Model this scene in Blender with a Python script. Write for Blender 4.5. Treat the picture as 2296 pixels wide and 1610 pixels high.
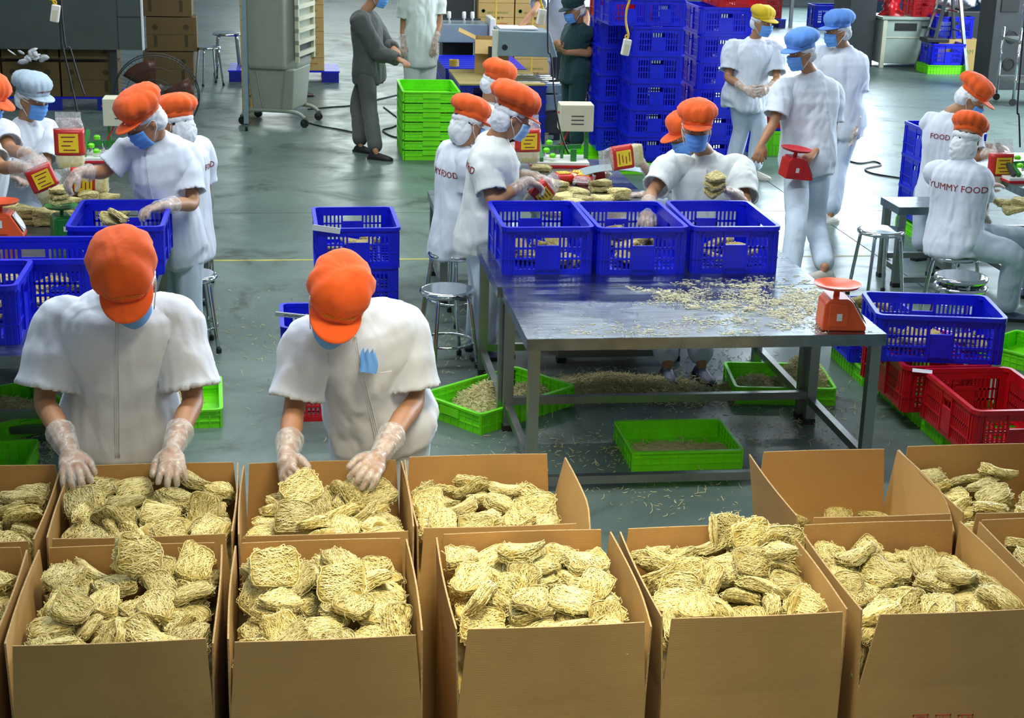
import bpy, bmesh, math, random
import numpy as np
from mathutils import Vector, Matrix, Quaternion
from mathutils.bvhtree import BVHTree
for o in list(bpy.data.objects): bpy.data.objects.remove(o)
SC = bpy.context.scene
COL = SC.collection
PI = math.pi
rnd = random.Random(11)
ORD = ['lowest', 'second', 'third', 'fourth', 'fifth', 'sixth', 'seventh', 'eighth']

# ------------------------------------------------------------------ camera
FPX, CX, CY, HC = 3550.0, 1148.0, 805.0, 2.8
fw = Vector((-498, -1125, FPX)).normalized()
dn = Vector((-300, 11200, FPX)).normalized()
rx = dn.cross(fw).normalized()
dn = fw.cross(rx)
R3 = Matrix((rx, fw, -dn)).transposed()          # camera (right, down, forward) = R3 @ world
cam_d = bpy.data.cameras.new('camera')
cam_d.sensor_fit = 'HORIZONTAL'; cam_d.sensor_width = 36.0; cam_d.lens = FPX / 2296 * 36.0
cam_d.clip_end = 200
cam = bpy.data.objects.new('camera', cam_d); COL.objects.link(cam)
M = Matrix((R3[0], -R3[1], -R3[2])).transposed().to_4x4(); M.translation = (0, 0, HC)
cam.matrix_world = M
SC.camera = cam
def ray(px, py): return R3.transposed() @ Vector(((px - CX) / FPX, (py - CY) / FPX, 1.0))
def PZ(px, py, z=0.0):
    d = ray(px, py); t = (z - HC) / d.z; return Vector((0, 0, HC)) + d * t
def PY(px, py, Y):
    d = ray(px, py); t = Y / d.y; return Vector((0, 0, HC)) + d * t

# ------------------------------------------------------------------ world, lights, exposure
w = bpy.data.worlds.new('world'); SC.world = w; w.use_nodes = True
bg = w.node_tree.nodes['Background']; bg.inputs[0].default_value = (0.66, 0.86, 1.0, 1); bg.inputs[1].default_value = 0.26
def area(name, loc, target, sx, sy, power, color, spread=PI):
    d = bpy.data.lights.new(name, 'AREA'); d.shape = 'RECTANGLE'; d.size = sx; d.size_y = sy; d.energy = power; d.color = color; d.spread = spread
    o = bpy.data.objects.new(name, d); COL.objects.link(o); o.location = loc
    o.rotation_euler = (Vector(target) - Vector(loc)).to_track_quat('-Z', 'Y').to_euler(); return o
area('warm_hall_lamp', (0.8, 3.7, 3.3), (0.75, 4.25, 0), 0.8, 0.6, 30, (1.0, 0.88, 0.60), 1.5)
area('front_hall_lamp', (0.7, -0.5, 4.6), (0.95, 3.9, 0.5), 0.8, 0.6, 6.5, (1.0, 0.90, 0.70), 0.75)  # unseen warm fill, added to brighten the carton fronts
area('ceiling_tube_lamp', (0.2, 6.6, 5.0), (0.2, 6.5, 0), 5.0, 0.5, 230, (0.93, 0.97, 1.0))
area('ceiling_tube_lamp', (0.8, 11.0, 5.2), (0.8, 10.8, 0), 7.0, 0.5, 300, (0.93, 0.98, 1.0))
area('ceiling_tube_lamp', (2.5, 17, 5.4), (2.5, 16.8, 0), 7.0, 0.5, 300, (0.93, 0.98, 1.0))
area('daylight_gate', (13.0, 32, 4.0), (6.0, 14.0, 0.5), 8, 5.0, 2400, (0.72, 0.87, 1.0))
area('daylight_side', (12.5, 17.0, 3.6), (6.0, 15.0, 0.0), 9, 3.0, 1900, (0.78, 0.9, 1.0))
area('daylight_window', (1.0, 42, 5.0), (1.0, 14.0, 0.0), 5, 2.4, 260, (0.9, 1.0, 0.95))
vs = SC.view_settings
vs.view_transform = 'Standard'; vs.look = 'None'; vs.gamma = 1.0; vs.use_curve_mapping = False; vs.exposure = 0.0

# ------------------------------------------------------------------ materials
def new_mat(name):
    m = bpy.data.materials.new(name); m.use_nodes = True
    return m, m.node_tree.nodes, m.node_tree.links, m.node_tree.nodes['Principled BSDF']
def C4(c): return (c[0], c[1], c[2], 1)
def srgb(r, g, b):
    f = lambda v: (v / 255 / 12.92) if v / 255 <= 0.04045 else ((v / 255 + 0.055) / 1.055) ** 2.4
    return (f(r), f(g), f(b))
def noise_node(N, L, scale, detail=3, rough=.55, coord='Object', stretch=None, dist=0.0):
    tc = N.new('ShaderNodeTexCoord'); n = N.new('ShaderNodeTexNoise')
    n.inputs['Scale'].default_value = scale; n.inputs['Detail'].default_value = detail; n.inputs['Roughness'].default_value = rough
    n.inputs['Distortion'].default_value = dist
    if stretch:
        mp = N.new('ShaderNodeMapping'); mp.inputs['Scale'].default_value = stretch
        L.new(tc.outputs[coord], mp.inputs[0]); L.new(mp.outputs[0], n.inputs['Vector'])
    else: L.new(tc.outputs[coord], n.inputs['Vector'])
    return n
def ramp(N, L, src, stops):
    r = N.new('ShaderNodeValToRGB'); L.new(src, r.inputs[0]); e = r.color_ramp.elements
    while len(e) > 1: e.remove(e[-1])
    e[0].position, e[0].color = stops[0][0], C4(stops[0][1])
    for p, c in stops[1:]:
        x = e.new(p); x.color = C4(c)
    return r
def bump(N, L, P, src, strength, dist=0.01):
    b = N.new('ShaderNodeBump'); b.inputs['Strength'].default_value = strength; b.inputs['Distance'].default_value = dist
    L.new(src, b.inputs['Height']); L.new(b.outputs[0], P.inputs['Normal']); return b
def plain(name, col, rough=.5, metal=0, var=.12, scale=8, bump_s=0, stretch=None, sss=0, spec=.5):
    m, N, L, P = new_mat(name)
    n = noise_node(N, L, scale, 4, stretch=stretch)
    lo = tuple(max(0, c * (1 - var)) for c in col); hi = tuple(min(1, c * (1 + var)) for c in col)
    r = ramp(N, L, n.outputs[0], [(.3, lo), (.7, hi)]); L.new(r.outputs[0], P.inputs['Base Color'])
    P.inputs['Roughness'].default_value = rough; P.inputs['Metallic'].default_value = metal
    P.inputs['Specular IOR Level'].default_value = spec
    if sss:
        P.inputs['Subsurface Weight'].default_value = sss; P.inputs['Subsurface Scale'].default_value = .02
    if bump_s: bump(N, L, P, n.outputs[0], bump_s)
    return m
MT = {}
MT['blue'] = plain('blue_plastic', (0.004, 0.012, 0.62), .32, var=.15)
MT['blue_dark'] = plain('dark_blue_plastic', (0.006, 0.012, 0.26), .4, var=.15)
MT['green'] = plain('green_plastic', (0.17, 0.78, 0.006), .38, var=.1)
MT['green_dark'] = plain('dark_green_paint', (0.02, 0.2, 0.03), .35)
MT['red'] = plain('red_plastic', (0.52, 0.006, 0.012), .32, var=.15)
MT['orange_paint'] = plain('orange_enamel', (0.78, 0.105, 0.025), .3, var=.08)
MT['red_paint'] = plain('red_enamel', (0.55, 0.01, 0.015), .3, var=.08)
MT['black'] = plain('black_rubber', (0.012, 0.012, 0.012), .5)
MT['dark'] = plain('dark_grey_metal', (0.035, 0.04, 0.04), .45)
MT['grey'] = plain('grey_sheet_metal', (0.22, 0.30, 0.33), .4, var=.06)
MT['panel'] = plain('grey_green_panel', (0.062, 0.084, 0.076), .5, var=.15, scale=2)
MT['cooler'] = plain('pale_grey_plastic', (0.30, 0.33, 0.26), .45, var=.05)
MT['cream'] = plain('cream_paint', (0.58, 0.58, 0.42), .4, var=.06)
MT['mint'] = plain('pale_mint_paint', (0.36, 0.45, 0.38), .4, var=.1, scale=3)
MT['white_plastic'] = plain('white_plastic', (0.75, 0.76, 0.70), .35, var=.04)
MT['yellow_cable'] = plain('yellow_cable', (0.75, 0.5, 0.01), .4)
MT['bluewall'] = plain('blue_wall_paint', (0.055, 0.135, 0.33), .5, var=.15, scale=1.2)  # blue darkened, the shadow on the wall is put into its colour
MT['bluewall_pale'] = plain('pale_blue_wall_paint', (0.14, 0.32, 0.55), .5, var=.1, scale=1.2)  # same wall where lit, the light put into a paler blue
MT['rag'] = plain('crumpled_white_film', (0.8, 0.82, 0.85), .25, var=.05, bump_s=.6, scale=30)
MT['print_green'] = plain('green_print', (0.10, 0.22, 0.05), .7)
MT['print_red'] = plain('red_print', (0.45, 0.05, 0.03), .7)
MT['print_brown'] = plain('dark_brown_print', (0.05, 0.035, 0.01), .7)
MT['print_yellow'] = plain('gold_thread', (0.55, 0.33, 0.02), .6)
MT['ink'] = plain('dark_red_ink', (0.23, 0.02, 0.02), .7)
MT['ink_black'] = plain('black_ink', (0.01, 0.01, 0.01), .7)
MT['line_yellow'] = plain('worn_yellow_floor_paint', (0.32, 0.30, 0.06), .5, var=.4, scale=5)
MT['label_yellow'] = plain('yellow_label', (0.80, 0.58, 0.02), .4)
MT['label_red'] = plain('red_label', (0.50, 0.02, 0.012), .35)
MT['paper'] = plain('white_paper', (0.75, 0.76, 0.78), .7, var=.04)
MT['fan_blade'] = plain('amber_fan_blade', (0.10, 0.035, 0.015), .3)
MT['tape'] = plain('yellow_strap', (0.62, 0.42, 0.06), .4)
MT['wood'] = plain('plywood', (0.36, 0.29, 0.10), .6, var=.15, stretch=(1, 6, 1))

def cardboard(name, col, var=.10):
    m, N, L, P = new_mat(name)
    n = noise_node(N, L, 3, 5); r = ramp(N, L, n.outputs[0], [(.3, tuple(c * (1 - var) for c in col)), (.7, tuple(c * (1 + var) for c in col))])
    tc = N.new('ShaderNodeTexCoord'); wv = N.new('ShaderNodeTexWave'); wv.inputs['Scale'].default_value = 60; wv.bands_direction = 'Z'
    wv.inputs['Distortion'].default_value = .5
    L.new(tc.outputs['Object'], wv.inputs['Vector'])
    mx = N.new('ShaderNodeMixRGB'); mx.blend_type = 'MULTIPLY'; mx.inputs[0].default_value = .05
    L.new(r.outputs[0], mx.inputs[1]); L.new(wv.outputs[0], mx.inputs[2]); L.new(mx.outputs[0], P.inputs['Base Color'])
    P.inputs['Roughness'].default_value = .72
    bump(N, L, P, wv.outputs[0], .06, .002); return m
MT['card'] = cardboard('brown_cardboard', (0.44, 0.265, 0.088))
MT['card_in'] = cardboard('inner_cardboard', (0.43, 0.235, 0.075))
MT['card_edge'] = plain('cut_cardboard_edge', (0.36, 0.24, 0.10), .8, var=.35, scale=160)
MT['card_back'] = cardboard('export_cardboard', (0.50, 0.33, 0.11))
MT['card_dark'] = cardboard('dull_cardboard', (0.135, 0.088, 0.026))  # cardboard darkened so its colour carries the shade at the far left

def noodle(name, lo, hi):
    m, N, L, P = new_mat(name)
    n = noise_node(N, L, 55, 4); oi = N.new('ShaderNodeObjectInfo')
    r = ramp(N, L, n.outputs[0], [(.3, lo), (.72, hi)])
    hs = N.new('ShaderNodeHueSaturation')
    mr = N.new('ShaderNodeMapRange'); mr.inputs[3].default_value = .72; mr.inputs[4].default_value = 1.12
    L.new(oi.outputs['Random'], mr.inputs[0]); L.new(mr.outputs[0], hs.inputs['Value'])
    L.new(r.outputs[0], hs.inputs['Color']); L.new(hs.outputs[0], P.inputs['Base Color'])
    P.inputs['Roughness'].default_value = .42; P.inputs['Specular IOR Level'].default_value = .35
    bump(N, L, P, n.outputs[0], .35, .003); return m
MT['noodle'] = noodle('dry_rice_noodle', (0.66, 0.55, 0.20), (0.95, 0.86, 0.45))
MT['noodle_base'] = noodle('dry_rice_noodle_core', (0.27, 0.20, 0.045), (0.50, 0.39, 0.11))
MT['noodle_bit'] = noodle('noodle_crumb', (0.74, 0.68, 0.42), (0.92, 0.88, 0.64))
MT['noodle_floor'] = noodle('swept_noodle_crumb', (0.62, 0.54, 0.24), (0.88, 0.80, 0.46))

def cloth(name, col, folds=.55, rough=.85):
    m, N, L, P = new_mat(name)
    n1 = noise_node(N, L, 3.2, 2, .45, stretch=(1.7, 1.7, .6), dist=1.0)
    n2 = noise_node(N, L, 420, 2, .5)
    ad = N.new('ShaderNodeMath'); ad.operation = 'MULTIPLY_ADD'; ad.inputs[1].default_value = .03
    L.new(n2.outputs[0], ad.inputs[0]); L.new(n1.outputs[0], ad.inputs[2])
    r = ramp(N, L, n1.outputs[0], [(.2, tuple(c * .95 for c in col)), (.8, col)]); L.new(r.outputs[0], P.inputs['Base Color'])
    P.inputs['Roughness'].default_value = rough; P.inputs['Sheen Weight'].default_value = .15
    bump(N, L, P, ad.outputs[0], folds, .05); return m
MT['shirt'] = cloth('white_work_cloth', (0.70, 0.76, 0.86))
MT['shirt_cream'] = cloth('cream_white_work_cloth', (0.74, 0.79, 0.76))
MT['trousers'] = cloth('pale_blue_work_cloth', (0.56, 0.67, 0.78))
MT['grey_cloth'] = cloth('grey_overall_cloth', (0.075, 0.085, 0.075))
MT['teal_cloth'] = cloth('dark_teal_cloth', (0.006, 0.045, 0.05))
MT['orange'] = cloth('orange_cap_cloth', (0.88, 0.115, 0.008), .6)
MT['yellow_cap'] = cloth('yellow_cap_cloth', (0.72, 0.50, 0.01), .6)
MT['blue_cap'] = cloth('sky_blue_cap_cloth', (0.10, 0.27, 0.72), .6)
MT['grey_cap'] = cloth('pale_grey_cap_cloth', (0.36, 0.47, 0.56), .6)
MT['net'] = cloth('white_hair_net', (0.76, 0.80, 0.84), .7)
MT['mask'] = plain('blue_surgical_mask', (0.13, 0.36, 0.86), .75, var=.06, scale=20)
MT['mask_pale'] = plain('pale_blue_surgical_mask', (0.34, 0.58, 0.85), .75, var=.06, scale=20)
MT['skin'] = plain('skin', (0.42, 0.205, 0.10), .5, var=.07, scale=14, sss=.06)
MT['skin_far'] = MT['skin']
MT['hair'] = plain('black_hair', (0.012, 0.009, 0.008), .45)
MT['eye'] = plain('eye_white', (0.75, 0.72, 0.68), .2, var=.02)
MT['iris'] = plain('dark_iris', (0.012, 0.008, 0.006), .15, var=.02)
MT['slipper'] = plain('slate_blue_slipper', (0.09, 0.11, 0.19), .55)
MT['shoe_white'] = plain('off_white_shoe', (0.55, 0.53, 0.45), .5)
MT['shoe_brown'] = plain('brown_shoe', (0.06, 0.04, 0.03), .5)

def clear(name, tint, alpha, rough=.18):
    m, N, L, P = new_mat(name)
    out = N['Material Output']; tr = N.new('ShaderNodeBsdfTransparent'); mx = N.new('ShaderNodeMixShader')
    P.inputs['Base Color'].default_value = C4(tint); P.inputs['Roughness'].default_value = rough
    n = noise_node(N, L, 26, 2, dist=1.2, stretch=(1, 1, .5)); bump(N, L, P, n.outputs[0], .6, .010)
    r = ramp(N, L, n.outputs[0], [(.35, (alpha * .7,) * 3), (.68, (min(1, alpha * 1.7),) * 3)])
    L.new(r.outputs[0], mx.inputs[0]); L.new(tr.outputs[0], mx.inputs[1]); L.new(P.outputs[0], mx.inputs[2]); L.new(mx.outputs[0], out.inputs[0])
    return m
MT['glove'] = clear('clear_polythene_glove', (0.85, 0.84, 0.80), .30)
MT['bag'] = clear('clear_food_bag', (0.85, 0.88, 0.88), .22, .1)
MT['cage'] = MT['dark']

def steel(name, col, rough, sc=(2, 60, 2), var=.1, bstr=.06):
    m, N, L, P = new_mat(name)
    n = noise_node(N, L, 6, 5, stretch=sc); r = ramp(N, L, n.outputs[0], [(.3, tuple(c * (1 - var) for c in col)), (.7, col)])
    L.new(r.outputs[0], P.inputs['Base Color']); P.inputs['Metallic'].default_value = 1.0
    n2 = noise_node(N, L, 3, 4); r2 = ramp(N, L, n2.outputs[0], [(.3, (rough * .7,) * 3), (.7, (rough * 1.35,) * 3)])
    L.new(r2.outputs[0], P.inputs['Roughness'])
    bump(N, L, P, n.outputs[0], bstr, .004); return m
MT['steel_top'] = steel('brushed_steel_sheet', (0.36, 0.42, 0.47), .26, (1.2, 7, 1), .5, .2)
MT['steel'] = steel('steel_tube', (0.34, 0.36, 0.34), .34)
MT['chrome'] = steel('chromed_tube', (0.66, 0.70, 0.70), .12, (3, 3, 3), .1, .02)

# concrete floor
m, N, L, P = new_mat('polished_concrete')
n1 = noise_node(N, L, .45, 6, .6); n2 = noise_node(N, L, 1.7, 8, .66, dist=.8); n3 = noise_node(N, L, 40, 3)
base = ramp(N, L, n1.outputs[0], [(.3, (0.085, 0.125, 0.110)), (.55, (0.135, 0.19, 0.165)), (.8, (0.20, 0.25, 0.22))])
st = ramp(N, L, n2.outputs[0], [(.34, (0.26, 0.25, 0.22)), (.43, (.74, .76, .74)), (.60, (1, 1, 1))])
mx = N.new('ShaderNodeMixRGB'); mx.blend_type = 'MULTIPLY'; mx.inputs[0].default_value = .85
L.new(base.outputs[0], mx.inputs[1]); L.new(st.outputs[0], mx.inputs[2]); L.new(mx.outputs[0], P.inputs['Base Color'])
rr = ramp(N, L, n2.outputs[0], [(.3, (.46,) * 3), (.65, (.27,) * 3)]); L.new(rr.outputs[0], P.inputs['Roughness'])
P.inputs['Specular IOR Level'].default_value = .42
bump(N, L, P, n3.outputs[0], .05, .004)
MT['floor'] = m

# ------------------------------------------------------------------ mesh building
class MB:
    def __init__(self): self.v = []; self.f = []
    def add(self, vs, fs):
        b = len(self.v); self.v.extend(tuple(p) for p in vs); self.f.extend(tuple(b + i for i in q) for q in fs); return self
    def box(self, x0, x1, y0, y1, z0, z1, M=None):
        vs = [Vector((x, y, z)) for x in (x0, x1) for y in (y0, y1) for z in (z0, z1)]
        if M is not None: vs = [M @ p for p in vs]
        return self.add(vs, [(0, 1, 3, 2), (4, 6, 7, 5), (0, 4, 5, 1), (2, 3, 7, 6), (0, 2, 6, 4), (1, 5, 7, 3)])
    def bar(self, a, b, wx, wz, up=(0, 0, 1)):
        a, b = Vector(a), Vector(b); d = (b - a); l = d.length; d = d / l
        u = Vector(up); s = d.cross(u)
        if s.length < 1e-4: s = d.cross(Vector((1, 0, 0)))
        s.normalize(); u = s.cross(d)
        M = Matrix((s, d, u)).transposed().to_4x4(); M.translation = a
        return self.box(-wx / 2, wx / 2, 0, l, -wz / 2, wz / 2, M)
    def prism(self, pts, z0, z1, M=None):
        n = len(pts); vs = [Vector((p[0], p[1], z)) for z in (z0, z1) for p in pts]
        if M is not None: vs = [M @ p for p in vs]
        return self.add(vs, [tuple(range(n - 1, -1, -1)), tuple(range(n, 2 * n))] + [(i, (i + 1) % n, n + (i + 1) % n, n + i) for i in range(n)])
    def rings(self, rings, cap=True, closed=False):
        n = len(rings[0]); vs = [p for r in rings for p in r]; fs = []
        K = len(rings)
        for j in range(K if closed else K - 1):
            a, b = j * n, ((j + 1) % K) * n
            for i in range(n): fs.append((a + i, a + (i + 1) % n, b + (i + 1) % n, b + i))
        if cap and not closed:
            fs.append(tuple(range(n - 1, -1, -1))); fs.append(tuple(range((K - 1) * n, K * n)))
        return self.add(vs, fs)
    def tube(self, pts, r, seg=6, cap=True, closed=False):
        pts = [Vector(p) for p in pts]; K = len(pts); rad = r if hasattr(r, '__len__') else [r] * K
        out = []; u = None
        for i, p in enumerate(pts):
            if closed: d = pts[(i + 1) % K] - pts[i - 1]
            else: d = pts[min(i + 1, K - 1)] - pts[max(i - 1, 0)]
            if d.length < 1e-9: d = Vector((0, 0, 1))
            d.normalize()
            if u is None:
                u = d.orthogonal().normalized()
            u = (u - d * u.dot(d))
            if u.length < 1e-6: u = d.orthogonal()
            u.normalize(); s = d.cross(u)
            out.append([p + (u * math.cos(2 * PI * k / seg) + s * math.sin(2 * PI * k / seg)) * rad[i] for k in range(seg)])
        return self.rings(out, cap, closed)
    def lathe(self, prof, n=24, c=(0, 0, 0), M=None):
        c = Vector(c); rr_ = []
        for (r, z) in prof:
            ring = [Vector((r * math.cos(2 * PI * k / n), r * math.sin(2 * PI * k / n), z)) for k in range(n)]
            if M is not None: ring = [M @ p for p in ring]
            rr_.append([p + c for p in ring])
        return self.rings(rr_, True)
    def ell(self, c, ax, seg=12, rg=7):
        c = Vector(c); out = []
        for j in range(rg + 1):
            t = -PI / 2 + PI * (j + .02) / (rg + .04)
            out.append([c + ax[0] * math.cos(t) * math.cos(2 * PI * k / seg) + ax[1] * math.cos(t) * math.sin(2 * PI * k / seg) + ax[2] * math.sin(t) for k in range(seg)])
        return self.rings(out, True)
    def mesh(self, name, smooth=True):
        me = bpy.data.meshes.new(name); me.from_pydata(self.v, [], self.f); me.update()
        bm = bmesh.new(); bm.from_mesh(me); bmesh.ops.recalc_face_normals(bm, faces=bm.faces); bm.to_mesh(me); bm.free()
        if smooth: me.shade_smooth()
        return me
    def build(self, name, mat, parent=None, smooth=False, bevel=0, angle=None):
        me = self.mesh(name, smooth)
        if smooth and angle: me.set_sharp_from_angle(angle=math.radians(angle))
        return link(name, me, mat, parent, bevel)
def link(name, me, mat, parent=None, bevel=0):
    o = bpy.data.objects.new(name, me); COL.objects.link(o)
    if mat is not None and not me.materials: me.materials.append(MT[mat] if isinstance(mat, str) else mat)
    if parent is not None: o.parent = parent
    if bevel:
        b = o.modifiers.new('bevel', 'BEVEL'); b.width = bevel; b.segments = 2; b.limit_method = 'ANGLE'
    return o
def tag(o, label=None, cat=None, group=None, kind=None):
    if label: o['label'] = label
    if cat: o['category'] = cat
    if group: o['group'] = group
    if kind: o['kind'] = kind
    return o
def empty(name, loc=(0, 0, 0), rz=0):
    o = bpy.data.objects.new(name, None); COL.objects.link(o); o.location = loc; o.rotation_euler = (0, 0, rz); return o
def copy_tree(o, parent=None):
    c = o.copy(); COL.objects.link(c)
    if parent is not None: c.parent = parent
    for k in ('label', 'group'):
        if parent is None and k in c: del c[k]
    for ch in [x for x in KIDS.get(o.name, o.children)]: copy_tree(ch, c)
    return c
KIDS = {}
def proto(o):
    def rec(x):
        KIDS[x.name] = list(x.children)
        for c in x.children: rec(c)
    bpy.context.view_layer.update(); rec(o); return o
_used = {}
def place(pr, loc, rz=0, label=None, group=None, cat=None, tilt=None, scale=None):
    """the first use moves the prototype itself, later uses copy it and its parts"""
    if pr.name not in KIDS: proto(pr)
    if _used.get(pr.name): o = copy_tree(pr)
    else: o = pr; _used[pr.name] = 1
    o.location = loc; o.rotation_euler = (tilt[0] if tilt else 0, tilt[1] if tilt else 0, rz)
    if scale: o.scale = (scale,) * 3 if not hasattr(scale, '__len__') else scale
    return tag(o, label, cat, group)

def lattice(p, seed):
    p = np.asarray(p); i = np.floor(p).astype(np.int64); f = p - i; f = f * f * (3 - 2 * f)
    def h(a):
        n = (a[:, 0] * 374761393 + a[:, 1] * 668265263 + a[:, 2] * 2147483647 + seed * 1274126177) & 0xffffffff
        n = ((n ^ (n >> 13)) * 1274126177) & 0xffffffff
        return ((n ^ (n >> 16)) & 0xffff) / 65535.0
    r = 0
    for dx in (0, 1):
        for dy in (0, 1):
            for dz in (0, 1):
                wgt = (f[:, 0] if dx else 1 - f[:, 0]) * (f[:, 1] if dy else 1 - f[:, 1]) * (f[:, 2] if dz else 1 - f[:, 2])
                r = r + wgt * h(i + np.array([dx, dy, dz]))
    return r
def displace(me, amp, scale, seed=0, ridge=False, out=False, keep=()):
    n = len(me.vertices); co = np.empty(n * 3); no = np.empty(n * 3)
    me.vertices.foreach_get('co', co); me.vertex_normals.foreach_get('vector', no)
    co = co.reshape(-1, 3); no = no.reshape(-1, 3)
    p = co * np.array(scale)
    wrp = np.stack([lattice(p * .7 + 9, seed + 1), lattice(p * .7 + 31, seed + 2), lattice(p * .7 + 57, seed + 3)], 1)
    q = p + wrp * 1.3
    d = lattice(q, seed) * .65 + lattice(q * 2.1, seed + 5) * .35
    d = (1 - np.abs(2 * d - 1) * 1.6) if ridge else (d - .5) * 2
    if out: d = np.maximum(0, (d + 1) * .8)
    for pt, rad in keep:      # hems stay crisp: no displacement close to these points
        t = np.clip((np.linalg.norm(co - np.array(pt), axis=1) - rad * .6) / (rad * .6), 0, 1); d = d * t * t * (3 - 2 * t)
    co += no * (d * amp)[:, None]
    me.vertices.foreach_set('co', co.ravel()); me.update()
def remesh(mb, voxel, smooth=2):
    me = mb.mesh('tmp'); o = bpy.data.objects.new('tmp', me); COL.objects.link(o)
    r = o.modifiers.new('r', 'REMESH'); r.mode = 'VOXEL'; r.voxel_size = voxel; r.adaptivity = 0
    if smooth:
        s = o.modifiers.new('s', 'SMOOTH'); s.factor = .5; s.iterations = smooth
    dg = bpy.context.evaluated_depsgraph_get(); e = o.evaluated_get(dg)
    out = bpy.data.meshes.new_from_object(e, depsgraph=dg)
    bpy.data.objects.remove(o); bpy.data.meshes.remove(me); out.materials.clear(); out.shade_smooth(); return out
_txt = {}
def text_mesh(s, size, extrude=.0006):
    key = (s, size)
    if key in _txt: return _txt[key]
    c = bpy.data.curves.new('t', 'FONT'); c.body = s; c.size = size; c.align_x = 'CENTER'; c.align_y = 'CENTER'; c.extrude = extrude; c.resolution_u = 2
    o = bpy.data.objects.new('t', c); COL.objects.link(o)
    dg = bpy.context.evaluated_depsgraph_get(); me = bpy.data.meshes.new_from_object(o.evaluated_get(dg), depsgraph=dg)
    bpy.data.objects.remove(o); bpy.data.curves.remove(c); me.materials.clear(); _txt[key] = me; return me
def text_on(parent, s, size, mat, loc, right, up, name='lettering'):
    right = Vector(right).normalized(); up = Vector(up).normalized(); n = right.cross(up)
    M = Matrix((right, up, n)).transposed().to_4x4(); M.translation = Vector(loc) + n * .0012
    me = text_mesh(s, size).copy(); o = link(name, me, mat, parent); o.matrix_local = M; return o
def text_wrap(parent, bvh, s, size, mat, O, right, up, ndir, name='lettering', lift=.002):
    """letters laid on a curved surface: every vertex is carried along -ndir onto it"""
    me = text_mesh(s, size).copy(); right = Vector(right).normalized(); up = Vector(up).normalized(); nd = Vector(ndir).normalized(); O = Vector(O)
    bm = bmesh.new(); bm.from_mesh(me)
    bmesh.ops.triangulate(bm, faces=bm.faces)
    long_ = [e for e in bm.edges if e.calc_length() > size * .25]
    bmesh.ops.subdivide_edges(bm, edges=long_, cuts=2)
    bad = []
    for v in bm.verts:
        top = v.co.z; p = O + right * v.co.x + up * v.co.y
        h = bvh.ray_cast(p + nd * .3, -nd, .6)
        if h[0] is None or h[1].dot(nd) < .25: bad.append(v); continue
        v.co = h[0] + nd * (lift + top)
    if bad: bmesh.ops.delete(bm, geom=bad, context='VERTS')
    bm.to_mesh(me); bm.free()
    return link(name, me, mat, parent)

# ------------------------------------------------------------------ people
UP = Vector((0, 0, 1))
def yawv(a): a = math.radians(a); return Vector((math.cos(a), math.sin(a), 0))
def oval(c, x, y, a, b, n=18, p=2.35):
    out = []
    for k in range(n):
        t = 2 * PI * k / n; ct, st = math.cos(t), math.sin(t)
        out.append(c + x * (a * math.copysign(abs(ct) ** (2 / p), ct)) + y * (b * math.copysign(abs(st) ** (2 / p), st)))
    return out
def catmull(P_, R_, m=4):
    P_ = [Vector(p) for p in P_]; out = []; rr_ = []
    K = len(P_)
    for i in range(K - 1):
        p0 = P_[max(i - 1, 0)]; p1 = P_[i]; p2 = P_[i + 1]; p3 = P_[min(i + 2, K - 1)]
        for j in range(m):
            t = j / m
            out.append(.5 * ((2 * p1) + (p2 - p0) * t + (2 * p0 - 5 * p1 + 4 * p2 - p3) * t * t + (3 * p1 - p0 - 3 * p2 + p3) * t ** 3))
            rr_.append(R_[i] * (1 - t) + R_[i + 1] * t)
    out.append(P_[-1]); rr_.append(R_[-1]); return out, rr_
def limb(mb, pts, rad, seg=12, m=4):
    p, r = catmull(pts, rad, m)
    d0 = (p[0] - p[1]).normalized(); d1 = (p[-1] - p[-2]).normalized()
    pp = [p[0] + d0 * r[0] * .8, p[0] + d0 * r[0] * .5] + p + [p[-1] + d1 * r[-1] * .5, p[-1] + d1 * r[-1] * .8]
    rr_ = [r[0] * .35, r[0] * .8] + r + [r[-1] * .8, r[-1] * .35]
    mb.tube(pp, rr_, seg)
def sleeve(mb, pts, rad, seg=16, wall=.017, deep=.06):
    """open-ended cloth tube: outer skin, hem, and a pocket going back up inside"""
    p, r = catmull(pts, rad, 4)
    d = (p[-1] - p[-2]).normalized()
    pp = p + [p[-1] - d * .001] + [p[-1] - d * deep * t for t in (.3, .7, 1)]
    slope = (r[-1] - r[-5]) / max(.01, (p[-1] - p[-5]).length)
    rr_ = r + [r[-1] - wall] + [r[-1] - slope * deep * t - wall for t in (.3, .7, 1)]
    # explicit rings so the turn-back keeps its orientation
    u = d.orthogonal().normalized(); out = []
    for i, q in enumerate(pp):
        if i < len(p): dd = (p[min(i + 1, len(p) - 1)] - p[max(i - 1, 0)]).normalized()
        else: dd = d
        u = (u - dd * u.dot(dd)).normalized(); s = dd.cross(u)
        out.append([q + (u * math.cos(2 * PI * k / seg) + s * math.sin(2 * PI * k / seg)) * rr_[i] for k in range(seg)])
    mb.rings(out)
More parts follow.
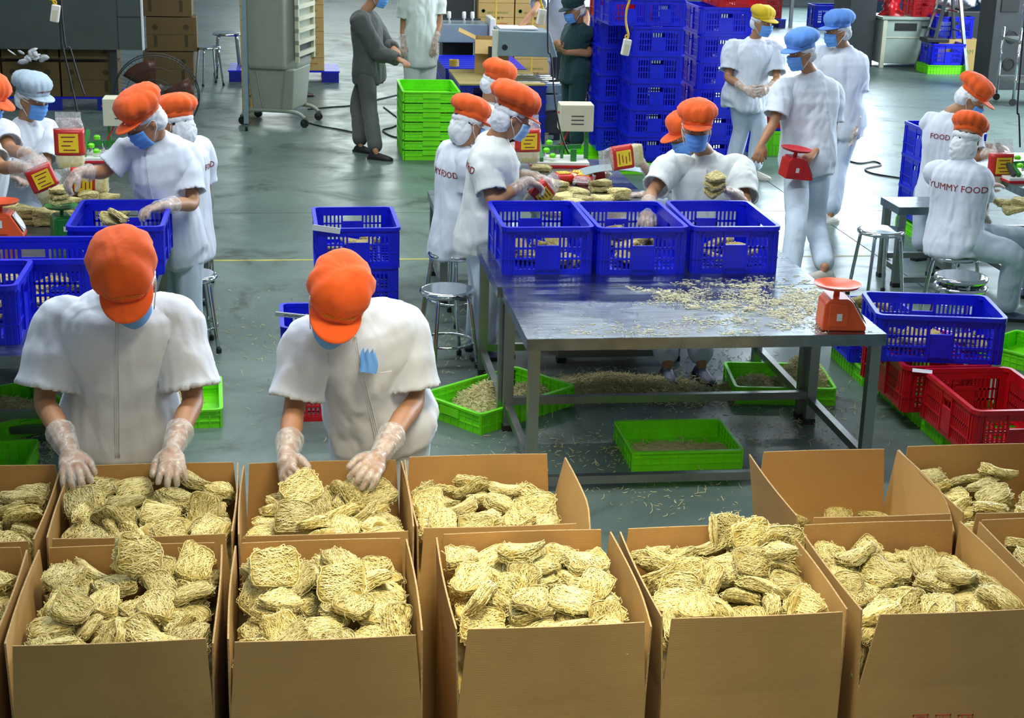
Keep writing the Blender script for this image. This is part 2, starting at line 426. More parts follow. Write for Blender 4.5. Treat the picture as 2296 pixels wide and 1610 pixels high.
def torso(mb, P_, N_, hl, sl, fwd, s=1.0, hem=.12, bulk=1.0, dress=True):
    ax = (N_ - P_); Lg = ax.length; ax = ax / Lg
    hl = hl.normalized(); sl = sl.normalized()
    prof = [(-hem, .19, .135), (-hem * .4, .188, .135), (.08, .178, .125), (.25, .168, .117), (.45, .172, .118), (.65, .185, .122), (.80, .186, .117), (.89, .172, .102), (.945, .138, .084), (.985, .092, .070), (1.0, .074, .065), (1.035, .058, .056)]
    rg = []
    for t, a, b in prof:
        tt = t if t > 0 else 0
        c = P_ + ax * (t * Lg if t > 0 else t) + fwd * (.012 * math.sin(PI * min(1, max(0, tt))))
        x = (hl * (1 - tt) + sl * tt).normalized(); x = (x - ax * x.dot(ax)).normalized(); y = ax.cross(x)
        k = bulk if t < .9 else 1
        rg.append(oval(c, x, y, a * s * k - .003, b * s * k - .003))
    mb.rings(rg)
def head_basis(yaw, pitch, roll=0):
    f = yawv(yaw) * math.cos(math.radians(pitch)) - UP * math.sin(math.radians(pitch))
    r = f.cross(UP).normalized(); u = r.cross(f)
    q = Quaternion(f, math.radians(roll)); r, u = q @ r, q @ u
    return Matrix((r, f, u)).transposed()
def headmesh(mb, c, B):
    T = lambda x, y, z: c + B @ Vector((x, y, z))
    prof = [(-.118, .026, .026, .052), (-.108, .045, .044, .046), (-.085, .057, .064, .030), (-.05, .066, .082, .012), (-.015, .071, .091, .003), (.02, .075, .095, -.002), (.055, .075, .094, -.006), (.085, .066, .083, -.008), (.105, .047, .058, -.008), (.117, .02, .026, -.008)]
    X = B @ Vector((1, 0, 0)); Y = B @ Vector((0, 1, 0))
    mb.rings([oval(T(0, yo, z), X, Y, a, b, 20, 2.1) for z, a, b, yo in prof])
    limb(mb, [T(0, .086, .018), T(0, .100, -.012), T(0, .106, -.030)], [.008, .011, .0145], 10)          # nose
    for s in (-1, 1):
        mb.ell(T(s * .012, .094, -.034), (X * .010, Y * .010, B @ Vector((0, 0, .008))), 8, 5)              # nostril wings
        mb.ell(T(s * .077, -.008, -.008), (X * .010 + Y * -.004, Y * .018, B @ Vector((0, 0, .031))), 10, 6)  # ears
        mb.ell(T(s * .030, .083, .030), (X * .026, Y * .010, B @ Vector((0, 0, .008))), 10, 5)              # brow ridge
    mb.ell(T(0, .083, -.062), (X * .026, Y * .012, B @ Vector((0, 0, .006))), 10, 5)                         # lips
    mb.ell(T(0, .081, -.071), (X * .021, Y * .011, B @ Vector((0, 0, .006))), 10, 5)
def hand(mb, W, d, n, side, curl=.5, s=1.0, inf=0.0, spread=.12):
    """palm, four fingers of unequal length with two bends each, and a thumb leaving the side of the palm"""
    d = d.normalized(); n = (n - d * n.dot(d)).normalized(); sv = d.cross(n) * side
    rg = []
    for t, a, b in ((-.012, .027, .022), (.01, .031, .020), (.04, .040, .018), (.072, .042, .016), (.092, .036, .013)):
        rg.append(oval(W + d * t * s, sv, n, (a * s + inf), (b * s + inf), 14, 2.6))
    mb.rings(rg)
    for i, (off, ln, r) in enumerate(((.031, .066, .0092), (.0105, .076, .0096), (-.0105, .070, .0092), (-.031, .054, .0082))):
        K = W + d * (.084 * s) + sv * off * s
        a0 = (1.5 - i) * spread; fd = (d * math.cos(a0) + sv * math.sin(a0)).normalized()
        pts = [K - fd * .02 * s, K]; ang = 0; p = K
        for k, fr in enumerate((.44, .32, .24)):
            ang += curl * (.75, .95, .6)[k]
            q = fd * math.cos(ang) + n * math.sin(ang); p = p + q * (ln * fr * s * 1.12); pts.append(p)
        r = r * s + inf; limb(mb, pts, [r * 1.06, r * 1.08, r, r * .93, r * .8], 10, 3)
    K = W + d * .018 * s + sv * .022 * s; t1 = (d * .62 + sv * .62 + n * .32).normalized(); t2 = (d * .85 + sv * .22 + n * (.2 + .45 * curl)).normalized()
    r = .0115 * s + inf
    limb(mb, [K, K + t1 * .042 * s, K + t1 * .042 * s + t2 * .034 * s, K + t1 * .042 * s + t2 * .058 * s], [r * 1.35, r * 1.1, r, r * .75], 10, 3)
def cap_parts(body, c, B, mat, puff=1.0, seed=0, text=None, tall=1.0, tilt=0.0, brim=1.0, lobes=14, crease=1.0):
    Bt = B @ Matrix.Rotation(math.radians(tilt), 3, 'X')
    T = lambda x, y, z: c + Bt @ Vector((x, y, z + .012))
    rr_ = random.Random(seed); n = 56; rg = []
    ph = [rr_.uniform(0, 6.28) for _ in range(6)]
    prof = [(.030, .080, .100, 0, 0), (.032, .086, .106, 0, 0), (.052, .089, .109, 0, 0), (.058, .088, .108, 0, .3), (.068, .102, .121, -.006, 1), (.088, .113, .132, -.012, .8), (.112, .111, .128, -.016, .55), (.134, .096, .110, -.018, .4), (.150, .070, .080, -.018, .3), (.158, .036, .042, -.016, .2), (.160, .006, .008, -.016, 0)]
    for z, a, b, yo, rip in prof:
        ring = []
        f = 1 if z < .06 else puff
        for k in range(n):
            t = 2 * PI * k / n
            wv = 1 + rip * (.050 * crease * math.cos(lobes * t + ph[0] + 1.2 * math.sin(2 * t + ph[1])) + .03 * math.sin(2 * t + ph[2]) + .028 * math.sin(3 * t + ph[3]) + .02 * math.sin(5 * t + ph[4]))
            zz = .058 + (z - .058) * tall if z > .058 else z
            zz += rip * .007 * math.sin(3 * t + ph[5])
            yy = yo * f + b * f * wv * math.sin(t)
            if yy > .085: yy = .085 + (yy - .085) * .5
            ring.append(T(a * f * wv * math.cos(t), yy, zz))
        rg.append(ring)
    mb = MB(); mb.rings(rg); me = mb.mesh('cap')
    displace(me, .007, (13, 13, 13), seed + 3, True); displace(me, .003, (34, 34, 34), seed + 4, True); crown = link('cap', me, mat, body)
    vb = MB(); N_, K_ = 22, 6; top = []
    for j in range(K_ + 1):
        row = []
        e = j / K_
        for i in range(N_ + 1):
            t = math.radians(90 + (i / N_ - .5) * 150); side = abs(i / N_ - .5) * 2
            ext = e * .066 * brim * (1 - side ** 2.6)
            a, b = .085 + ext * .55, .105 + ext
            row.append((a * math.cos(t), b * math.sin(t) , .038 - e * (.018 - .008 * side) * (1 - side ** 3) - .006 * side))
        top.append(row)
    vs = [T(*p) for r in top for p in r] + [T(p[0], p[1], p[2] - .005) for r in top for p in r]
    W_ = N_ + 1; o_ = W_ * (K_ + 1); fs = []
    for j in range(K_):
        for i in range(N_):
            q = (j * W_ + i, j * W_ + i + 1, (j + 1) * W_ + i + 1, (j + 1) * W_ + i)
            fs.append(q); fs.append(tuple(o_ + k for k in reversed(q)))
    bd = [i for i in range(W_)] + [j * W_ + N_ for j in range(1, K_ + 1)] + [K_ * W_ + i for i in range(N_ - 1, -1, -1)] + [j * W_ for j in range(K_ - 1, 0, -1)]
    for a, b in zip(bd, bd[1:] + bd[:1]): fs.append((b, a, o_ + a, o_ + b))
    vb.add(vs, fs); vis = vb.build('visor', mat, crown, True)
    if text:
        bv = BVHTree.FromPolygons([v.co.copy() for v in crown.data.vertices], [tuple(p.vertices) for p in crown.data.polygons])
        tm, tc = text
        text_wrap(crown, bv, tm, .019, tc, T(0, .10, .066), Bt @ Vector((-1, 0, 0)), Bt @ Vector((0, 0, 1)), Bt @ Vector((0, 1, 0)), 'cap_lettering', .003)
    return crown
def mask_part(body, c, B, mat):
    T = lambda x, y, z: c + B @ Vector((x, y, z))
    NU, NV = 16, 12; outer = []; inner = []
    for j in range(NV + 1):
        v = j / NV
        for i in range(NU + 1):
            u = i / NU * 2 - 1; th = u * 1.04
            z = -.012 - v * .100 - (1 - abs(u)) * .010 * (v - .35)
            bul = (.014 + .017 * math.sin(PI * min(1, .15 + v * .8))) * math.cos(th) ** 1.4
            pl = .0034 * math.sin(v * PI * 7) * (1 - abs(u) ** 4)
            nar = 1 - .17 * max(0, v - .45) - .10 * v * abs(u)
            for lst, off in ((outer, .004), (inner, 0)):
                r = bul + pl + off
                lst.append(T(math.sin(th) * (.077 + off) * nar, math.cos(th) * .093 * nar + r + (-.010 * v), z))
    W_ = NU + 1; o_ = len(outer); fs = []
    for j in range(NV):
        for i in range(NU):
            q = (j * W_ + i, j * W_ + i + 1, (j + 1) * W_ + i + 1, (j + 1) * W_ + i); fs.append(q); fs.append(tuple(o_ + k for k in reversed(q)))
    bd = list(range(W_)) + [j * W_ + NU for j in range(1, NV + 1)] + [NV * W_ + i for i in range(NU - 1, -1, -1)] + [j * W_ for j in range(NV - 1, 0, -1)]
    for a, b in zip(bd, bd[1:] + bd[:1]): fs.append((b, a, o_ + a, o_ + b))
    mk = MB().add(outer + inner, fs).build('face_mask', mat, body, True)
    for s in (-1, 1):
        a = T(s * .071, .045, -.004); b = T(s * .066, .038, -.098)
        MB().tube([a, T(s * .079, .02, .004), T(s * .086, -.006, .014), T(s * .089, -.022, .004)], .0022, 5).build('ear_loop', 'net', mk, True)
        MB().tube([b, T(s * .077, .012, -.06), T(s * .085, -.012, -.034), T(s * .089, -.022, -.006)], .0022, 5).build('ear_loop', 'net', mk, True)
    return mk
def bez(a, b, t): return a * (1 - t) + b * t

def person(label, N, P, H, yaw, head, arms, legs=None, hip_yaw=None, group=None, shirt='shirt', trousers='trousers', cap='orange', mask='mask',
           shoes='slipper', vox=.010, s=1.0, SL=None, SR=None, gloves='LR', puff=1.0, tall=1.0, long_sleeve=False, seed=0, back=None, cap_text=None,
           bulk=1.0, hem=.12, net=True, front=False, captilt=0, shw=.175, slv=.80, collar=True, mat_skin='skin', net_low=0, brim=1.0, folds=1.0, flare=.086, lobes=14, crease=1.0):
    fwd = yawv(yaw); right = Vector((fwd.y, -fwd.x, 0))
    hf = yawv(hip_yaw if hip_yaw is not None else yaw); hr = Vector((hf.y, -hf.x, 0))
    SRp = SR if SR is not None else N + right * shw * s - UP * .045
    SLp = SL if SL is not None else N - right * shw * s - UP * .045
    sl = (SRp - SLp).normalized()
    B = head_basis(*head)
    body = MB(); sh = MB(); tr = MB()
    ax = (N - P).normalized()
    # head, neck, trunk
    headmesh(body, H, B)
    hb = H + B @ Vector((0, -.025, -.07))
    limb(body, [N - ax * .06, N + ax * .02, bez(N, hb, .6), hb], [.062, .055, .053, .055])
    torso(body, P, N, hr, sl, fwd, .90 * s, 0.0)
    torso(sh, P, N, hr, sl, fwd, s, hem, bulk)
    hands = []; hems = []
    for side, S_ in (('R', SRp), ('L', SLp)):
        A = arms.get(side)
        if A is None:   # hanging by default
            sg = 1 if side == 'R' else -1
            E_ = S_ + right * .05 * sg - UP * .27; W_ = E_ + fwd * .05 - UP * .23; A = (E_, W_, W_ + fwd * .02 - UP * .1, -right * sg)
        E_, W_, tip = A[0], A[1], A[2]
        hd = (tip - W_).normalized(); pn = A[3] if len(A) > 3 and A[3] is not None else -UP
        curl = A[4] if len(A) > 4 else .45
        limb(body, [bez(N, S_, .45) - UP * .03, S_ - UP * .02, bez(S_, E_, .5), E_, bez(E_, W_, .35), bez(E_, W_, .7), W_, W_ + hd * .02], [.040, .044, .043, .038, .040, .033, .0265, .027])
        # thumb side: towards the body's middle when the palm faces down or back
        sv = hd.cross(pn); sd = 1 if sv.dot(N - W_ + fwd * .02) > 0 else -1
        if len(A) > 5: sd = A[5]
        hand(body, W_, hd, pn, sd, curl, .98 * s, 0, .17)
        if len(A) > 0: hands.append((side, E_, W_, hd, pn, sd, curl))
        inn = bez(N, S_, .40) - ax * .045
        if long_sleeve:
            sleeve(sh, [inn, S_ - UP * .005, bez(S_, E_, .5), E_, bez(E_, W_, .5), bez(E_, W_, .93)], [.075, .077, .070, .064, .058, .050])
        else:
            sleeve(sh, [inn, S_ - UP * .005, bez(S_, E_, .38), bez(S_, E_, slv)], [.058, .062 * bulk, .072 * bulk, flare * bulk], wall=.0125); hems.append(bez(S_, E_, slv))
    # legs
    base_z = 0.0; feet = []
    for side, sg in (('R', 1), ('L', -1)):
        Hj = P + hr * .088 * sg * s
        L = (legs or {}).get(side)
        if L is None:
            An = Vector((Hj.x + hr.x * .01 * sg, Hj.y + hr.y * .01 * sg, .085)); Kn = bez(Hj, An, .5) + hf * .015; ty = hf
        else: Kn, An, ty = L[0], L[1], (yawv(L[2]) if not isinstance(L[2], Vector) else L[2])
        limb(body, [P + hr * .05 * sg, Hj, bez(Hj, Kn, .5), Kn, bez(Kn, An, .4), An], [.07, .075, .066, .052, .048, .034])
        limb(body, [An, An - UP * .05 + ty * .03, An - UP * .058 + ty * .11], [.030, .024, .016])
        tt = bez(Kn, An, .90)
        limb(tr, [P + hr * .055 * sg + UP * .03, Hj, bez(Hj, Kn, .5), Kn, bez(Kn, An, .5), tt], [.10 * s, .102 * s, .090 * s, .076 * s, .073 * s, .072 * s], 14)
        feet.append((An, ty))
    tr.rings([oval(P + ax * t, hr, ax.cross(hr), a * s, b * s) for t, a, b in ((-.06, .12, .10), (0, .178, .124), (.08, .172, .118), (.16, .15, .105))])
    root = link('person', remesh(body, vox if vox < .007 else max(.0105, vox), 2), mat_skin)
    tag(root, label, 'person', group)
    shm = remesh(sh, max(vox, .0090), 2)
    kp = [(h_, .13) for h_ in hems] + [(P - ax * hem + hr * k_, .10) for k_ in (-.16, -.08, 0, .08, .16)]
    displace(shm, .0120 * folds, (8.5, 8.5, 2.4), seed + 1, True, False, kp); displace(shm, .0060 * folds, (15, 15, 6), seed + 7, True, False, kp)
    displace(shm, .012 * folds, (4.2, 4.2, 3.0), seed + 13, False, True, kp)
    so = link('shirt', shm, shirt, root)
    trm = remesh(tr, max(vox, .0145), 2); displace(trm, .007, (10, 10, 3.6), seed + 2, True)
    link('trousers', trm, trousers, root)
    bv = BVHTree.FromPolygons([v.co.copy() for v in shm.vertices], [tuple(p.vertices) for p in shm.polygons])
    if collar:
        mb = MB(); y_ = ax.cross(sl); rgs = []
        for t, r_ in ((-.012, .074), (.028, .064), (.030, .059), (-.008, .066)):
            rgs.append(oval(N + ax * t + fwd * .006, sl, y_, r_ * 1.02, r_, 22, 2))
        mb.rings(rgs, True, True); mb.build('collar', shirt, so, True)
    if front:   # zip with its pull
        pts = []; Lg = (N - P).length
        for k in range(26):
            p = N - ax * (.035 + k / 25 * (Lg + hem * .6)); h = bv.ray_cast(p + fwd * .4, -fwd, .6)
            if h[0] is not None: pts.append(h[0] + fwd * .001)
        if len(pts) > 4:
            for off in (-.007, .007):
                MB().tube([q + right * off for q in pts], .0022, 5).build('placket_seam', shirt, so, True)
            z = MB().tube(pts, .0022, 5).build('zip', 'net', so, True)
            q = pts[1]; MB().box(-.003, .003, -.002, .002, -.014, .006, Matrix.Translation(q + fwd * .006)).build('zip_pull', 'chrome', z)
    if back:
        O = N - ax * .135
        text_wrap(so, bv, back, .058 * s, 'ink', O, right, ax, -fwd, 'back_lettering', .003)
    # face and headgear
    T = lambda x, y, z: H + B @ Vector((x, y, z)); X, Y_, Z_ = (B @ Vector(v) for v in ((1, 0, 0), (0, 1, 0), (0, 0, 1)))
    for sg in (-1, 1):
        e = MB().ell(T(sg * .031, .0845, .010), (X * .0135, Y_ * .0085, Z_ * .0062), 12, 6).build('eye', 'eye', root, True)
        MB().ell(T(sg * .031, .0905, .0095), (X * .0056, Y_ * .004, Z_ * .0056), 10, 5).build('iris', 'iris', e, True)
        MB().tube([T(sg * .048, .078, .027), T(sg * .034, .0925, .032), T(sg * .017, .094, .029)], .0032, 5).build('eyebrow', 'hair', root, True)
    MB().ell(T(0, -.018, .018), (X * .0805, Y_ * .088, Z_ * .085), 20, 10).build('hair', 'hair', root, True)
    cap_parts(root, H, B, cap, puff, seed, cap_text, tall, captilt, brim, lobes, crease)
    if net:
        nb = MB(); nb.ell(T(0, -.050, -.018 - net_low), (X * .081, Y_ * .062, Z_ * (.066 + net_low)), 26, 12)
        nb.ell(T(0, -.018, .026), (X * .0845, Y_ * .094, Z_ * .030), 26, 8)
        nm = remesh(nb, .007, 3); displace(nm, .009, (26, 26, 26), seed + 11, True); link('hair_net', nm, 'net', root)
    if mask: mask_part(root, H, B, mask)
    for side, E_, W_, hd, pn, sd, curl in hands:
        if side not in gloves: continue
        gb = MB(); hand(gb, W_, hd, pn, sd, curl, .98 * s, .0022, .17)
        cu = bez(W_, E_, .36)
        limb(gb, [W_ + hd * .03, W_, bez(W_, cu, .5), cu], [.034, .033, .042, .050], 14)
        gm = remesh(gb, max(.0045, vox * .65), 1); displace(gm, .0022, (30, 30, 16), seed + 5, True); link('plastic_glove', gm, 'glove', root)
    for An, ty in feet:
        x = Vector((ty.y, -ty.x, 0)); zb = An.z - .085
        fb = MB(); o = Vector((An.x, An.y, zb)); rgs = []
        for t, a, h in ((-.07, .026, .045), (-.055, .036, .062), (.0, .038, .074), (.06, .042, .062), (.12, .045, .048), (.16, .038, .038), (.182, .018, .028)):
            rgs.append([o + ty * t + x * (a * math.cos(k * PI / 7)) + UP * (.004 + (h - .004) * math.sin(k * PI / 7)) for k in range(8)])
        fb.rings(rgs); shp = fb.build('shoe', shoes, root, True)
        sb = MB(); sb.prism([(-.078, -.030), (-.05, -.040), (.05, -.044), (.12, -.048), (.17, -.038), (.192, 0), (.17, .038), (.12, .048), (.05, .044), (-.05, .040), (-.078, .030)], 0, .022,
                            Matrix(((ty.x, x.x, 0, o.x), (ty.y, x.y, 0, o.y), (0, 0, 1, zb), (0, 0, 0, 1))))
        sb.build('sole', 'shoe_white' if shoes == 'shoe_white' else 'black', shp)
    # put the origin at the person's base
    o = Vector((P.x, P.y, 0)); Tm = Matrix.Translation(-o)
    done = set()
    def rec(x):
        if x.type == 'MESH' and x.data.name not in done: x.data.transform(Tm); done.add(x.data.name)
        for c in x.children: rec(c)
    bpy.context.view_layer.update(); rec(root); root.location = o
    if DEBUG:
        for side, E_, W_, *_ in hands:
            S_ = SRp if side == 'R' else SLp
            print('ARM %-40s %s up %.2f fore %.2f' % (label[:40], side, (E_ - S_).length, (W_ - E_).length))
        print('   H %s N %s P %s' % tuple(tuple(round(a, 2) for a in v) for v in (H, N, P)), 'neck %.2f torso %.2f' % ((H - N).length, (N - P).length))
    return root
DEBUG = False

V = PY
def V3(*a): return Vector(a)
# 1 man at the left carton, head bowed
person('man in white shirt and orange cap, left one of two packers bent over cartons',
       N=V(268, 668, 5.42), P=V3(PY(268, 900, 5.5).x, 5.50, .86), H=V(288, 640, 5.20), yaw=-88, head=(-86, 40, 8),
       arms={'R': (V(100, 895, 5.36), V(156, 1015, 5.02), V(182, 1130, 4.74), V3(0.1, .35, -1), .35), 'L': (V(432, 895, 5.36), V(386, 1010, 5.04), V(388, 1110, 4.78), V3(-.1, .35, -1), .4)},
       SR=V(138, 716, 5.44), SL=V(398, 712, 5.44), flare=.098, vox=.0065, seed=1, cap_text=('YUMMY FOOD', 'print_yellow'), front=True, bulk=1.10, puff=.95, tall=1.30, lobes=8, crease=1.3, hem=.10, slv=.86)
# 2 man at the middle carton
person('man in white shirt and orange cap, blue mask tucked in chest pocket',
       N=V(800, 705, 5.42), P=V3(PY(852, 900, 5.52).x, 5.52, .86), H=V(752, 688, 5.19), yaw=-100, head=(-98, 38, -14),
       arms={'R': (V(660, 915, 5.30), V(643, 1030, 4.98), V(650, 1120, 4.76), V3(.8, .25, -.5), .55), 'L': (V(930, 895, 5.40), V(848, 1025, 5.02), V(800, 1100, 4.80), V3(-.5, .3, -.8), .6)},
       SR=V(690, 760, 5.36), SL=V(903, 728, 5.46), flare=.094, vox=.0065, seed=2, cap_text=('YUMMY FOOD', 'print_yellow'), front=True, bulk=1.08, puff=.90, tall=1.22, lobes=8, crease=1.2, hem=.10, slv=.86)
# 3 woman by the left crate
person('woman in orange cap standing with one hand in a blue crate at left table',
       N=V(352, 312, 8.80), P=V(392, 540, 8.85), H=V(325, 272, 8.70), yaw=-118, head=(-150, 30, 0),
       arms={'R': (V(235, 385, 8.75), V(178, 388, 8.62), V(130, 430, 8.55), V3(0, 0, -1), .7), 'L': (V(432, 455, 8.72), V(362, 462, 8.42), V(295, 478, 8.32), V3(0, 0, -1), .6)},
       SR=V(288, 338, 8.78), SL=V(415, 345, 8.86), vox=.0085, s=.92, seed=3, front=True, puff=1.08, tall=1.1)
person('seated woman in orange cap half hidden behind the woman at the left crate',
       N=V(415, 325, 9.75), P=V(425, 535, 9.75), H=V(395, 275, 9.70), yaw=150, head=(150, 8, 0), arms={}, s=.9, seed=4, vox=.010,
       legs={'R': (V3(-1.05, 9.95, .5), V3(-1.08, 9.97, .085), 160), 'L': (V3(-1.05, 9.62, .5), V3(-1.08, 9.64, .085), 165)}, net_low=.03, back='YUMMY FOOD')
person('woman in pale grey cap and blue mask behind the left table',
       N=V(58, 280, 10.7), P=V(45, 470, 10.7), H=V(72, 222, 10.65), yaw=-50, head=(-38, 12, 0),
       arms={'R': (V(0, 370, 10.5), V(20, 395, 10.35), V(50, 400, 10.3)), 'L': (V(100, 375, 10.6), V(75, 400, 10.4), V(50, 405, 10.3))}, cap='grey_cap', s=.92, seed=5,
       legs={'R': (V3(-1.95, 10.3, .5), V3(-1.95, 10.25, .085), -60), 'L': (V3(-1.75, 10.35, .5), V3(-1.75, 10.3, .085), -50)}, cap_text=('YUMMY FOOD', 'ink'), vox=.010)
person('worker with orange visor cut off at left edge, reaching over noodle table',
       N=V(-30, 285, 9.7), P=V(-50, 500, 9.75), H=V(-32, 225, 9.62), yaw=-20, head=(-25, 25, 0),
       arms={'R': (V(5, 375, 9.30), V(55, 376, 9.15), V(118, 400, 9.05), V3(0, 0, -1), .6), 'L': (V(25, 335, 9.6), V(75, 352, 9.3), V(120, 385, 9.1), V3(0, 0, -1), .6)}, s=.92, seed=6,
       legs={'R': (V3(-1.9, 9.4, .5), V3(-1.9, 9.35, .085), -20), 'L': (V3(-1.85, 9.7, .5), V3(-1.85, 9.65, .085), -20)}, vox=.010, brim=1.2)
# background standing figures
x7 = PZ(668, 215, 0)
person('worker in white trousers and brown shoes mostly hidden behind the air cooler', N=V3(x7.x - .02, x7.y, 1.38), P=V3(x7.x - .04, x7.y, .80), H=V3(x7.x, x7.y, 1.52), yaw=0, head=(0, 5, 0), arms={}, shoes='shoe_brown', seed=7, vox=.012, cap='blue_cap',
       legs={'R': (V3(x7.x - .02, x7.y - .05, .43), V3(x7.x + .02, x7.y - .06, .085), 0)})
g = PZ(822, 335, 0)
person('man in dark grey overalls and black shoes reaching forward', N=V(818, 32, 15.95), P=V3(PY(826, 165, 16).x, 16.0, .83), H=V(846, -14, 15.92), yaw=-18, head=(-25, 15, 0),
       arms={'R': (V(848, 118, 15.78), V(893, 133, 15.62), V(922, 146, 15.5), V3(0, .3, -1), .5), 'L': (V(868, 105, 16.1), V(882, 108, 15.95), V(893, 118, 15.8), V3(0, 0, -1), .5)}, shirt='grey_cloth', trousers='grey_cloth', cap='grey_cap', shoes='black', gloves='', long_sleeve=True, seed=8, vox=.011, bulk=1.06, hem=.14,
       legs={'R': (V3(g.x + .02, g.y - .15, .45), PZ(842, 338, .085), -30), 'L': (V3(g.x - .08, g.y + .1, .45), PZ(808, 322, .085), -40)}, net=False)
person('worker in white standing by far machines, head cut off by photo edge', N=V(945, -32, 17.0), P=V3(PY(942, 110, 17).x, 17.0, .84), H=V(945, -72, 16.95), yaw=-75, head=(-75, 10, 0),
       arms={'R': (V(905, 55, 17.0), V(905, 100, 16.9), V(903, 125, 16.85), None, .4), 'L': (V(985, 48, 17.0), V(974, 95, 16.9), V(970, 120, 16.85), None, .4)}, shirt='shirt_cream', trousers='shirt_cream', seed=9, vox=.011, cap='grey_cap')
person('worker in white leaning on the grey machine with one arm stretched out', N=V(1262, -42, 17.5), P=V3(PY(1268, 110, 17.55).x, 17.55, .84), H=V(1250, -80, 17.35), yaw=-120, head=(-130, 30, 0),
       arms={'R': (V(1200, 22, 17.0), V(1168, 58, 16.9), V(1152, 72, 16.85), V3(0, 0, -1), .2), 'L': (V(1315, 40, 17.2), V(1310, 80, 17.1), V(1306, 100, 17.1), None, .3)}, gloves='', seed=10, vox=.011, bulk=1.1)
person('woman in dark teal uniform and cap holding something in both hands', N=V(1297, 58, 15.95), P=V3(PY(1290, 165, 15.95).x, 15.95, .82), H=V(1288, 22, 15.9), yaw=-165, head=(-160, 15, 0),
       arms={'R': (V(1322, 118, 15.8), V(1268, 118, 15.72), V(1248, 102, 15.7), V3(0, 0, 1), .7), 'L': (V(1275, 118, 16.1), V(1256, 112, 15.95), V(1245, 98, 15.85), V3(0, 0, 1), .7)}, shirt='teal_cloth', trousers='teal_cloth', cap='teal_cloth', gloves='', seed=11, vox=.011, net=True, shoes='black', slv=.9, puff=.95)
# centre group
person('seated woman in orange cap nearest the aisle at centre noodle table',
       N=V(1030, 335, 9.75), P=V(1015, 535, 9.72), H=V(1050, 278, 9.72), yaw=15, head=(28, 14, 0), arms={'R': (V(1050, 445, 9.62), V(1100, 455, 9.75), V(1135, 455, 9.85))}, s=.95, seed=12, vox=.0095, back='YUMMY FOOD', net_low=.025,
       legs={'R': (V3(1.42, 9.85, .52), V3(1.40, 9.8, .085), 30), 'L': (V3(1.35, 10.05, .52), V3(1.36, 10.05, .085), 40)}, captilt=-6)
person('standing woman in a tall gathered orange cap leaning over the centre noodle table',
       N=V(1108, 318, 8.95), P=V3(PY(1082, 550, 8.95).x, 8.95, .76), H=V(1148, 262, 8.92), yaw=4, head=(6, 20, 0),
       arms={'R': (V(1105, 452, 8.72), V(1182, 408, 8.85), V(1228, 422, 8.95), V3(0, 0, -1), .7), 'L': (V(1150, 400, 9.2), V(1190, 395, 9.15), V(1225, 400, 9.15))}, SR=V(1088, 362, 8.85), s=1.0, seed=13, vox=.0085, back='YUMMY FOOD', puff=1.2, tall=1.15, shirt='shirt_cream', net_low=.01, mask='mask_pale', captilt=-4, bulk=1.08)
person('woman in crumpled orange cap behind the two at centre table, holding a packet',
       N=V(1095, 238, 11.0), P=V(1080, 430, 11.0), H=V(1115, 190, 10.97), yaw=-10, head=(-10, 20, 0),
       arms={'R': (V(1120, 330, 10.75), V(1158, 345, 10.7), V(1178, 318, 10.65), V3(1, 0, 0), .6), 'L': (V(1135, 330, 10.95), V(1160, 335, 10.85), V(1182, 312, 10.8), V3(1, 0, 0), .6)}, s=.92, seed=14, vox=.010,
       legs={'R': (V3(1.75, 10.9, .5), V3(1.75, 10.9, .085), 0), 'L': (V3(1.75, 11.1, .5), V3(1.75, 11.1, .085), 0)}, puff=.9)
person('seated woman behind three blue crates, noodle cakes in one gloved hand',
       N=V(1582, 352, 9.30), P=V3(PY(1580, 540, 9.35).x, 9.35, .56), H=V(1562, 290, 9.20), yaw=-100, head=(-102, 5, 0),
       arms={'R': (V(1462, 432, 9.10), V(1450, 468, 8.62), V(1448, 500, 8.50), V3(0, 0.6, -1), .5), 'L': (V(1672, 462, 9.02), V(1640, 432, 8.80), V(1600, 420, 8.72), V3(-.2, -.2, 1), .6)}, SR=V(1503, 375, 9.26), SL=V(1655, 378, 9.32), s=.97, seed=15, vox=.0085,
       legs={'R': (V3(2.08, 8.85, .53), V3(2.10, 8.45, .085), -95), 'L': (V3(2.32, 8.85, .53), V3(2.30, 8.45, .085), -85)}, front=True, shirt='shirt_cream', cap_text=('YUMMY FOOD', 'print_yellow'), puff=1.02, bulk=1.06)
person('person in orange visor behind the crate woman, waving a packet',
       N=V(1545, 352, 10.3), P=V3(PY(1545, 500, 10.35).x, 10.35, .56), H=V(1540, 302, 10.25), yaw=-170, head=(-168, 24, 0),
       arms={'R': (V(1480, 405, 10.35), V(1448, 380, 10.2), V(1436, 352, 10.1), V3(-1, 0, .2), .8), 'L': (V(1490, 425, 10.0), V(1450, 440, 9.95), V(1420, 435, 9.95))}, s=.92, seed=16, vox=.010, brim=1.25,
       legs={'R': (V3(2.3, 10.6, .5), V3(2.3, 10.6, .085), 180), 'L': (V3(2.3, 10.2, .5), V3(2.3, 10.2, .085), 180)})
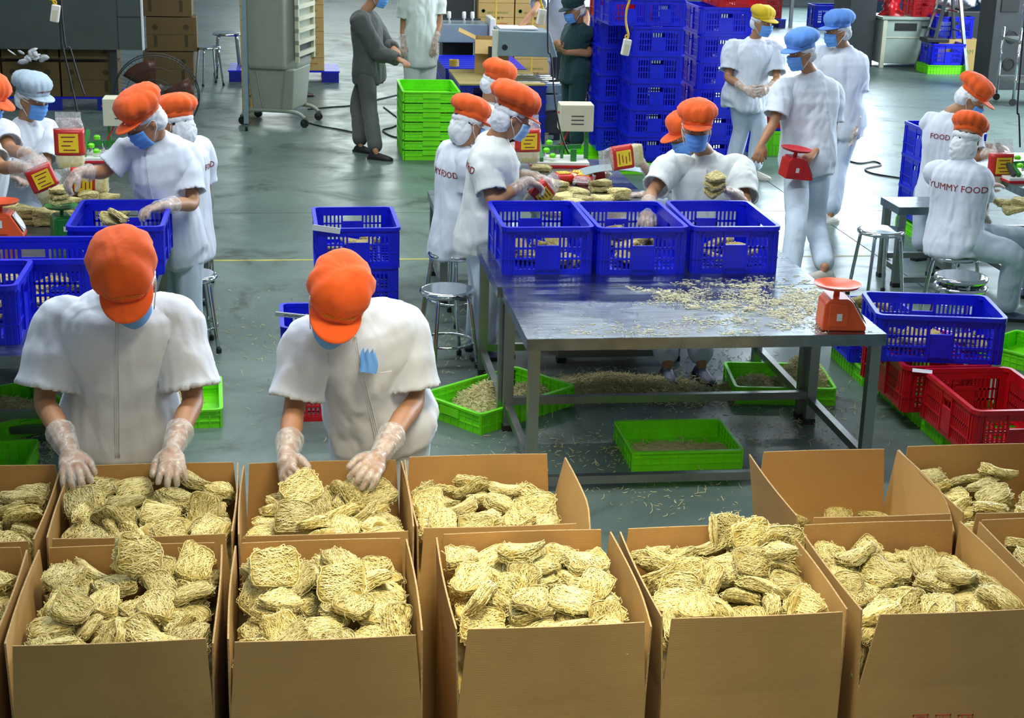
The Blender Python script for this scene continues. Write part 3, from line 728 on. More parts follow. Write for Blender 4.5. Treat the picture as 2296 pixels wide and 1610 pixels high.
# right: three standing men
f1, f2 = PZ(1640, 392, 0), PZ(1690, 398, 0)
person('man in a yellow cap and blue mask standing with gloved hands together', N=V(1690, 96, 14.5), P=V3(PY(1668, 262, 14.5).x, 14.5, .82), H=V(1709, 50, 14.42), yaw=-62, head=(-58, 8, 0),
       arms={'R': (V(1632, 172, 14.4), V(1672, 202, 14.15), V(1695, 212, 14.0), V3(1, 0, -.3), .6), 'L': (V(1742, 178, 14.35), V(1722, 200, 14.1), V(1705, 210, 14.0), V3(-1, 0, -.3), .6)}, cap='yellow_cap', seed=17, vox=.010, shoes='shoe_white', hem=.16, bulk=1.08, puff=.9, tall=.8, SR=V(1645, 108, 14.5), SL=V(1737, 112, 14.5),
       legs={'R': (V3(f1.x + .05, f1.y - .05, .45), Vector((f1.x, f1.y, .085)), -70), 'L': (V3(f2.x + .02, f2.y, .45), Vector((f2.x, f2.y, .085)), -50)}, trousers='trousers', folds=1.5)
person('man in sky blue cap walking with a red scale in his left hand', N=V(1818, 170, 11.35), P=V3(PY(1806, 400, 11.3).x, 11.3, .82), H=V(1797, 118, 11.28), yaw=-135, head=(-158, 10, 0),
       arms={'R': (V(1735, 275, 11.2), V(1708, 322, 11.1), V(1700, 352, 11.05), V3(0, .5, -.4), .4), 'L': (V(1866, 295, 11.35), V(1824, 345, 11.1), V(1800, 362, 11.0), V3(-.4, 0, -1), .9)}, SR=V(1758, 200, 11.3), SL=V(1862, 205, 11.42), cap='blue_cap', gloves='', seed=18, vox=.0095, shoes='shoe_white', hem=.17, bulk=1.10, puff=1.0,
       legs={'R': (V(1785, 505, 10.85), PY(1772, 612, 10.65), -150), 'L': (V(1828, 500, 11.25), PZ(1850, 600, .085), -165)})
person('man in sky blue cap standing behind the walking man, gloved arm hanging', N=V(1892, 112, 12.8), P=V3(PY(1884, 262, 12.8).x, 12.8, .82), H=V(1878, 70, 12.75), yaw=-110, head=(-165, 5, 0),
       arms={'L': (V(1924, 225, 12.75), V(1918, 288, 12.65), V(1912, 325, 12.6), V3(-1, 0, 0), .25)}, SL=V(1923, 140, 12.85), cap='blue_cap', seed=19, vox=.010, shoes='shoe_white', hem=.14, bulk=1.08,
       legs={'L': (V3(PY(1880, 380, 12.7).x, 12.7, .45), PZ(1864, 478, .085), -150), 'R': (V3(PY(1850, 380, 12.9).x, 12.9, .45), PZ(1842, 470, .085), -150)})
# right table
person('woman in orange cap at far end of right table, turned towards sealing machine', N=V(2130, 262, 11.0), P=V3(PY(2110, 440, 11.0).x, 11.0, .55), H=V(2178, 222, 10.95), yaw=40, head=(-30, 30, 0),
       arms={'R': (V(2185, 350, 10.8), V(2225, 345, 10.7), V(2262, 340, 10.65), V3(0, 0, -1), .6), 'L': (V(2185, 335, 10.95), V(2225, 330, 10.9), V(2260, 332, 10.85), V3(0, 0, -1), .6)}, s=.95, seed=20, vox=.010, back='FOOD',
       legs={'R': (V3(4.75, 11.0, .5), V3(4.75, 10.95, .085), 20), 'L': (V3(4.70, 11.25, .5), V3(4.70, 11.2, .085), 30)}, brim=1.1, puff=1.05)
person('seated woman with whole YUMMY FOOD lettering on her white back, orange cap', N=V(2158, 368, 9.62), P=V3(PY(2140, 525, 9.55).x, 9.55, .56), H=V(2166, 312, 9.66), yaw=58, head=(62, 6, 8),
       arms={'R': (V(2205, 455, 9.62), V(2200, 480, 9.85), V(2215, 500, 9.95)), 'L': (V(2150, 420, 9.9), V(2200, 425, 10.0), V(2245, 405, 10.0))}, SR=V(2195, 400, 9.55), SL=V(2098, 385, 9.75), s=1.0, seed=21, vox=.0085, back='YUMMY FOOD', net_low=.045, puff=1.0, hip_yaw=25,
       legs={'R': (PY(2272, 575, 9.38), PZ(2258, 690, .085), -15), 'L': (PY(2300, 540, 9.75), PZ(2310, 640, .085), 10)}, captilt=-14)

# ------------------------------------------------------------------ the hall
fl = MB().box(-14, 18, 0, 48, -.12, -.012).build('floor', 'dark'); tag(fl, kind='structure')
xs = [-14, -5.8, 4.41, 18]; ys = [0, 12.95, 22.5, 32, 48]
for i in range(3):
    for j in range(4):       # saw-cut joints: every slab is its own piece
        g_ = .005
        MB().box(xs[i] + g_, xs[i + 1] - g_, ys[j] + g_, ys[j + 1] - g_, -.012, 0).build('concrete_slab', 'floor', fl)
ln = MB(); ln.box(-4.5, 4.40, 11.31, 11.35, 0, .0012); ln.box(4.42, 9, 11.26, 11.30, 0, .0012)
tag(ln.build('trim_1', 'line_yellow'), kind='structure')
wl = MB().box(10.3, 17.5, 26.8, 27.0, 0, 4.5).build('wall_back', 'bluewall'); tag(wl, kind='structure')
MB().box(12.2, 17.3, 26.76, 26.8, .1, 4.5).build('pale_panel', 'bluewall_pale', wl)  # paler sheet stands in for the lit part of the wall

# ------------------------------------------------------------------ plastic crates
def crate_proto(mat, W=.485, L=.68, H=.25, name='plastic_crate', rows=3):
    b = MB(); t = .007; tp = .012
    def wall(n_, length, M):
        # local frame: x along the wall, y outward thickness, z up
        hl = length / 2
        b.box(-hl, hl, -t, 0, .0, .028, M); b.box(-hl, hl, -t, 0, H - .055, H, M)
        for s_ in (-1, 1): b.box(s_ * hl - (.05 if s_ > 0 else 0), s_ * hl + (0 if s_ > 0 else .05), -t, 0, .028, H - .055, M)
        zs = [.028 + (H - .083) * i / rows for i in range(rows + 1)]
        for z in zs[1:-1]: b.box(-hl + .05, hl - .05, -t, 0, z - .006, z + .006, M)
        b.box(-hl, hl, 0, .005, zs[1] - .004, zs[1] + .004, M)
        n = int((length - .10) / .0225)
        for i in range(n + 1):
            x = -hl + .05 + (length - .10) * i / n
            if abs(x) < .062: continue
            b.box(x - .0052, x + .0052, -t, 0, .028, H - .055, M)
        for x in (-hl + .05, hl - .05, -hl + .02, hl - .02): b.box(x - .005, x + .005, 0, .007, 0, H - .03, M)
    T_ = Matrix.Translation
    Rz = lambda a: Matrix.Rotation(a, 4, 'Z')
    Ms = [T_((0, L / 2 - tp, 0)) , T_((0, -L / 2 + tp, 0)) @ Rz(PI), T_((W / 2 - tp, 0, 0)) @ Rz(-PI / 2), T_((-W / 2 + tp, 0, 0)) @ Rz(PI / 2)]
    for M_, l in zip(Ms, (W - .03, W - .03, L - .03, L - .03)): wall(b, l, M_)
    for i in range(9): b.box(-W / 2 + .02, W / 2 - .02, -L / 2 + .02 + (L - .06) * i / 8, -L / 2 + .04 + (L - .06) * i / 8, 0, .008)
    for i in range(7): b.box(-W / 2 + .02 + (W - .06) * i / 6, -W / 2 + .04 + (W - .06) * i / 6, -L / 2 + .02, L / 2 - .02, 0, .007)
    root = b.build(name, mat)
    r = MB()
    for a, bb, h0, h1 in ((0, .012, H - .018, H + .004),):
        def rr(o, c): # rounded rectangle
            hw, hl = W / 2 - .012 + o, L / 2 - .012 + o; out = []
            for (sx, sy, a0) in ((1, 1, 0), (-1, 1, 90), (-1, -1, 180), (1, -1, 270)):
                for q in range(5):
                    an = math.radians(a0 + q * 22.5); out.append(Vector((sx * (hw - c) + c * math.cos(an), sy * (hl - c) + c * math.sin(an), 0)))
            return out
        o1, o2 = rr(.014, .045), rr(-.008, .03)
        r.rings([[p + Vector((0, 0, h0)) for p in o1], [p + Vector((0, 0, h1)) for p in o1], [p + Vector((0, 0, h1)) for p in o2], [p + Vector((0, 0, h0)) for p in o2]], False, True)
    r.build('rim', mat, root)
    for M_ in Ms:
        p = MB(); p.box(-.064, .064, -.006, .006, .028, H * .62, M_); p.box(-.064, .064, -.006, .006, H - .05, H - .02, M_)
        for x in (-.062, .062): p.box(x - .005, x + .005, -.006, .010, .02, H - .02, M_)
        p.build('handle_plate', mat, root)
    return root
CB = crate_proto('blue'); CR = crate_proto('red')
def tray_proto(mat, W=.44, L=.66, H=.115):
    b = MB(); t = .006
    b.box(-W / 2, W / 2, -L / 2, L / 2, 0, .006)
    for s_ in (-1, 1):
        b.box(s_ * W / 2 - t / 2, s_ * W / 2 + t / 2, -L / 2, L / 2, 0, H); b.box(-W / 2, W / 2, s_ * L / 2 - t / 2, s_ * L / 2 + t / 2, 0, H)
        for i in range(13):
            y = -L / 2 + L * i / 12; b.box(s_ * W / 2 - .008, s_ * W / 2 + .008, y - .003, y + .003, 0, H)
        for i in range(9):
            x = -W / 2 + W * i / 8; b.box(x - .003, x + .003, s_ * L / 2 - .008, s_ * L / 2 + .008, 0, H)
        for z in (H * .36, H * .68):
            b.box(s_ * W / 2 - .007, s_ * W / 2 + .007, -L / 2, L / 2, z - .003, z + .003); b.box(-W / 2, W / 2, s_ * L / 2 - .007, s_ * L / 2 + .007, z - .003, z + .003)
    root = b.build('green_tray', mat)
    r = MB()
    o = [(-W / 2, -L / 2), (W / 2, -L / 2), (W / 2, L / 2), (-W / 2, L / 2)]
    def rr(off, c):
        hw, hl = W / 2 + off, L / 2 + off; out = []
        for (sx, sy, a0) in ((1, 1, 0), (-1, 1, 90), (-1, -1, 180), (1, -1, 270)):
            for q in range(5):
                an = math.radians(a0 + q * 22.5); out.append(Vector((sx * (hw - c) + c * math.cos(an), sy * (hl - c) + c * math.sin(an), 0)))
        return out
    o1, o2 = rr(.014, .04), rr(-.006, .025)
    r.rings([[p + Vector((0, 0, H - .012)) for p in o1], [p + Vector((0, 0, H)) for p in o1], [p + Vector((0, 0, H)) for p in o2], [p + Vector((0, 0, H - .012)) for p in o2]], False, True)
    r.build('rim', mat, root)
    for s_ in (-1, 1): MB().box(-.07, .07, s_ * (L / 2 + .008) - .006, s_ * (L / 2 + .008) + .006, H * .45, H * .85).build('grip', mat, root)
    return root
TG = tray_proto('green')

# right work tables
def table(x0, x1, y0, y1, z, label, top='steel_top', low=.13, back_low=.16, sides=True, legw=.05, front=True):
    t = empty('steel_work_table' if z > .7 else 'low_steel_table', ((x0 + x1) / 2, (y0 + y1) / 2, 0)); tag(t, label, 'table')
    hx, hy = (x1 - x0) / 2, (y1 - y0) / 2
    b = MB(); b.box(-hx, hx, -hy, hy, z - .004, z)
    for s_ in (-1, 1): b.box(s_ * hx - .003, s_ * hx + .003, -hy, hy, z - .055, z - .001); b.box(-hx, hx, s_ * hy - .003, s_ * hy + .003, z - .055, z - .001)
    b.build('tabletop', top, t)
    for sx in (-1, 1):
        for sy in (-1, 1):
            cx_, cy_ = sx * (hx - legw * .75), sy * (hy - legw * .75)
            lg = MB().box(cx_ - legw / 2, cx_ + legw / 2, cy_ - legw / 2, cy_ + legw / 2, .03, z - .005).build('leg', 'steel', t)
            MB().box(cx_ - legw * .55, cx_ + legw * .55, cy_ - legw * .55, cy_ + legw * .55, 0, .03).build('rubber_foot', 'black', lg)
    for sx in (-1, 1):
        cx_ = sx * (hx - legw * .75); MB().box(cx_ - .018, cx_ + .018, -hy + legw, hy - legw, low - .02, low + .02).build('stretcher', 'steel', t)
    MB().box(-hx + legw, hx - legw, hy - legw * .75 - .018, hy - legw * .75 + .018, back_low - .02, back_low + .02).build('stretcher', 'steel', t)
    if front: MB().box(-hx + legw, hx - legw, -hy + legw * .75 - .018, -hy + legw * .75 + .018, low - .10, low - .06).build('stretcher', 'steel', t)
    return t
table(1.03, 2.72, 6.775, 7.68, .75, 'large steel work table strewn with noodle crumbs, orange scale on its corner')
table(1.01, 2.70, 7.69, 8.62, .75, 'steel work table directly behind the crumb-strewn one, carrying three blue crates', front=False)
table(1.50, 2.26, 8.75, 11.3, .749, 'steel packing table behind the blue crates, laid with noodle cakes and a sealing machine')
table(-2.35, -.72, 6.64, 7.62, .75, 'steel table behind the left packer, carrying two blue crates', front=False)
table(-2.35, -.70, 7.63, 8.69, .75, 'steel table at the left carrying the crate the standing woman reaches into')
table(-1.78, -.90, 8.76, 9.42, .749, 'steel packing table at the left holding scales and rows of noodle cakes')
table(-1.50, -.90, 9.44, 11.4, .749, 'steel packing table at the left holding noodle bags and a sealing machine')
table(4.96, 5.9, 8.9, 11.6, .75, 'steel packing table at the right edge before the seated woman with lettered back')
table(.92, 1.40, 10.02, 10.9, .6, 'low steel table behind the seated woman nearest the aisle, centre group')
table(-.96, -.55, 10.10, 10.76, .6, 'low steel table behind the half hidden woman, left group')
table(4.17, 4.62, 10.38, 10.74, .58, 'low steel table left of the seated woman with lettered back')

# stools
def stool_proto(ring=True, Hs=.46):
    t = empty('steel_stool')
    MB().lathe([(.001, Hs - .008), (.135, Hs - .004), (.150, Hs - .004), (.160, Hs - .012), (.162, Hs - .022), (.155, Hs - .034), (.148, Hs - .034), (.14, Hs - .02), (.001, Hs - .02)], 32).build('seat', 'chrome', t, True, angle=40)
    for k in range(4):
        a = PI / 4 + k * PI / 2; c, s_ = math.cos(a), math.sin(a)
        p = [(c * .06, s_ * .06, Hs - .03), (c * .105, s_ * .105, Hs - .032), (c * .132, s_ * .132, Hs - .048), (c * .142, s_ * .142, Hs - .08), (c * .19, s_ * .19, .02)]
        lg = MB().tube(catmull(p, [1] * 5, 4)[0], .0125, 8).build('leg', 'chrome', t, True)
        MB().lathe([(.016, 0), (.016, .026), (.013, .03)], 10, (c * .193, s_ * .193, 0)).build('rubber_foot', 'black', lg)
    if ring: MB().tube([(.152 * math.cos(2 * PI * k / 28), .152 * math.sin(2 * PI * k / 28), .14) for k in range(28)], .009, 7, False, True).build('foot_ring', 'chrome', t, True)
    return t
ST = stool_proto(); ST2 = stool_proto(False, .49)
place(ST, (.86, 8.78, 0), .3, 'steel stool with foot ring beside the left legs of the crate table', None, 'stool')
place(ST, (.985, 9.70, 0), .8, 'steel stool under the seated woman nearest the aisle, centre group', None, 'stool')
place(ST, (*PZ(425, 612, .46)[:2], 0), .2, 'round steel stool behind the standing woman at the left crate', None, 'stool')
place(ST, (-.73, 9.78, 0), .5, 'steel stool under the half hidden woman in the left group', None, 'stool')
place(ST2, (3.95, 10.12, 0), .15, 'tall empty steel stool standing alone right of the walking man', None, 'stool')
place(ST, (4.24, 9.53, 0), .4, 'steel stool under the seated woman with lettered back', None, 'stool')
place(ST, (3.95, 8.76, 0), .7, 'lower steel stool of the nested pair beyond the right blue crate', None, 'stool')
place(ST, (3.95, 8.76, .055), .7, 'upper steel stool of the nested pair beyond the right blue crate', None, 'stool')
place(ST2, (*PZ(470, 190, 0)[:2], 0), .4, 'empty steel stool on the far floor right of the stacked cartons', None, 'stool')
place(ST2, (*PZ(512, 172, 0)[:2], 0), .1, 'second steel stool on the far floor, behind the first and nearer the air cooler', None, 'stool', scale=1.2)

# crates on the tables
place(CB, (1.30, 8.27, .75), 0, 'blue perforated crate on the steel table, left of the three in a row', None, 'crate')
place(CB, (1.795, 8.25, .75), .015, 'blue crate on the steel table, middle of three, gloved arm inside', None, 'crate')
place(CB, (2.305, 8.26, .75), -.01, 'blue perforated crate on the steel table, right of the three in a row', None, 'crate')
place(CB, (-.905, 8.33, .75), 0, 'blue crate on the left table with a gloved hand lifting noodles out of it', None, 'crate')
place(CB, (-1.27, 7.53, .75), PI / 2, 'long blue crate set crosswise behind the left packer’s head', None, 'crate', scale=(.98, 1, 1.02))
place(CB, (-1.53, 7.03, .75), PI / 2, 'blue crate at the left photo edge, in front of the crosswise one', None, 'crate', scale=(.98, 1, 1.05))
# floor stacks in the aisle
place(CB, (.395, 10.47, 0), 0, 'lower blue crate of the pair standing in the aisle', None, 'crate', scale=(1.15, 1, 1))
place(CB, (.395, 10.47, .252), .02, 'upper blue crate of the pair standing in the aisle, white tape on its rim', None, 'crate', scale=(1.15, 1, 1))
place(CR, (.27, 8.06, 0), PI / 2, 'red crate under a blue one behind the middle packer', None, 'crate')
place(CB, (.25, 8.09, .252), PI / 2 + .02, 'blue crate with a white label on its rim behind the middle packer', None, 'crate')
# right floor group
gt = 'green trays under the red crates'
for k, (p, q) in enumerate((((1865, 800), (1950, 868)), ((1938, 856), (2052, 938)), ((2040, 928), (2112, 1000)))):
    a, b = PZ(*p), PZ(*q); c = (a + b) / 2
    place(TG, (c.x + .20, c.y, 0), 0, ['green tray at the far end of the row under blue and red crates', 'green tray in the middle of the row under red crates', 'nearest green tray of the row under red crates'][k], gt, 'tray', scale=(1, .82, .88))
r1 = PZ(2100, 878, .35) + Vector((.07, 0, 0))
place(CR, (r1.x + .235, r1.y + .02, .102), 0, 'empty red crate on green trays at the right, nearest of the red ones', None, 'crate')
place(CR, (r1.x + .16, r1.y + .72, .102), 0, 'red crate mostly under the tilted blue crate, behind the nearest red one', None, 'crate')
b1 = [PZ(1960, 700, .6), PZ(2240, 722, .6), PZ(2200, 665, .6), PZ(1970, 662, .6)]; bc = sum(b1, Vector()) / 4
place(CB, (bc.x, bc.y, .355), PI / 2 - .17, 'large blue crate set crookedly across the red crates at the right', None, 'crate')
place(CB, (3.36, 8.62, .102), 0, 'blue crate heaped with noodles on the farthest green tray, behind the orange scale', None, 'crate', scale=(.9, .8, 1))
# trays under and around the table
place(TG, (1.06, 7.96, 0), math.radians(-52), 'green tray with a heap of swept noodles under the left end of the steel table', None, 'tray', scale=(1, 1.06, 1))
place(TG, (2.67, 8.16, 0), PI / 2 - .12, 'green tray with a tall noodle heap under the right end of the steel table', None, 'tray')
tf = PZ(1520, 1000, .05)
place(TG, (tf.x, tf.y + .02, 0), PI / 2 + .0, 'nearly empty green tray on the floor before the steel table', None, 'tray')
place(TG, (-.63, 8.03, 0), .05, 'green tray right of the left packer, partly hidden by his arm', None, 'tray')
place(TG, (-1.46, 7.95, 0), .55, 'green tray with noodle scraps under the left table', None, 'tray')
place(TG, (-1.52, 7.15, 0), PI / 2, 'green tray low at the left photo edge, behind the cartons', None, 'tray')
place(TG, (4.42, 8.62, 0), .6, 'green tray at the right photo edge near the seated woman’s foot', None, 'tray')
# green tray stack in the aisle
gs = PZ(960, 345, 0)
for k in range(7):
    place(TG, (gs.x, gs.y + .10, k * .092), 0.0, ORD[k] + ' green tray of the nested stack by the man in grey' if k < 6 else 'topmost green tray of the nested stack by the man in grey', 'green trays stacked by the man in grey', 'tray', scale=(1.22, 1.35, 1.0))

# blue crate wall behind the table
def stack(px, py, n, z0, label, rz=0, dx=0, mats=None, sc=(1, 1, 1), group=None):
    p = PZ(px, py, 0)
    for k in range(n):
        pr = CB if not mats or mats.get(k, 'b') == 'b' else CR
        place(pr, (p.x + dx + rnd.uniform(-.006, .006), p.y + .34 * sc[1], z0 + k * .254 * sc[2]), rz, ORD[k] + ' ' + label if pr is CB else 'red crate in the tall column of blue crates behind the waving hand', group if pr is CB else None, 'crate', scale=sc)
place(TG, (*(PZ(1450, 386, 0) + Vector((-.22, .40, 0)))[:2], 0), 0, 'green tray under the front column of blue crates', None, 'tray', scale=(1.9, 1.5, .9))
stack(1462, 386, 5, .104, 'blue crate up the front column of the tall crate wall', group='front column of blue crates', sc=(1.05, 1, 1))
stack(1392, 362, 8, .104, 'blue crate up the dark left column of the tall crate wall', group='left column of blue crates', mats={5: 'r'}, sc=(1.05, 1, 1))
for k, (px, rz) in enumerate(((1402, .05), (1472, -.04))):
    p = PZ(px + 6, 386, 0); place(CB, (p.x + (.0 if k else -.06), p.y + .36, .104 + 5 * .254 + .004), rz, ['blue crate laid across the top of the front column, left one', 'blue crate laid across the top of the front column, right one'][k], None, 'crate', scale=(.82, 1, 1))
stack(1608, 368, 6, 0.0, 'blue crate up the crate wall column beside the man in yellow cap', rz=0, group='right column of blue crates', sc=(1.12, 1, 1))
place(CR, (*(PZ(1640, 368, 0) + Vector((0, .34, 0)))[:2], 6 * .254), 0, 'red crate on top of the right column of blue crates', None, 'crate')
place(CB, (*PZ(1705, 330, 0)[:2], 0), 0, 'blue crate low behind the man in the yellow cap', None, 'crate')
place(CR, (*PZ(1705, 330, 0)[:2], .254), 0, 'red crate low behind the man in the yellow cap', None, 'crate')
place(TG, (*PZ(1728, 342, 0)[:2], 0), 0, 'green tray upright on the floor behind the man in the yellow cap', None, 'tray', tilt=(0, 0), scale=(.7, .6, 2.2))
# crates behind the right seated pair
p = PZ(2072, 546, 0)
place(TG, (p.x + .2, p.y + .3, 0), 0, 'green tray under the blue crates left of the far seated woman', None, 'tray')
for k in range(3): place(CB, (p.x + .2, p.y + .3, .117 + k * .254), 0, ORD[k] + ' blue crate of the stack left of the far seated woman', 'blue crates left of the far seated woman', 'crate', scale=(.9, 1, 1))

place(CR, (1.72, 9.25, 0), PI / 2, 'red crate on the floor under the centre packing table', None, 'crate')

# ------------------------------------------------------------------ far background
def pallet_proto():
    b = MB(); 
    for x in (-.5, 0, .5): b.box(x - .09, x + .09, -.4, .4, 0, .13)
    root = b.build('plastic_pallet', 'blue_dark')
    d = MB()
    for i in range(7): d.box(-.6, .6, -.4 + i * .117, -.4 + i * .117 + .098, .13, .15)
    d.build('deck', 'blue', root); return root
PL = pallet_proto()
def carton_proto(mat, W=.44, D=.36, H=.335, prints=True, strap=True):
    r = MB().box(-W / 2, W / 2, -D / 2, D / 2, 0, H).build('export_carton', mat, bevel=.004)
    MB().box(-W / 2 - .001, W / 2 + .001, -D / 2 - .0015, -D / 2, H / 2 - .0015, H / 2 + .0015).build('flap_seam', 'print_brown', r)
    if strap: MB().box(-.011, .011, -D / 2 - .002, D / 2 + .002, -.0, H + .002).build('strap', 'tape', r)
    if prints:
        y = -D / 2; R_, U_ = (1, 0, 0), (0, 0, 1)
        text_on(r, 'RICE VERMICELLI', .034, 'print_green', (0.02, y, H * .66), R_, U_, 'print')
        text_on(r, '米 粉 粿 干', .040, 'print_brown', (0.0, y, H * .46), R_, U_, 'print')
        text_on(r, 'PRODUCT OF VIETNAM', .026, 'print_red', (0.0, y, H * .27), R_, U_, 'print')
        text_on(r, 'NET WEIGHT', .024, 'print_red', (0.0, y, H * .17), R_, U_, 'print')
        MB().lathe([(.026, 0), (.026, .001), (.019, .001), (.019, 0)], 20, (0, 0, 0), Matrix.Translation((-W * .36, y - .0008, H * .72)) @ Matrix.Rotation(PI / 2, 4, 'X')).build('round_mark', 'print_green', r)
    return r
KC = carton_proto('card_back')
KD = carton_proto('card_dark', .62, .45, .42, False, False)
for s_, z in ((-.2, .3), (.18, .3)):
    MB().lathe([(.035, 0), (.035, .001), (.001, .001)], 16, (0, 0, 0), Matrix.Translation((s_, -.2258, z)) @ Matrix.Rotation(PI / 2, 4, 'X')).build('round_mark', 'print_brown', KD)
    MB().box(s_ - .02, s_ + .02, -.2265, -.225, .06, .2).build('print', 'print_brown', KD)
# carton wall behind the grey machine
p = PY(1072, 60, 19.6)
cb_ = empty('x'); bpy.data.objects.remove(cb_)
place(PL, (p.x + .7, 19.9, 0), 0, 'blue pallet under the carton stack behind the grey machine', None, 'pallet', scale=(1.2, 1, 1))
for c in range(3):
    for k in range(5): place(KC, (p.x + .22 + c * .455, 19.78, .152 + k * .338), 0, 'strapped tan carton behind the grey machine, %s in the %s column' % (ORD[k], ('left', 'middle', 'right')[c]), 'cartons stacked behind the grey machine', 'carton')
tag(MB().box(p.x - .42, p.x - .04, 19.75, 20.2, 0, 2.2).build('dark_metal_locker', 'dark', bevel=.01), 'dark brown metal locker left of the carton stack behind the grey machine', 'locker')
# pallet of cartons right of the cooler
p = PZ(738, 186, 0)
place(PL, (p.x - .58, p.y + .42, 0), 0, 'blue pallet under the carton tower right of the air cooler', None, 'pallet')
for k in range(5): place(KC, (p.x - .28, p.y + .22, .152 + k * .338), 0, ORD[k] + ' tan carton of the tower right of the air cooler', 'cartons on the pallet right of the air cooler', 'carton')
# left: cartons coloured dark for the shade, on pallets under a grey panel
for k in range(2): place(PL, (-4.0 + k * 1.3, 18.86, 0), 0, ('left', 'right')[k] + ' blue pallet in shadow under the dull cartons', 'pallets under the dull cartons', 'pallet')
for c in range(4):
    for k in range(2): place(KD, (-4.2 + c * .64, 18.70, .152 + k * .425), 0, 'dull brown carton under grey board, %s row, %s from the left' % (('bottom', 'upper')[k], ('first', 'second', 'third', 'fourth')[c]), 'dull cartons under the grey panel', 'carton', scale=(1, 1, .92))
pn = MB().box(-5.2, -1.66, 18.32, 18.38, .70, 3.2).build('grey_wall_panel', 'panel'); tag(pn, 'large grey green board standing in front of the dull cartons at the left', 'board')
MB().box(-1.67, -1.650, 18.315, 18.385, .70, 3.2).build('edge_strip', 'paper', pn)
MB().box(-1.93, -1.92, 18.316, 18.32, .72, 3.2).build('panel_joint', 'dark', pn); MB().box(-1.93, -1.66, 18.316, 18.32, 1.06, 1.07).build('panel_joint', 'dark', pn)
for x in (-5.0, -2.0): MB().box(x - .04, x + .04, 18.38, 18.44, 0, 2.6).build('support_post', 'dark', pn)
rg = MB(); rr_ = random.Random(4)
q = PY(70, 128, 18.28)
for i in range(16): rg.ell(q + Vector((rr_.gauss(0, .10), rr_.uniform(-.02, .0), rr_.gauss(0, .04))), [Vector([rr_.uniform(-.045, .045), rr_.uniform(-.015, .015), rr_.uniform(-.03, .03)]) for _ in range(3)], 6, 4)
tag(rg.build('plastic_scrap', 'rag', None, True), 'crumpled scrap of clear film stuck to the lower edge of the grey board', 'plastic film')
for k in range(4):
    p = PY(382 + (3 if k % 2 else 0), 150, 20.6)
    place(KD, (p.x - .02 + (k % 2) * .03, 20.8, k * .43), .03 * (k % 2), ORD[k] + ' brown carton in the column between grey board and stools', 'cartons in the column left of the stools', 'carton', scale=(1.0, 1, 1.0))
# pedestal fan
fc = PY(352, 212, 16.3)
fan = empty('pedestal_fan', (fc.x, fc.y, 0)); tag(fan, 'large pedestal fan with round wire guard and amber blades behind the left group', 'fan')
Rf = Matrix.Translation((0, 0, fc.z)) @ Matrix.Rotation(math.radians(8), 4, 'X') @ Matrix.Rotation(PI / 2, 4, 'X')
gb = MB()
for rr0, dz in ((.42, 0), (.41, .05), (.30, .085), (.18, .10)): gb.tube([Rf @ Vector((rr0 * math.cos(2 * PI * k / 48), rr0 * math.sin(2 * PI * k / 48), dz)) for k in range(48)], .006 if rr0 > .4 else .003, 5, False, True)
for k in range(64):
    a = 2 * PI * k / 64; gb.tube([Rf @ Vector((r_ * math.cos(a + tw), r_ * math.sin(a + tw), z)) for r_, z, tw in ((.07, .105, 0), (.25, .095, .12), (.38, .07, .2), (.42, .0, .22))], .0017, 4)
gb.build('wire_guard', 'dark', fan)
for k in range(3):
    bb = MB(); a0 = k * 2 * PI / 3; rows = []
    for r_ in (.06, .15, .26, .37): rows.append([Rf @ Vector((r_ * math.cos(a0 + da * (1.1 if r_ > .1 else .8)), r_ * math.sin(a0 + da), .03 - da * .05)) for da in (-.5, -.25, 0, .25, .5)])
    vs = [v for r in rows for v in r]; fs = [(j * 5 + i, j * 5 + i + 1, j * 5 + i + 6, j * 5 + i + 5) for j in range(3) for i in range(4)]
    bo = bb.add(vs, fs).build('blade', 'fan_blade', fan, True); so = bo.modifiers.new('s', 'SOLIDIFY'); so.thickness = .004
hb_ = MB().lathe([(.001, .12), (.06, .118), (.075, .10), (.075, -.14), (.05, -.18), (.001, -.18)], 20, (0, 0, 0), Rf).build('motor_hub', 'black', fan, True, angle=40)
text_on(hb_, '2', .07, 'paper', Rf @ Vector((.0, .0, .1205)), (1, 0, 0), Rf.to_3x3() @ Vector((0, 1, 0)), 'number')
MB().tube([(0, .12, fc.z), (0, .12, .05)], .022, 10).build('pole', 'chrome', fan, True)
MB().lathe([(.001, .07), (.06, .06), (.25, .03), (.27, 0), (.001, 0)], 28, (0, .12, 0)).build('base', 'black', fan, True, angle=40)
# air cooler on castors
c0 = PZ(628, 288, 0)
ac = empty('air_cooler', (c0.x, c0.y + .42, 0), -.30); tag(ac, 'tall pale grey mobile air cooler on a castor frame beside the aisle', 'air cooler')
u = MB(); u.rings([[Vector((x * .275 * k, y * .36 * k, z)) for x, y in ((-1, -.8), (-.85, -1), (.6, -1), (.75, -.85), (1, -.6), (1, .8), (.85, 1), (-.85, 1), (-1, .8))] for z, k in ((.62, .97), (.66, 1.0), (1.9, 1.02), (1.95, .97))])
u.build('upper_housing', 'cooler', ac, bevel=.015)
l_ = MB(); l_.rings([[Vector((x * .26 * k, y * .31 * k, z)) for x, y in ((-1, -1), (1, -1), (1, 1), (-1, 1))] for z, k in ((.17, .86), (.2, .88), (.63, 1.02))])
l_.build('water_tank', 'cooler', ac, bevel=.02)
for s_ in (-1, 1): MB().bar((s_ * .16, -.318, .6), (s_ * .10, -.285, .2), .012, .012).build('tank_rib', 'cooler', ac)
lv = MB().box(.270, .276, -.28, .30, .72, 1.85).build('louvre_recess', 'dark', ac)
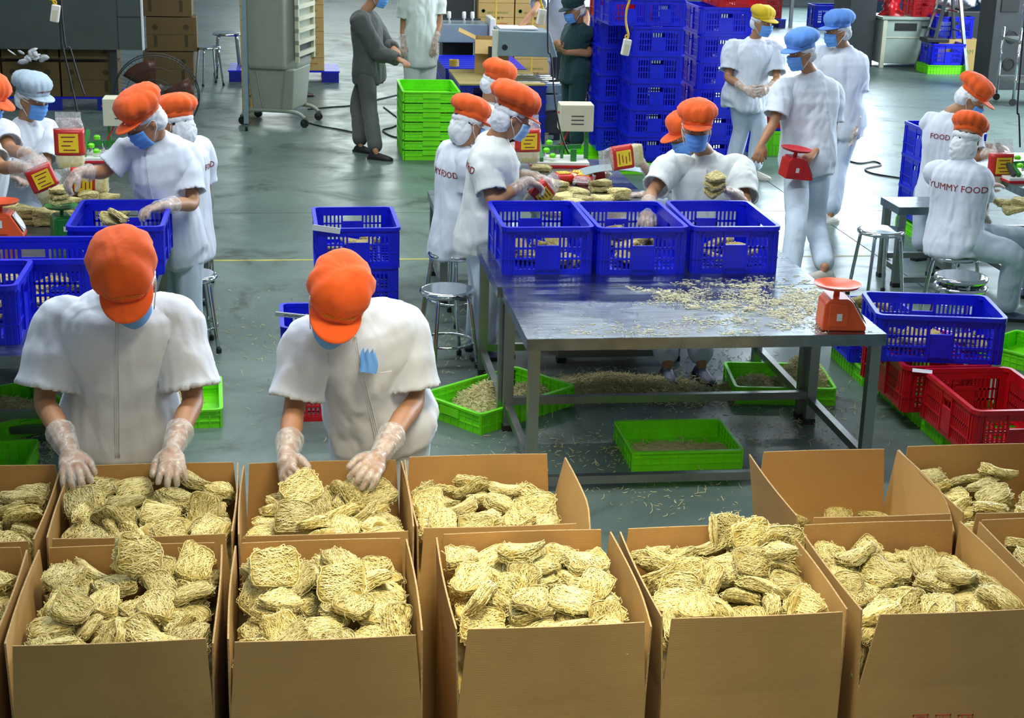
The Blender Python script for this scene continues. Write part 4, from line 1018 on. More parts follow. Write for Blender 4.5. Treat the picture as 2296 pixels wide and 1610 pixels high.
for k in range(9):
    z = .76 + k * .125; MB().box(.275, .32, -.30, .32, z, z + .045, Matrix.Rotation(-.0, 4, 'Y')).build('louvre_slat', 'cream', ac)
MB().box(.275, .315, -.30, -.26, .70, 1.9).build('louvre_post', 'cream', ac); MB().box(.275, .315, .28, .32, .70, 1.9).build('louvre_post', 'cream', ac)
for s_ in (-1, 1):
    y = s_ * .27
    MB().tube(catmull([(-.34, y, .10), (-.26, y, .16), (0, y, .17), (.26, y, .16), (.36, y, .10)], [1] * 5, 4)[0], .022, 8).build('frame_tube', 'cooler', ac, True)
    for sx in (-.34, .36):
        wh = MB().lathe([(.045, -.015), (.045, .015)], 16, (0, 0, 0), Matrix.Translation((sx, y, .046)) @ Matrix.Rotation(PI / 2, 4, 'X')).build('castor', 'black', ac)
        MB().bar((sx, y, .05), (sx, y, .11), .03, .05).build('castor_fork', 'steel', ac)
rk = PZ(590, 297, 0); rack = empty('steel_rack', (PZ(553, 292, 0).x, rk.y + .1, 0)); tag(rack, 'grey steel rack post on castors just left of the air cooler', 'rack')
MB().box(-.025, .025, -.025, .025, .08, 2.2).build('post', 'grey', rack); MB().bar((0, 0, .18), (0, .62, .18), .04, .04).build('foot_rail', 'grey', rack); MB().bar((0, .6, .10), (0, .6, 2.2), .05, .05).build('post', 'grey', rack)
for y in (0, .6):
    MB().lathe([(.04, -.014), (.04, .014)], 14, (0, 0, 0), Matrix.Translation((0, y, .04)) @ Matrix.Rotation(PI / 2, 4, 'Y')).build('castor', 'black', rack)
kn = PZ(572, 250, 0)
for k in range(4): place(KC, (kn.x - .04, kn.y + .3, k * .337), 0, ORD[k] + ' tan carton half seen between rack post and air cooler', 'cartons behind the rack post', 'carton', scale=(.5, 1, 1))
# grey machine line, blue pallets with plywood
a = PZ(1030, 189, .62)
for k in range(4): place(PL, (a.x + .46, a.y + .62, k * .152), 0, ORD[k] + ' blue pallet of the stack under the plywood', 'blue pallets stacked as a table', 'pallet', scale=(.76, 1.5, 1))
for k in range(4): place(PL, (a.x + .44, a.y + 2.05, k * .152), 0, ORD[k] + ' blue pallet of the bare stack behind the plywood', 'blue pallets in the bare stack', 'pallet', scale=(.76, 1.6, 1))
tag(MB().box(a.x, a.x + .90, a.y, a.y + 1.2, .609, .625).build('plywood_sheet', 'wood'), 'plywood sheet on the blue pallets, with a tape roll and open carton on it', 'board')
q = PZ(1018, 148, .625)
tag(MB().lathe([(.055, 0), (.055, .07), (.038, .07), (.038, 0)], 24, (q.x, q.y, .625)).build('tape_roll', 'tape', None, True, angle=40), 'roll of brown tape standing on the plywood sheet', 'tape')
q = PZ(1075, 167, .625)
oc = MB(); W_, D_, H_ = .36, .42, .36; oc.box(-.18, .18, -.21, .21, 0, .006)
for s_ in (-1, 1): oc.box(s_ * .18 - .003, s_ * .18 + .003, -.21, .21, 0, H_); oc.box(-.18, .18, s_ * .21 - .003, s_ * .21 + .003, 0, H_)
ob = oc.build('open_carton', 'card_back'); ob.location = (q.x + .16, q.y + .26, .626); ob.rotation_euler = (0, 0, -.12)
tag(ob, 'open brown carton with raised flaps on the plywood sheet', 'carton')
for M_ in (Matrix.Translation((-.18, 0, H_)) @ Matrix.Rotation(-1.15, 4, 'Y'), Matrix.Translation((.18, 0, H_)) @ Matrix.Rotation(.6, 4, 'Y')): MB().box(-.003, .003, -.21, .21, 0, .2, M_).build('flap', 'card_back', ob)
MB().box(-.18, .18, -.003, .003, 0, .2, Matrix.Translation((0, -.21, H_)) @ Matrix.Rotation(2.3, 4, 'X')).build('flap', 'card_back', ob)
q = PY(1175, 120, 16.75)
mc = empty('carton_sealing_machine', (q.x, 16.75, 0)); tag(mc, 'grey carton sealing machine with an angled steel hood, papers lying on top', 'machine')
z0 = q.z
M_ = Matrix(((1, 0, 0, 0), (0, 0, -1, .25), (0, 1, 0, 0), (0, 0, 0, 1)))
MB().prism([(-.31, z0), (.32, z0 - .01), (.23, z0 + .25), (-.30, z0 + .26)], 0, .5, M_).build('hood', 'grey', mc, bevel=.01)
MB().lathe([(.03, 0), (.03, .006), (.001, .006)], 16, (0, 0, 0), Matrix.Translation((-.24, -.25, z0 + .09)) @ Matrix.Rotation(PI / 2, 4, 'X')).build('knob', 'black', mc)
for x, h in ((-.33, z0 + .26), (.35, z0 + .05)): MB().box(x - .03, x + .03, -.2, -.14, 0, h).build('column', 'white_plastic' if x < 0 else 'dark', mc)
for x in (-.33, .35): MB().box(x - .03, x + .03, .14, .2, 0, z0 + .05).build('column', 'dark', mc)
MB().box(-.36, .38, -.35, .3, .52, .60).build('bed', 'grey', mc); MB().box(-.05, .37, -.36, .1, .34, .50).build('motor_box', 'grey', mc, bevel=.01); MB().box(.0, .34, -.34, -.1, .1, .3).build('drive_box', 'dark', mc)
for k in range(5): MB().tube([(-.34, -.3 + k * .14, .615), (.34, -.3 + k * .14, .615)], .02, 8).build('roller', 'chrome', mc, True)
tag(MB().box(q.x - .28, q.x + .12, 16.6, 16.95, z0 + .262, z0 + .275).build('paper_stack', 'paper'), 'sheaf of white papers on the grey machine hood', 'papers')
q = PY(1034, 92, 19.35)
m2 = empty('roller_conveyor', (q.x - .12, 19.35, 0)); tag(m2, 'grey roller machine behind the bare blue pallets, four bright rollers on top', 'machine')
MB().box(-.25, .42, -.2, .3, q.z, q.z + .22).build('housing', 'grey', m2, bevel=.01); MB().box(.43, .5, -.3, .2, q.z + .02, q.z + .3).build('side_guard', 'white_plastic', m2, bevel=.01)
for x in (-.2, .36): MB().box(x - .03, x + .03, -.1, .1, 0, q.z).build('leg', 'dark', m2)
for x in (-.14, -.04, .14, .24): MB().lathe([(.024, 0), (.024, .13), (.015, .14)], 10, (x, -.1, q.z + .22)).build('roller', 'white_plastic', m2, True)  # upright white tubes imitate bright window reflections above the housing
MB().box(-.2, .34, -.12, -.08, q.z + .26, q.z + .28).build('guide_rail', 'dark', m2)
# red tank and shoes behind
q = PZ(1318, 265, 0)
rt = MB().lathe([(.001, 0), (.17, 0), (.18, .03), (.18, .5), (.15, .56), (.05, .6), (.001, .6)], 24, (q.x, q.y, 0)).build('red_sack_bin', 'red_paint', None, True, angle=40); tag(rt, 'red bin on the floor between the woman in teal and the crate wall', 'bin')
MB().tube([(q.x + .183 * math.cos(a_ / 9 * PI + PI), q.y + .183 * math.sin(a_ / 9 * PI + PI), .24) for a_ in range(10)], .012, 6).build('band', 'label_yellow', rt)
# right background
q = PZ(1962, 152, 0)
sm = empty('strapping_machine', (q.x + .55, q.y + .35, 0)); tag(sm, 'pale green cabinet strapping machine standing against the far right side', 'machine')
MB().box(-.46, .46, -.3, .3, .06, .71).build('cabinet', 'mint', sm, bevel=.01); MB().box(-.5, .5, -.34, .34, .71, .75).build('top', 'mint', sm, bevel=.006)
MB().box(-.46, .46, -.31, -.30, .44, .455).build('panel_edge', 'cream', sm); MB().box(-.28, .06, -.312, -.30, .55, .66).build('control_window', 'black', sm); MB().box(.14, .36, -.312, -.30, .59, .62).build('name_plate', 'dark', sm)
for x in (-.44, .44):
    MB().box(x - .03, x + .03, -.32, -.26, 0, .71).build('corner_post', 'cream', sm)
    MB().box(x - .03, x + .03, .24, .30, 0, .06).build('foot', 'black', sm)
MB().box(.47, .60, -.28, .28, .06, .71).build('side_panel', 'grey', sm)
tag(MB().box(q.x - .42, q.x + .0, q.y + .15, q.y + .9, 0, 1.0).build('dark_cabinet', 'dark', bevel=.01), 'dark cabinet directly left of the pale green strapping machine', 'cabinet')
place(CR, (q.x + .74, q.y + .35, .752), 0, 'red crate on top of the pale green machine', None, 'crate', scale=(.8, .7, 1.0))
rd = MB(); rr_ = random.Random(8)
for i in range(10): rd.ell(Vector((q.x + .30 + rr_.uniform(-.1, .15), q.y + .3, .86 + rr_.uniform(-.08, .10))), [Vector([rr_.uniform(-.12, .12) for _ in range(3)]) for _ in range(3)], 8, 5)
m_ = remesh(rd, .02, 2); tag(link('red_cloth_bundle', m_, 'red'), 'bright red bundle beside the red crate on the pale green machine', 'bundle')
wb = MB()
for i in range(26): wb.ell(Vector((q.x + 1.38 + rr_.gauss(0, .14), q.y + .4 + rr_.uniform(-.2, .2), .98 + rr_.uniform(-.12, .45))), [Vector([rr_.uniform(-.14, .14) for _ in range(3)]) for _ in range(3)], 8, 5)
m_ = remesh(wb, .025, 1); displace(m_, .03, (9, 9, 9), 3, True); tag(link('plastic_bag_heap', m_, 'rag'), 'heap of crumpled white plastic film right of the red crate', 'plastic film')
tag(MB().box(q.x + 1.1, q.x + 1.7, q.y + .1, q.y + .7, 0, .84).build('film_stand', 'dark', bevel=.01), 'dark stand beneath the heap of white plastic film', 'stand')
q2 = PZ(2126, 168, 0)
place(TG, (q2.x + .0, q2.y + .32, 0), PI / 2, 'green tray under a blue crate below the ladder', None, 'tray', scale=(1, .85, 1.1))
place(CB, (q2.x + .02, q2.y + .34, .13), PI / 2, 'blue crate with a dark lid on a green tray below the ladder', None, 'crate', scale=(.95, .78, 1.2))
tag(MB().box(q2.x - .3, q2.x + .05, q2.y + .2, q2.y + .5, .442, .50).build('black_sheet', 'black', bevel=.01), 'flat black sheet lying on the blue crate below the ladder', 'sheet')  # dark lid of the crate, built as a separate flat box
q3 = PZ(2190, 160, 0)
b_ = MB().box(q3.x - .62, q3.x + .04, q3.y + .05, q3.y + .75, 0, .46).build('pale_carton', 'card_back', bevel=.005); tag(b_, 'big closed pale carton behind the ladder', 'carton')
text_on(b_, 'VIETNAM', .09, 'print_green', (q3.x - .25, q3.y + .05, .28), (1, 0, 0), (0, 0, 1), 'print')
place(CB, (q3.x - .35, q3.y + .4, .465), PI / 2, 'blue crate on the big pale carton behind the ladder', None, 'crate', scale=(1, .9, 1.25))
la, lb = PZ(2077, 163, 0), PZ(2168, 168, 0); ap = PY(2132, -20, la.y + .3)
ld = empty('step_ladder', (ap.x, la.y + .2, 0)); tag(ld, 'aluminium A-frame ladder straddling the blue crates at the far right', 'ladder')
o_ = Vector((ap.x, la.y + .2, 0))
for f_, dx in ((la, -.05), (lb, .05)):
    for dy in (0, .45): MB().bar(f_ + Vector((0, dy, 0)) - o_, Vector((ap.x + dx, la.y + .2 + dy * .5, ap.z + .2)) - o_, .05, .03).build('rail', 'steel', ld)
for t in (.25, .45, .65, .85):
    for f_ in (la, lb):
        a_ = f_.lerp(Vector((ap.x, la.y + .2, ap.z + .2)), t) - o_; MB().bar(a_, a_ + Vector((0, .45 - .2 * t, 0)), .05, .02).build('rung', 'steel', ld)
# dark electric cabinet and steel trolley at right edge
q4 = PZ(2250, 215, 0)
ec = MB().box(-.28, .28, 0, .5, 0, 2.0).build('electric_cabinet', 'dark', bevel=.01); ec.location = (q4.x + .30, q4.y + .6, 0); tag(ec, 'tall dark machine cabinet with round fans before the blue wall', 'cabinet')
MB().box(-.2, .05, -.012, 0, 1.05, 1.6).build('window', 'black', ec)
for z in (.35, .72): MB().lathe([(.09, 0), (.09, .01), (.07, .012), (.07, .004), (.001, .004)], 18, (0, 0, 0), Matrix.Translation((.0, 0, z)) @ Matrix.Rotation(PI / 2, 4, 'X')).build('vent_fan', 'black', ec)
q5 = PZ(2248, 238, 0)
tr_ = empty('steel_trolley', (q5.x + .55, q5.y + .1, 0)); tag(tr_, 'chromed steel trolley cart at the right edge before the dark cabinet', 'trolley')
for x in (-.42, .2):
    for y in (-.1, .4):
        lg = MB().tube([(x, y, .1), (x, y, .95)], .018, 8).build('post', 'chrome', tr_, True)
        MB().lathe([(.045, -.014), (.045, .014)], 14, (0, 0, 0), Matrix.Translation((x, y, .05)) @ Matrix.Rotation(PI / 2, 4, 'X')).build('castor', 'black', tr_)
for z in (.30, .80): MB().box(-.45, .25, -.13, .43, z, z + .03).build('shelf', 'steel', tr_)
MB().tube(catmull([(-.42, -.1, .95), (-.42, -.1, 1.25), (-.3, -.1, 1.36), (.1, -.1, 1.36)], [1] * 4, 5)[0], .018, 8).build('handle', 'chrome', tr_, True)
# far table with crates, upper right
q6 = PZ(1800, 62, 0)
t_ = empty('far_steel_table', (q6.x + .5, q6.y + .5, 0)); tag(t_, 'steel table far back with a blue crate on it, behind the caps', 'table')
MB().box(-.75, .9, -.4, .4, .72, .76).build('tabletop', 'steel_top', t_)
for x in (-.7, .85):
    for y in (-.36, .36): MB().box(x - .03, x + .03, y - .03, y + .03, 0, .72).build('leg', 'steel', t_)
place(CB, (q6.x + .55, q6.y + .5, .762), PI / 2, 'blue crate on the far steel table', None, 'crate', scale=(1, 1.1, 1.6))
place(CB, (q6.x + .6, q6.y + .3, 0), PI / 2, 'lower blue crate beneath the far steel table', None, 'crate', scale=(1, 1.1, 1.6))
place(CR, (q6.x + 1.75, q6.y + .4, .5), PI / 2, 'dark red crate far back above the green tray, right of the far table', None, 'crate', scale=(1.2, 1.1, 2.0))
tag(MB().box(q6.x + 1.35, q6.x + 2.15, q6.y + .1, q6.y + .7, 0, .5).build('dark_plinth', 'dark', bevel=.01), 'dark plinth under the far dark red crate', 'plinth')
place(PL, (q6.x - .75, q6.y + .4, 0), 0, 'blue pallet far back left of the far steel table', None, 'pallet', scale=(.7, 1, 1))
place(CR, (q6.x - .75, q6.y + .4, .152), PI / 2, 'red crate on the far blue pallet', None, 'crate', scale=(1.2, 1.1, 1.6))
# hanging cables and sockets
def hang(px, py, Y, toppx, label, mat='yellow_cable', socket=True):
    b = PY(px, py, Y); t = PY(toppx, -60, Y + .0)
    o = empty('hanging_socket', (b.x, b.y, b.z)); tag(o, label, 'socket')
    mid = [(b * (1 - k / 6) + t * k / 6) - b + Vector((.012 * math.sin(k * 1.9), 0, 0)) for k in range(7)] + [Vector((t.x - b.x, 0, 4.3 - b.z))]
    mid[0] = Vector((0, 0, .05))
    MB().tube(catmull(mid, [1] * 8, 4)[0], .007, 6).build('cable', mat, o, True)
    M_ = Matrix.Rotation(math.radians(10), 4, 'Y')
    MB().box(-.026, .026, -.018, .018, -.052, .052, M_).build('socket_body', 'white_plastic', o, bevel=.006)
    MB().box(-.016, .016, -.020, .017, -.046, .02, M_).build('socket_face', 'cream', o)
    MB().tube([Vector((-.010 * math.cos(a_), 0, .065 + .014 * math.sin(a_))) for a_ in [k * PI / 5 for k in range(10)]], .004, 5, False, True).build('cable_knot', mat, o, True)
hang(1404, 106, 10.2, 1410, 'white socket on a yellow cable hanging before the blue crate wall')
hang(1214, 38, 10.6, 1218, 'white socket on a yellow cable hanging before the worker in white at the grey machine')
hang(124, 30, 10.2, 113, 'white socket on a yellow cable hanging before the grey board at the left')
for pts, lb in (([(131, -30), (135, 60), (142, 110), (160, 190), (178, 270), (190, 322)], 'thin black power cord hanging down to the left packing table, nearer one'), ([(131, -40), (140, 50), (158, 110), (175, 170), (190, 215)], 'second black power cord looping beside the first at the left'), ([(1226, -30), (1228, 60), (1236, 130), (1245, 230), (1258, 300), (1275, 345)], 'black power cord hanging down to the centre sealing machine'), ([(2282, 90), (2284, 200), (2285, 260), (2287, 330)], 'black power cord hanging to the right sealing machine')):
    P_ = [PY(x, y, 10.4) for x, y in pts]; P_[0] = P_[0] + Vector((0, 0, 1.2)) if True else P_[0]
    tag(MB().tube(catmull(P_, [1] * len(P_), 5)[0], .006, 6).build('power_cord', 'black', None, True), lb, 'cord')
for pts, lb in (([(690, 275), (720, 283), (760, 290), (800, 298)], 'thin cable on the floor from the air cooler to the man in grey'), ([(690, 245), (740, 240), (790, 236), (850, 222), (893, 212)], 'cable curving on the floor behind the man in grey'), ([(860, 240), (880, 255), (900, 272), (880, 285), (858, 292), (878, 305), (905, 310)], 'tangle of black cable between man in grey and green trays'), ([(1898, 358), (1925, 366), (1960, 362), (1975, 370), (1940, 378), (1955, 388), (2000, 396), (2030, 400), (2055, 402)], 'tangle of black cable on the floor right of the men in blue caps')):
    P_ = [PZ(x, y, .008) for x, y in pts]
    tag(MB().tube(catmull(P_, [1] * len(P_), 6)[0], .008, 5).build('floor_cable', 'black', None, True), lb, 'cable')

# ------------------------------------------------------------------ noodle nests
def superR(a, L, W, p=4.6):
    c, s_ = abs(math.cos(a)), abs(math.sin(a)); return 1 / (((c / (L / 2)) ** p + (s_ / (W / 2)) ** p) ** (1 / p))
def nest_mesh(seed, L=.112, W=.096, T=.034, nt=74, small=False):
    r_ = random.Random(seed); b = MB(); n = 28
    ph = [r_.uniform(0, 6.28) for _ in range(5)]
    wob = lambda a: 1 + .035 * math.sin(2 * a + ph[0]) + .03 * math.sin(3 * a + ph[1]) + .02 * math.sin(7 * a + ph[2])
    hgt = lambda x, y: .5 * T * (1 - .30 * (abs(2 * x / L) ** 3 + abs(2 * y / W) ** 3) / 1.2) + .0022 * math.sin(60 * x + ph[3]) * math.sin(55 * y + ph[4])
    rg = []
    for k in (.02, .35, .7, .9, .98): rg.append([Vector((superR(2 * PI * i / n, L, W) * wob(2 * PI * i / n) * k * math.cos(2 * PI * i / n), superR(2 * PI * i / n, L, W) * wob(2 * PI * i / n) * k * math.sin(2 * PI * i / n), 0)) for i in range(n)])
    top = [[Vector((p.x, p.y, hgt(p.x, p.y) * .90)) for p in r] for r in rg]; bot = [[Vector((p.x, p.y, -hgt(p.x, p.y) * .90)) for p in r] for r in rg]
    b.rings(bot + [[p * 1.0 for p in bot[-1]]][:0] + top[::-1])
    me0 = b.mesh('rice_noodle_nest')
    s_ = MB(); R_ = .0012
    def onto(x, y, side, lift):
        a = math.atan2(y, x); lim = superR(a, L, W) * wob(a); d = math.hypot(x, y); e = d / lim
        if e > 1: x, y, e = x / e, y / e, 1
        return (x, y, side * (hgt(x, y) * (.93 if e < .88 else .93 * max(.12, 1 - ((e - .88) / .12) ** 2 * .9)) + lift))
    bend = r_.uniform(-.25, .25)
    for side in (1, -1):
        for q in range(nt):        # strands run mostly one way, waving, and turn over at the ends
            y0 = r_.uniform(-.52, .52) * W; xa = r_.uniform(-.56, -.1) * L; xb = r_.uniform(.1, .56) * L; am = r_.uniform(.001, .006); fr = r_.uniform(60, 190); p_ = r_.uniform(0, 6.28); sl = r_.gauss(bend, .28)
            lift = r_.uniform(0, .0022); pts = []
            for k in range(17):
                x = xa + (xb - xa) * k / 16; pts.append(onto(x, y0 + sl * x + am * math.sin(fr * x + p_) + am * .5 * math.sin(fr * 2.3 * x), side, lift))
            s_.tube(pts, R_, 3, False)
        for q in range(nt // 3):   # curls
            x, y = r_.uniform(-.5, .5) * L, r_.uniform(-.5, .5) * W; rr0 = r_.uniform(.006, .018); a0 = r_.uniform(0, 6.28); ar = r_.uniform(2, 5); lift = r_.uniform(.0008, .003)
            s_.tube([onto(x + rr0 * math.cos(a0 + ar * k / 12), y + rr0 * .8 * math.sin(a0 + ar * k / 12), side, lift) for k in range(13)], R_, 3, False)
    for q in range(nt // 2 + 10):
        a0 = r_.uniform(0, 6.28); ln = r_.uniform(.5, 1.9); z = r_.uniform(-.42, .42) * T; pts = []
        for k in range(16):
            a = a0 + ln * k / 15; rr0 = superR(a, L, W) * wob(a) * (1.0 + .02 * math.sin(k * 1.3 + q)); z += r_.gauss(0, .0012)
            z = max(-.45 * T, min(.45 * T, z)); pts.append((rr0 * math.cos(a), rr0 * math.sin(a), z))
        s_.tube(pts, R_, 3, False)
    for q in range(26):     # stray loops
        a = r_.uniform(0, 6.28); rr0 = superR(a, L, W) * .97; o = Vector((rr0 * math.cos(a), rr0 * math.sin(a), r_.uniform(-.3, .3) * T)); u = Vector((math.cos(a), math.sin(a), r_.gauss(0, .5))); v = Vector((-math.sin(a), math.cos(a), r_.gauss(0, .6)))
        sz = r_.uniform(.005, .013); s_.tube([o + u * (sz * math.sin(PI * k / 9)) + v * (sz * 1.1 * (k / 9 - .5)) for k in range(10)], R_ * .95, 3, False)
    kb, kt, kc = r_.uniform(-3.0, 3.0), r_.uniform(-5, 5), r_.uniform(-2.5, 2.5)      # each nest dries into its own warp
    b.add(s_.v, s_.f); b.v = [(x * (1 + 1.2 * kt * y * .1), y * (1 - 1.0 * kc * x * .35), z * (1 + kc * 1.3 * x + kb * y) + kb * x * x + kt * x * y + kc * y * y) for x, y, z in b.v]
    nf = len(me0.polygons)
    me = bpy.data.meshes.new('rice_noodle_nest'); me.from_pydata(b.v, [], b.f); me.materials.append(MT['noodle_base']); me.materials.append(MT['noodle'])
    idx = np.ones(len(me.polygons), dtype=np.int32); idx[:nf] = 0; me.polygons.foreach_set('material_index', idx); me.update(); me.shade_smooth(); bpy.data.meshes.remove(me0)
    return me
NEST = [nest_mesh(100 + i) for i in range(8)]
NEST_LOW = [nest_mesh(200 + i, nt=4) for i in range(4)]; NEST_MID = [nest_mesh(300 + i, nt=12) for i in range(4)]
def nest_obj(i, loc, q, s_, label, group, name='rice_noodle_nest', me=None):
    o = bpy.data.objects.new(name, me or NEST[i % 8]); COL.objects.link(o); o.location = loc; o.rotation_mode = 'QUATERNION'; o.rotation_quaternion = q; o.scale = s_
    return tag(o, label, 'noodle nest', group)

# ------------------------------------------------------------------ the cartons at the front
BXS = {'B0': (-1.31, -.80, 3.79, 4.40), 'B1': (-.745, -.24, 3.79, 4.40), 'B2': (-.188, .31, 3.77, 4.39), 'B3': (.418, .925, 3.785, 4.40), 'B4': (.985, 1.485, 3.80, 4.40), 'B5': (1.542, 2.06, 3.785, 4.39), 'B6': (2.13, 2.64, 3.78, 4.39),
       'R0': (-1.33, -.79, 4.46, 5.06), 'R1': (-.745, -.21, 4.46, 5.06), 'R2': (-.178, .335, 4.45, 5.04), 'R3': (.362, .86, 4.46, 5.06), 'R4': (1.60, 2.07, 4.46, 5.03), 'R5': (2.13, 2.66, 4.45, 5.04)}
WORD = {'B0': 'cut off at the left edge in the front row', 'B1': 'front row, first whole from left', 'B2': 'front row, directly in front of the middle packer', 'B3': 'front row, right of the middle packer’s carton', 'B4': 'front row, noodles heaped highest at its back', 'B5': 'front row at the lower right with red handling marks', 'B6': 'cut off at the right edge in the front row',
        'R0': 'cut off at the left edge in the second row', 'R1': 'second row, under the left packer’s hands', 'R2': 'second row, under the middle packer’s hands', 'R3': 'second row, right of the middle packer', 'R4': 'second row, almost empty', 'R5': 'second row at the right edge'}
LEAN = {'R3': dict(r=.20, f=-.03), 'R4': dict(l=.16, r=.10), 'B3': dict(l=.03, r=.05, fl=.012), 'B1': dict(l=.04), 'B4': dict(r=.03, l=.04), 'R5': dict(l=.08), 'B5': dict(fl=.03)}
for n_, (x0, x1, y0, y1) in BXS.items():
    hx, hy = (x1 - x0) / 2 + .004, (y1 - y0) / 2 + .004; zf, ht = .615, .24; t = .005
    le = LEAN.get(n_, {})
    b = MB(); b.box(-hx, hx, -hy, hy, 0, .008)
    for s_ in (-1, 1): b.box(s_ * hx - t / 2, s_ * hx + t / 2, -hy, hy, 0, zf); b.box(-hx, hx, s_ * hy - t / 2, s_ * hy + t / 2, 0, zf)
    root = b.build('noodle_carton', 'card'); root.location = ((x0 + x1) / 2, (y0 + y1) / 2, 0)
    tag(root, 'open brown carton, %s' % WORD[n_], 'carton')
    rr_ = random.Random(hash(n_) % 997 if False else sum(map(ord, n_)))
    for key, o_, dx, nrm, hw in (('f', (0, -hy), (1, 0), (0, -1), hx), ('b', (0, hy), (-1, 0), (0, 1), hx), ('r', (hx, 0), (0, 1), (1, 0), hy), ('l', (-hx, 0), (0, -1), (-1, 0), hy)):
        ln_ = le.get(key, rr_.uniform(-.01, .015)); tp = .012 + rr_.uniform(0, .012); tl = tp + le.get('fl', 0) * (1 if key == 'f' else 0)
        D_ = Vector((dx[0], dx[1], 0)); Nn = Vector((nrm[0], nrm[1], 0)); O_ = Vector((o_[0], o_[1], zf)); fb = MB(); ed = MB(); cols = 9; rows = 5
        hh = ht - rr_.uniform(0, .006)
        def pt(i, j, off):
            e = j / rows; u = -hw + tl * e * .9 + (2 * hw - (tp + tl) * e * .9) * i / cols
            z = hh * e
            if key == 'r' and n_ in ('R3', 'R4', 'B1', 'B3'):        # worn, rounded front corner
                c_ = max(0, 1 - i / cols / .35) if D_.y > 0 else 0; z *= 1 - .32 * c_ ** 2 * (1 if n_[0] == 'R' else .3)
            bow = .006 * math.sin(PI * i / cols) * e
            return O_ + D_ * u + Nn * (math.sin(ln_) * z + bow + off) + UP * (math.cos(ln_) * z)
        fr = [[pt(i, j, t / 2) for i in range(cols + 1)] for j in range(rows + 1)]; bk = [[pt(i, j, -t / 2) for i in range(cols + 1)] for j in range(rows + 1)]
        W_ = cols + 1
        for g_, flip in ((fr, False), (bk, True)):
            fb.add([p for r in g_ for p in r], [tuple(reversed(q)) if flip else q for q in [(j * W_ + i, j * W_ + i + 1, (j + 1) * W_ + i + 1, (j + 1) * W_ + i) for j in range(rows) for i in range(cols)]])
        fo = fb.build('flap', 'card_in' if key == 'b' else 'card', root)
        e_ = MB(); rim = [(i, rows) for i in range(W_)]
        for path in ([(0, j) for j in range(rows + 1)] + rim + [(cols, j) for j in range(rows, -1, -1)],):
            a_ = [fr[j][i] for i, j in path]; c_ = [bk[j][i] for i, j in path]; k_ = len(path)
            e_.add(a_ + c_, [(q, q + 1, k_ + q + 1, k_ + q) for q in range(k_ - 1)])
        e_.build('cut_edge', 'card_edge', fo)
    if n_ == 'B5':
        for k, cx_ in enumerate((2065, 2116, 2166)):
            p = PY(cx_, 1604, y0 - .010); m_ = MB(); lx = p.x - (x0 + x1) / 2; lz = p.z - .022; y_ = -hy - .0035
            for a_ in ((-.023, .023, .020, .023), (-.023, .023, -.023, -.020), (-.023, -.020, -.023, .023), (.020, .023, -.023, .023)): m_.box(lx + a_[0], lx + a_[1], y_ - .001, y_, lz + a_[2], lz + a_[3])
            if k == 0: m_.prism([(lx - .013, lz + .016), (lx + .013, lz + .016), (lx + .010, lz + .002), (lx + .002, lz - .003), (lx + .002, lz - .014), (lx + .009, lz - .016), (lx - .009, lz - .016), (lx - .002, lz - .014), (lx - .002, lz - .003), (lx - .010, lz + .002)], 0, .001, Matrix(((1, 0, 0, 0), (0, 0, -1, y_), (0, 1, 0, 0), (0, 0, 0, 1))))
            elif k == 1:
                m_.lathe([(.008, 0), (.008, .001), (.001, .001)], 12, (0, 0, 0), Matrix.Translation((lx, y_, lz + .004)) @ Matrix.Rotation(PI / 2, 4, 'X'))
                for q in range(8): an = q * PI / 4; m_.bar((lx + .010 * math.cos(an), y_ - .0005, lz + .004 + .010 * math.sin(an)), (lx + .016 * math.cos(an), y_ - .0005, lz + .004 + .016 * math.sin(an)), .002, .001)
            else:
                for sx in (-.010, .010):
                    m_.prism([(lx + sx - .009, lz + .004), (lx + sx + .009, lz + .004), (lx + sx, lz + .017)], 0, .001, Matrix(((1, 0, 0, 0), (0, 0, -1, y_), (0, 1, 0, 0), (0, 0, 0, 1)))); m_.box(lx + sx - .003, lx + sx + .003, y_ - .001, y_, lz - .012, lz + .004)
            m_.build('handling_mark', 'print_red', root)
    if n_ == 'B4':
        p = PY(1722, 1609, y0 - .01); MB().box(p.x - (x0 + x1) / 2 - .035, p.x - (x0 + x1) / 2 + .035, -hy - .0045, -hy - .0035, p.z - .012, p.z - .008).build('handling_mark', 'print_red', root)
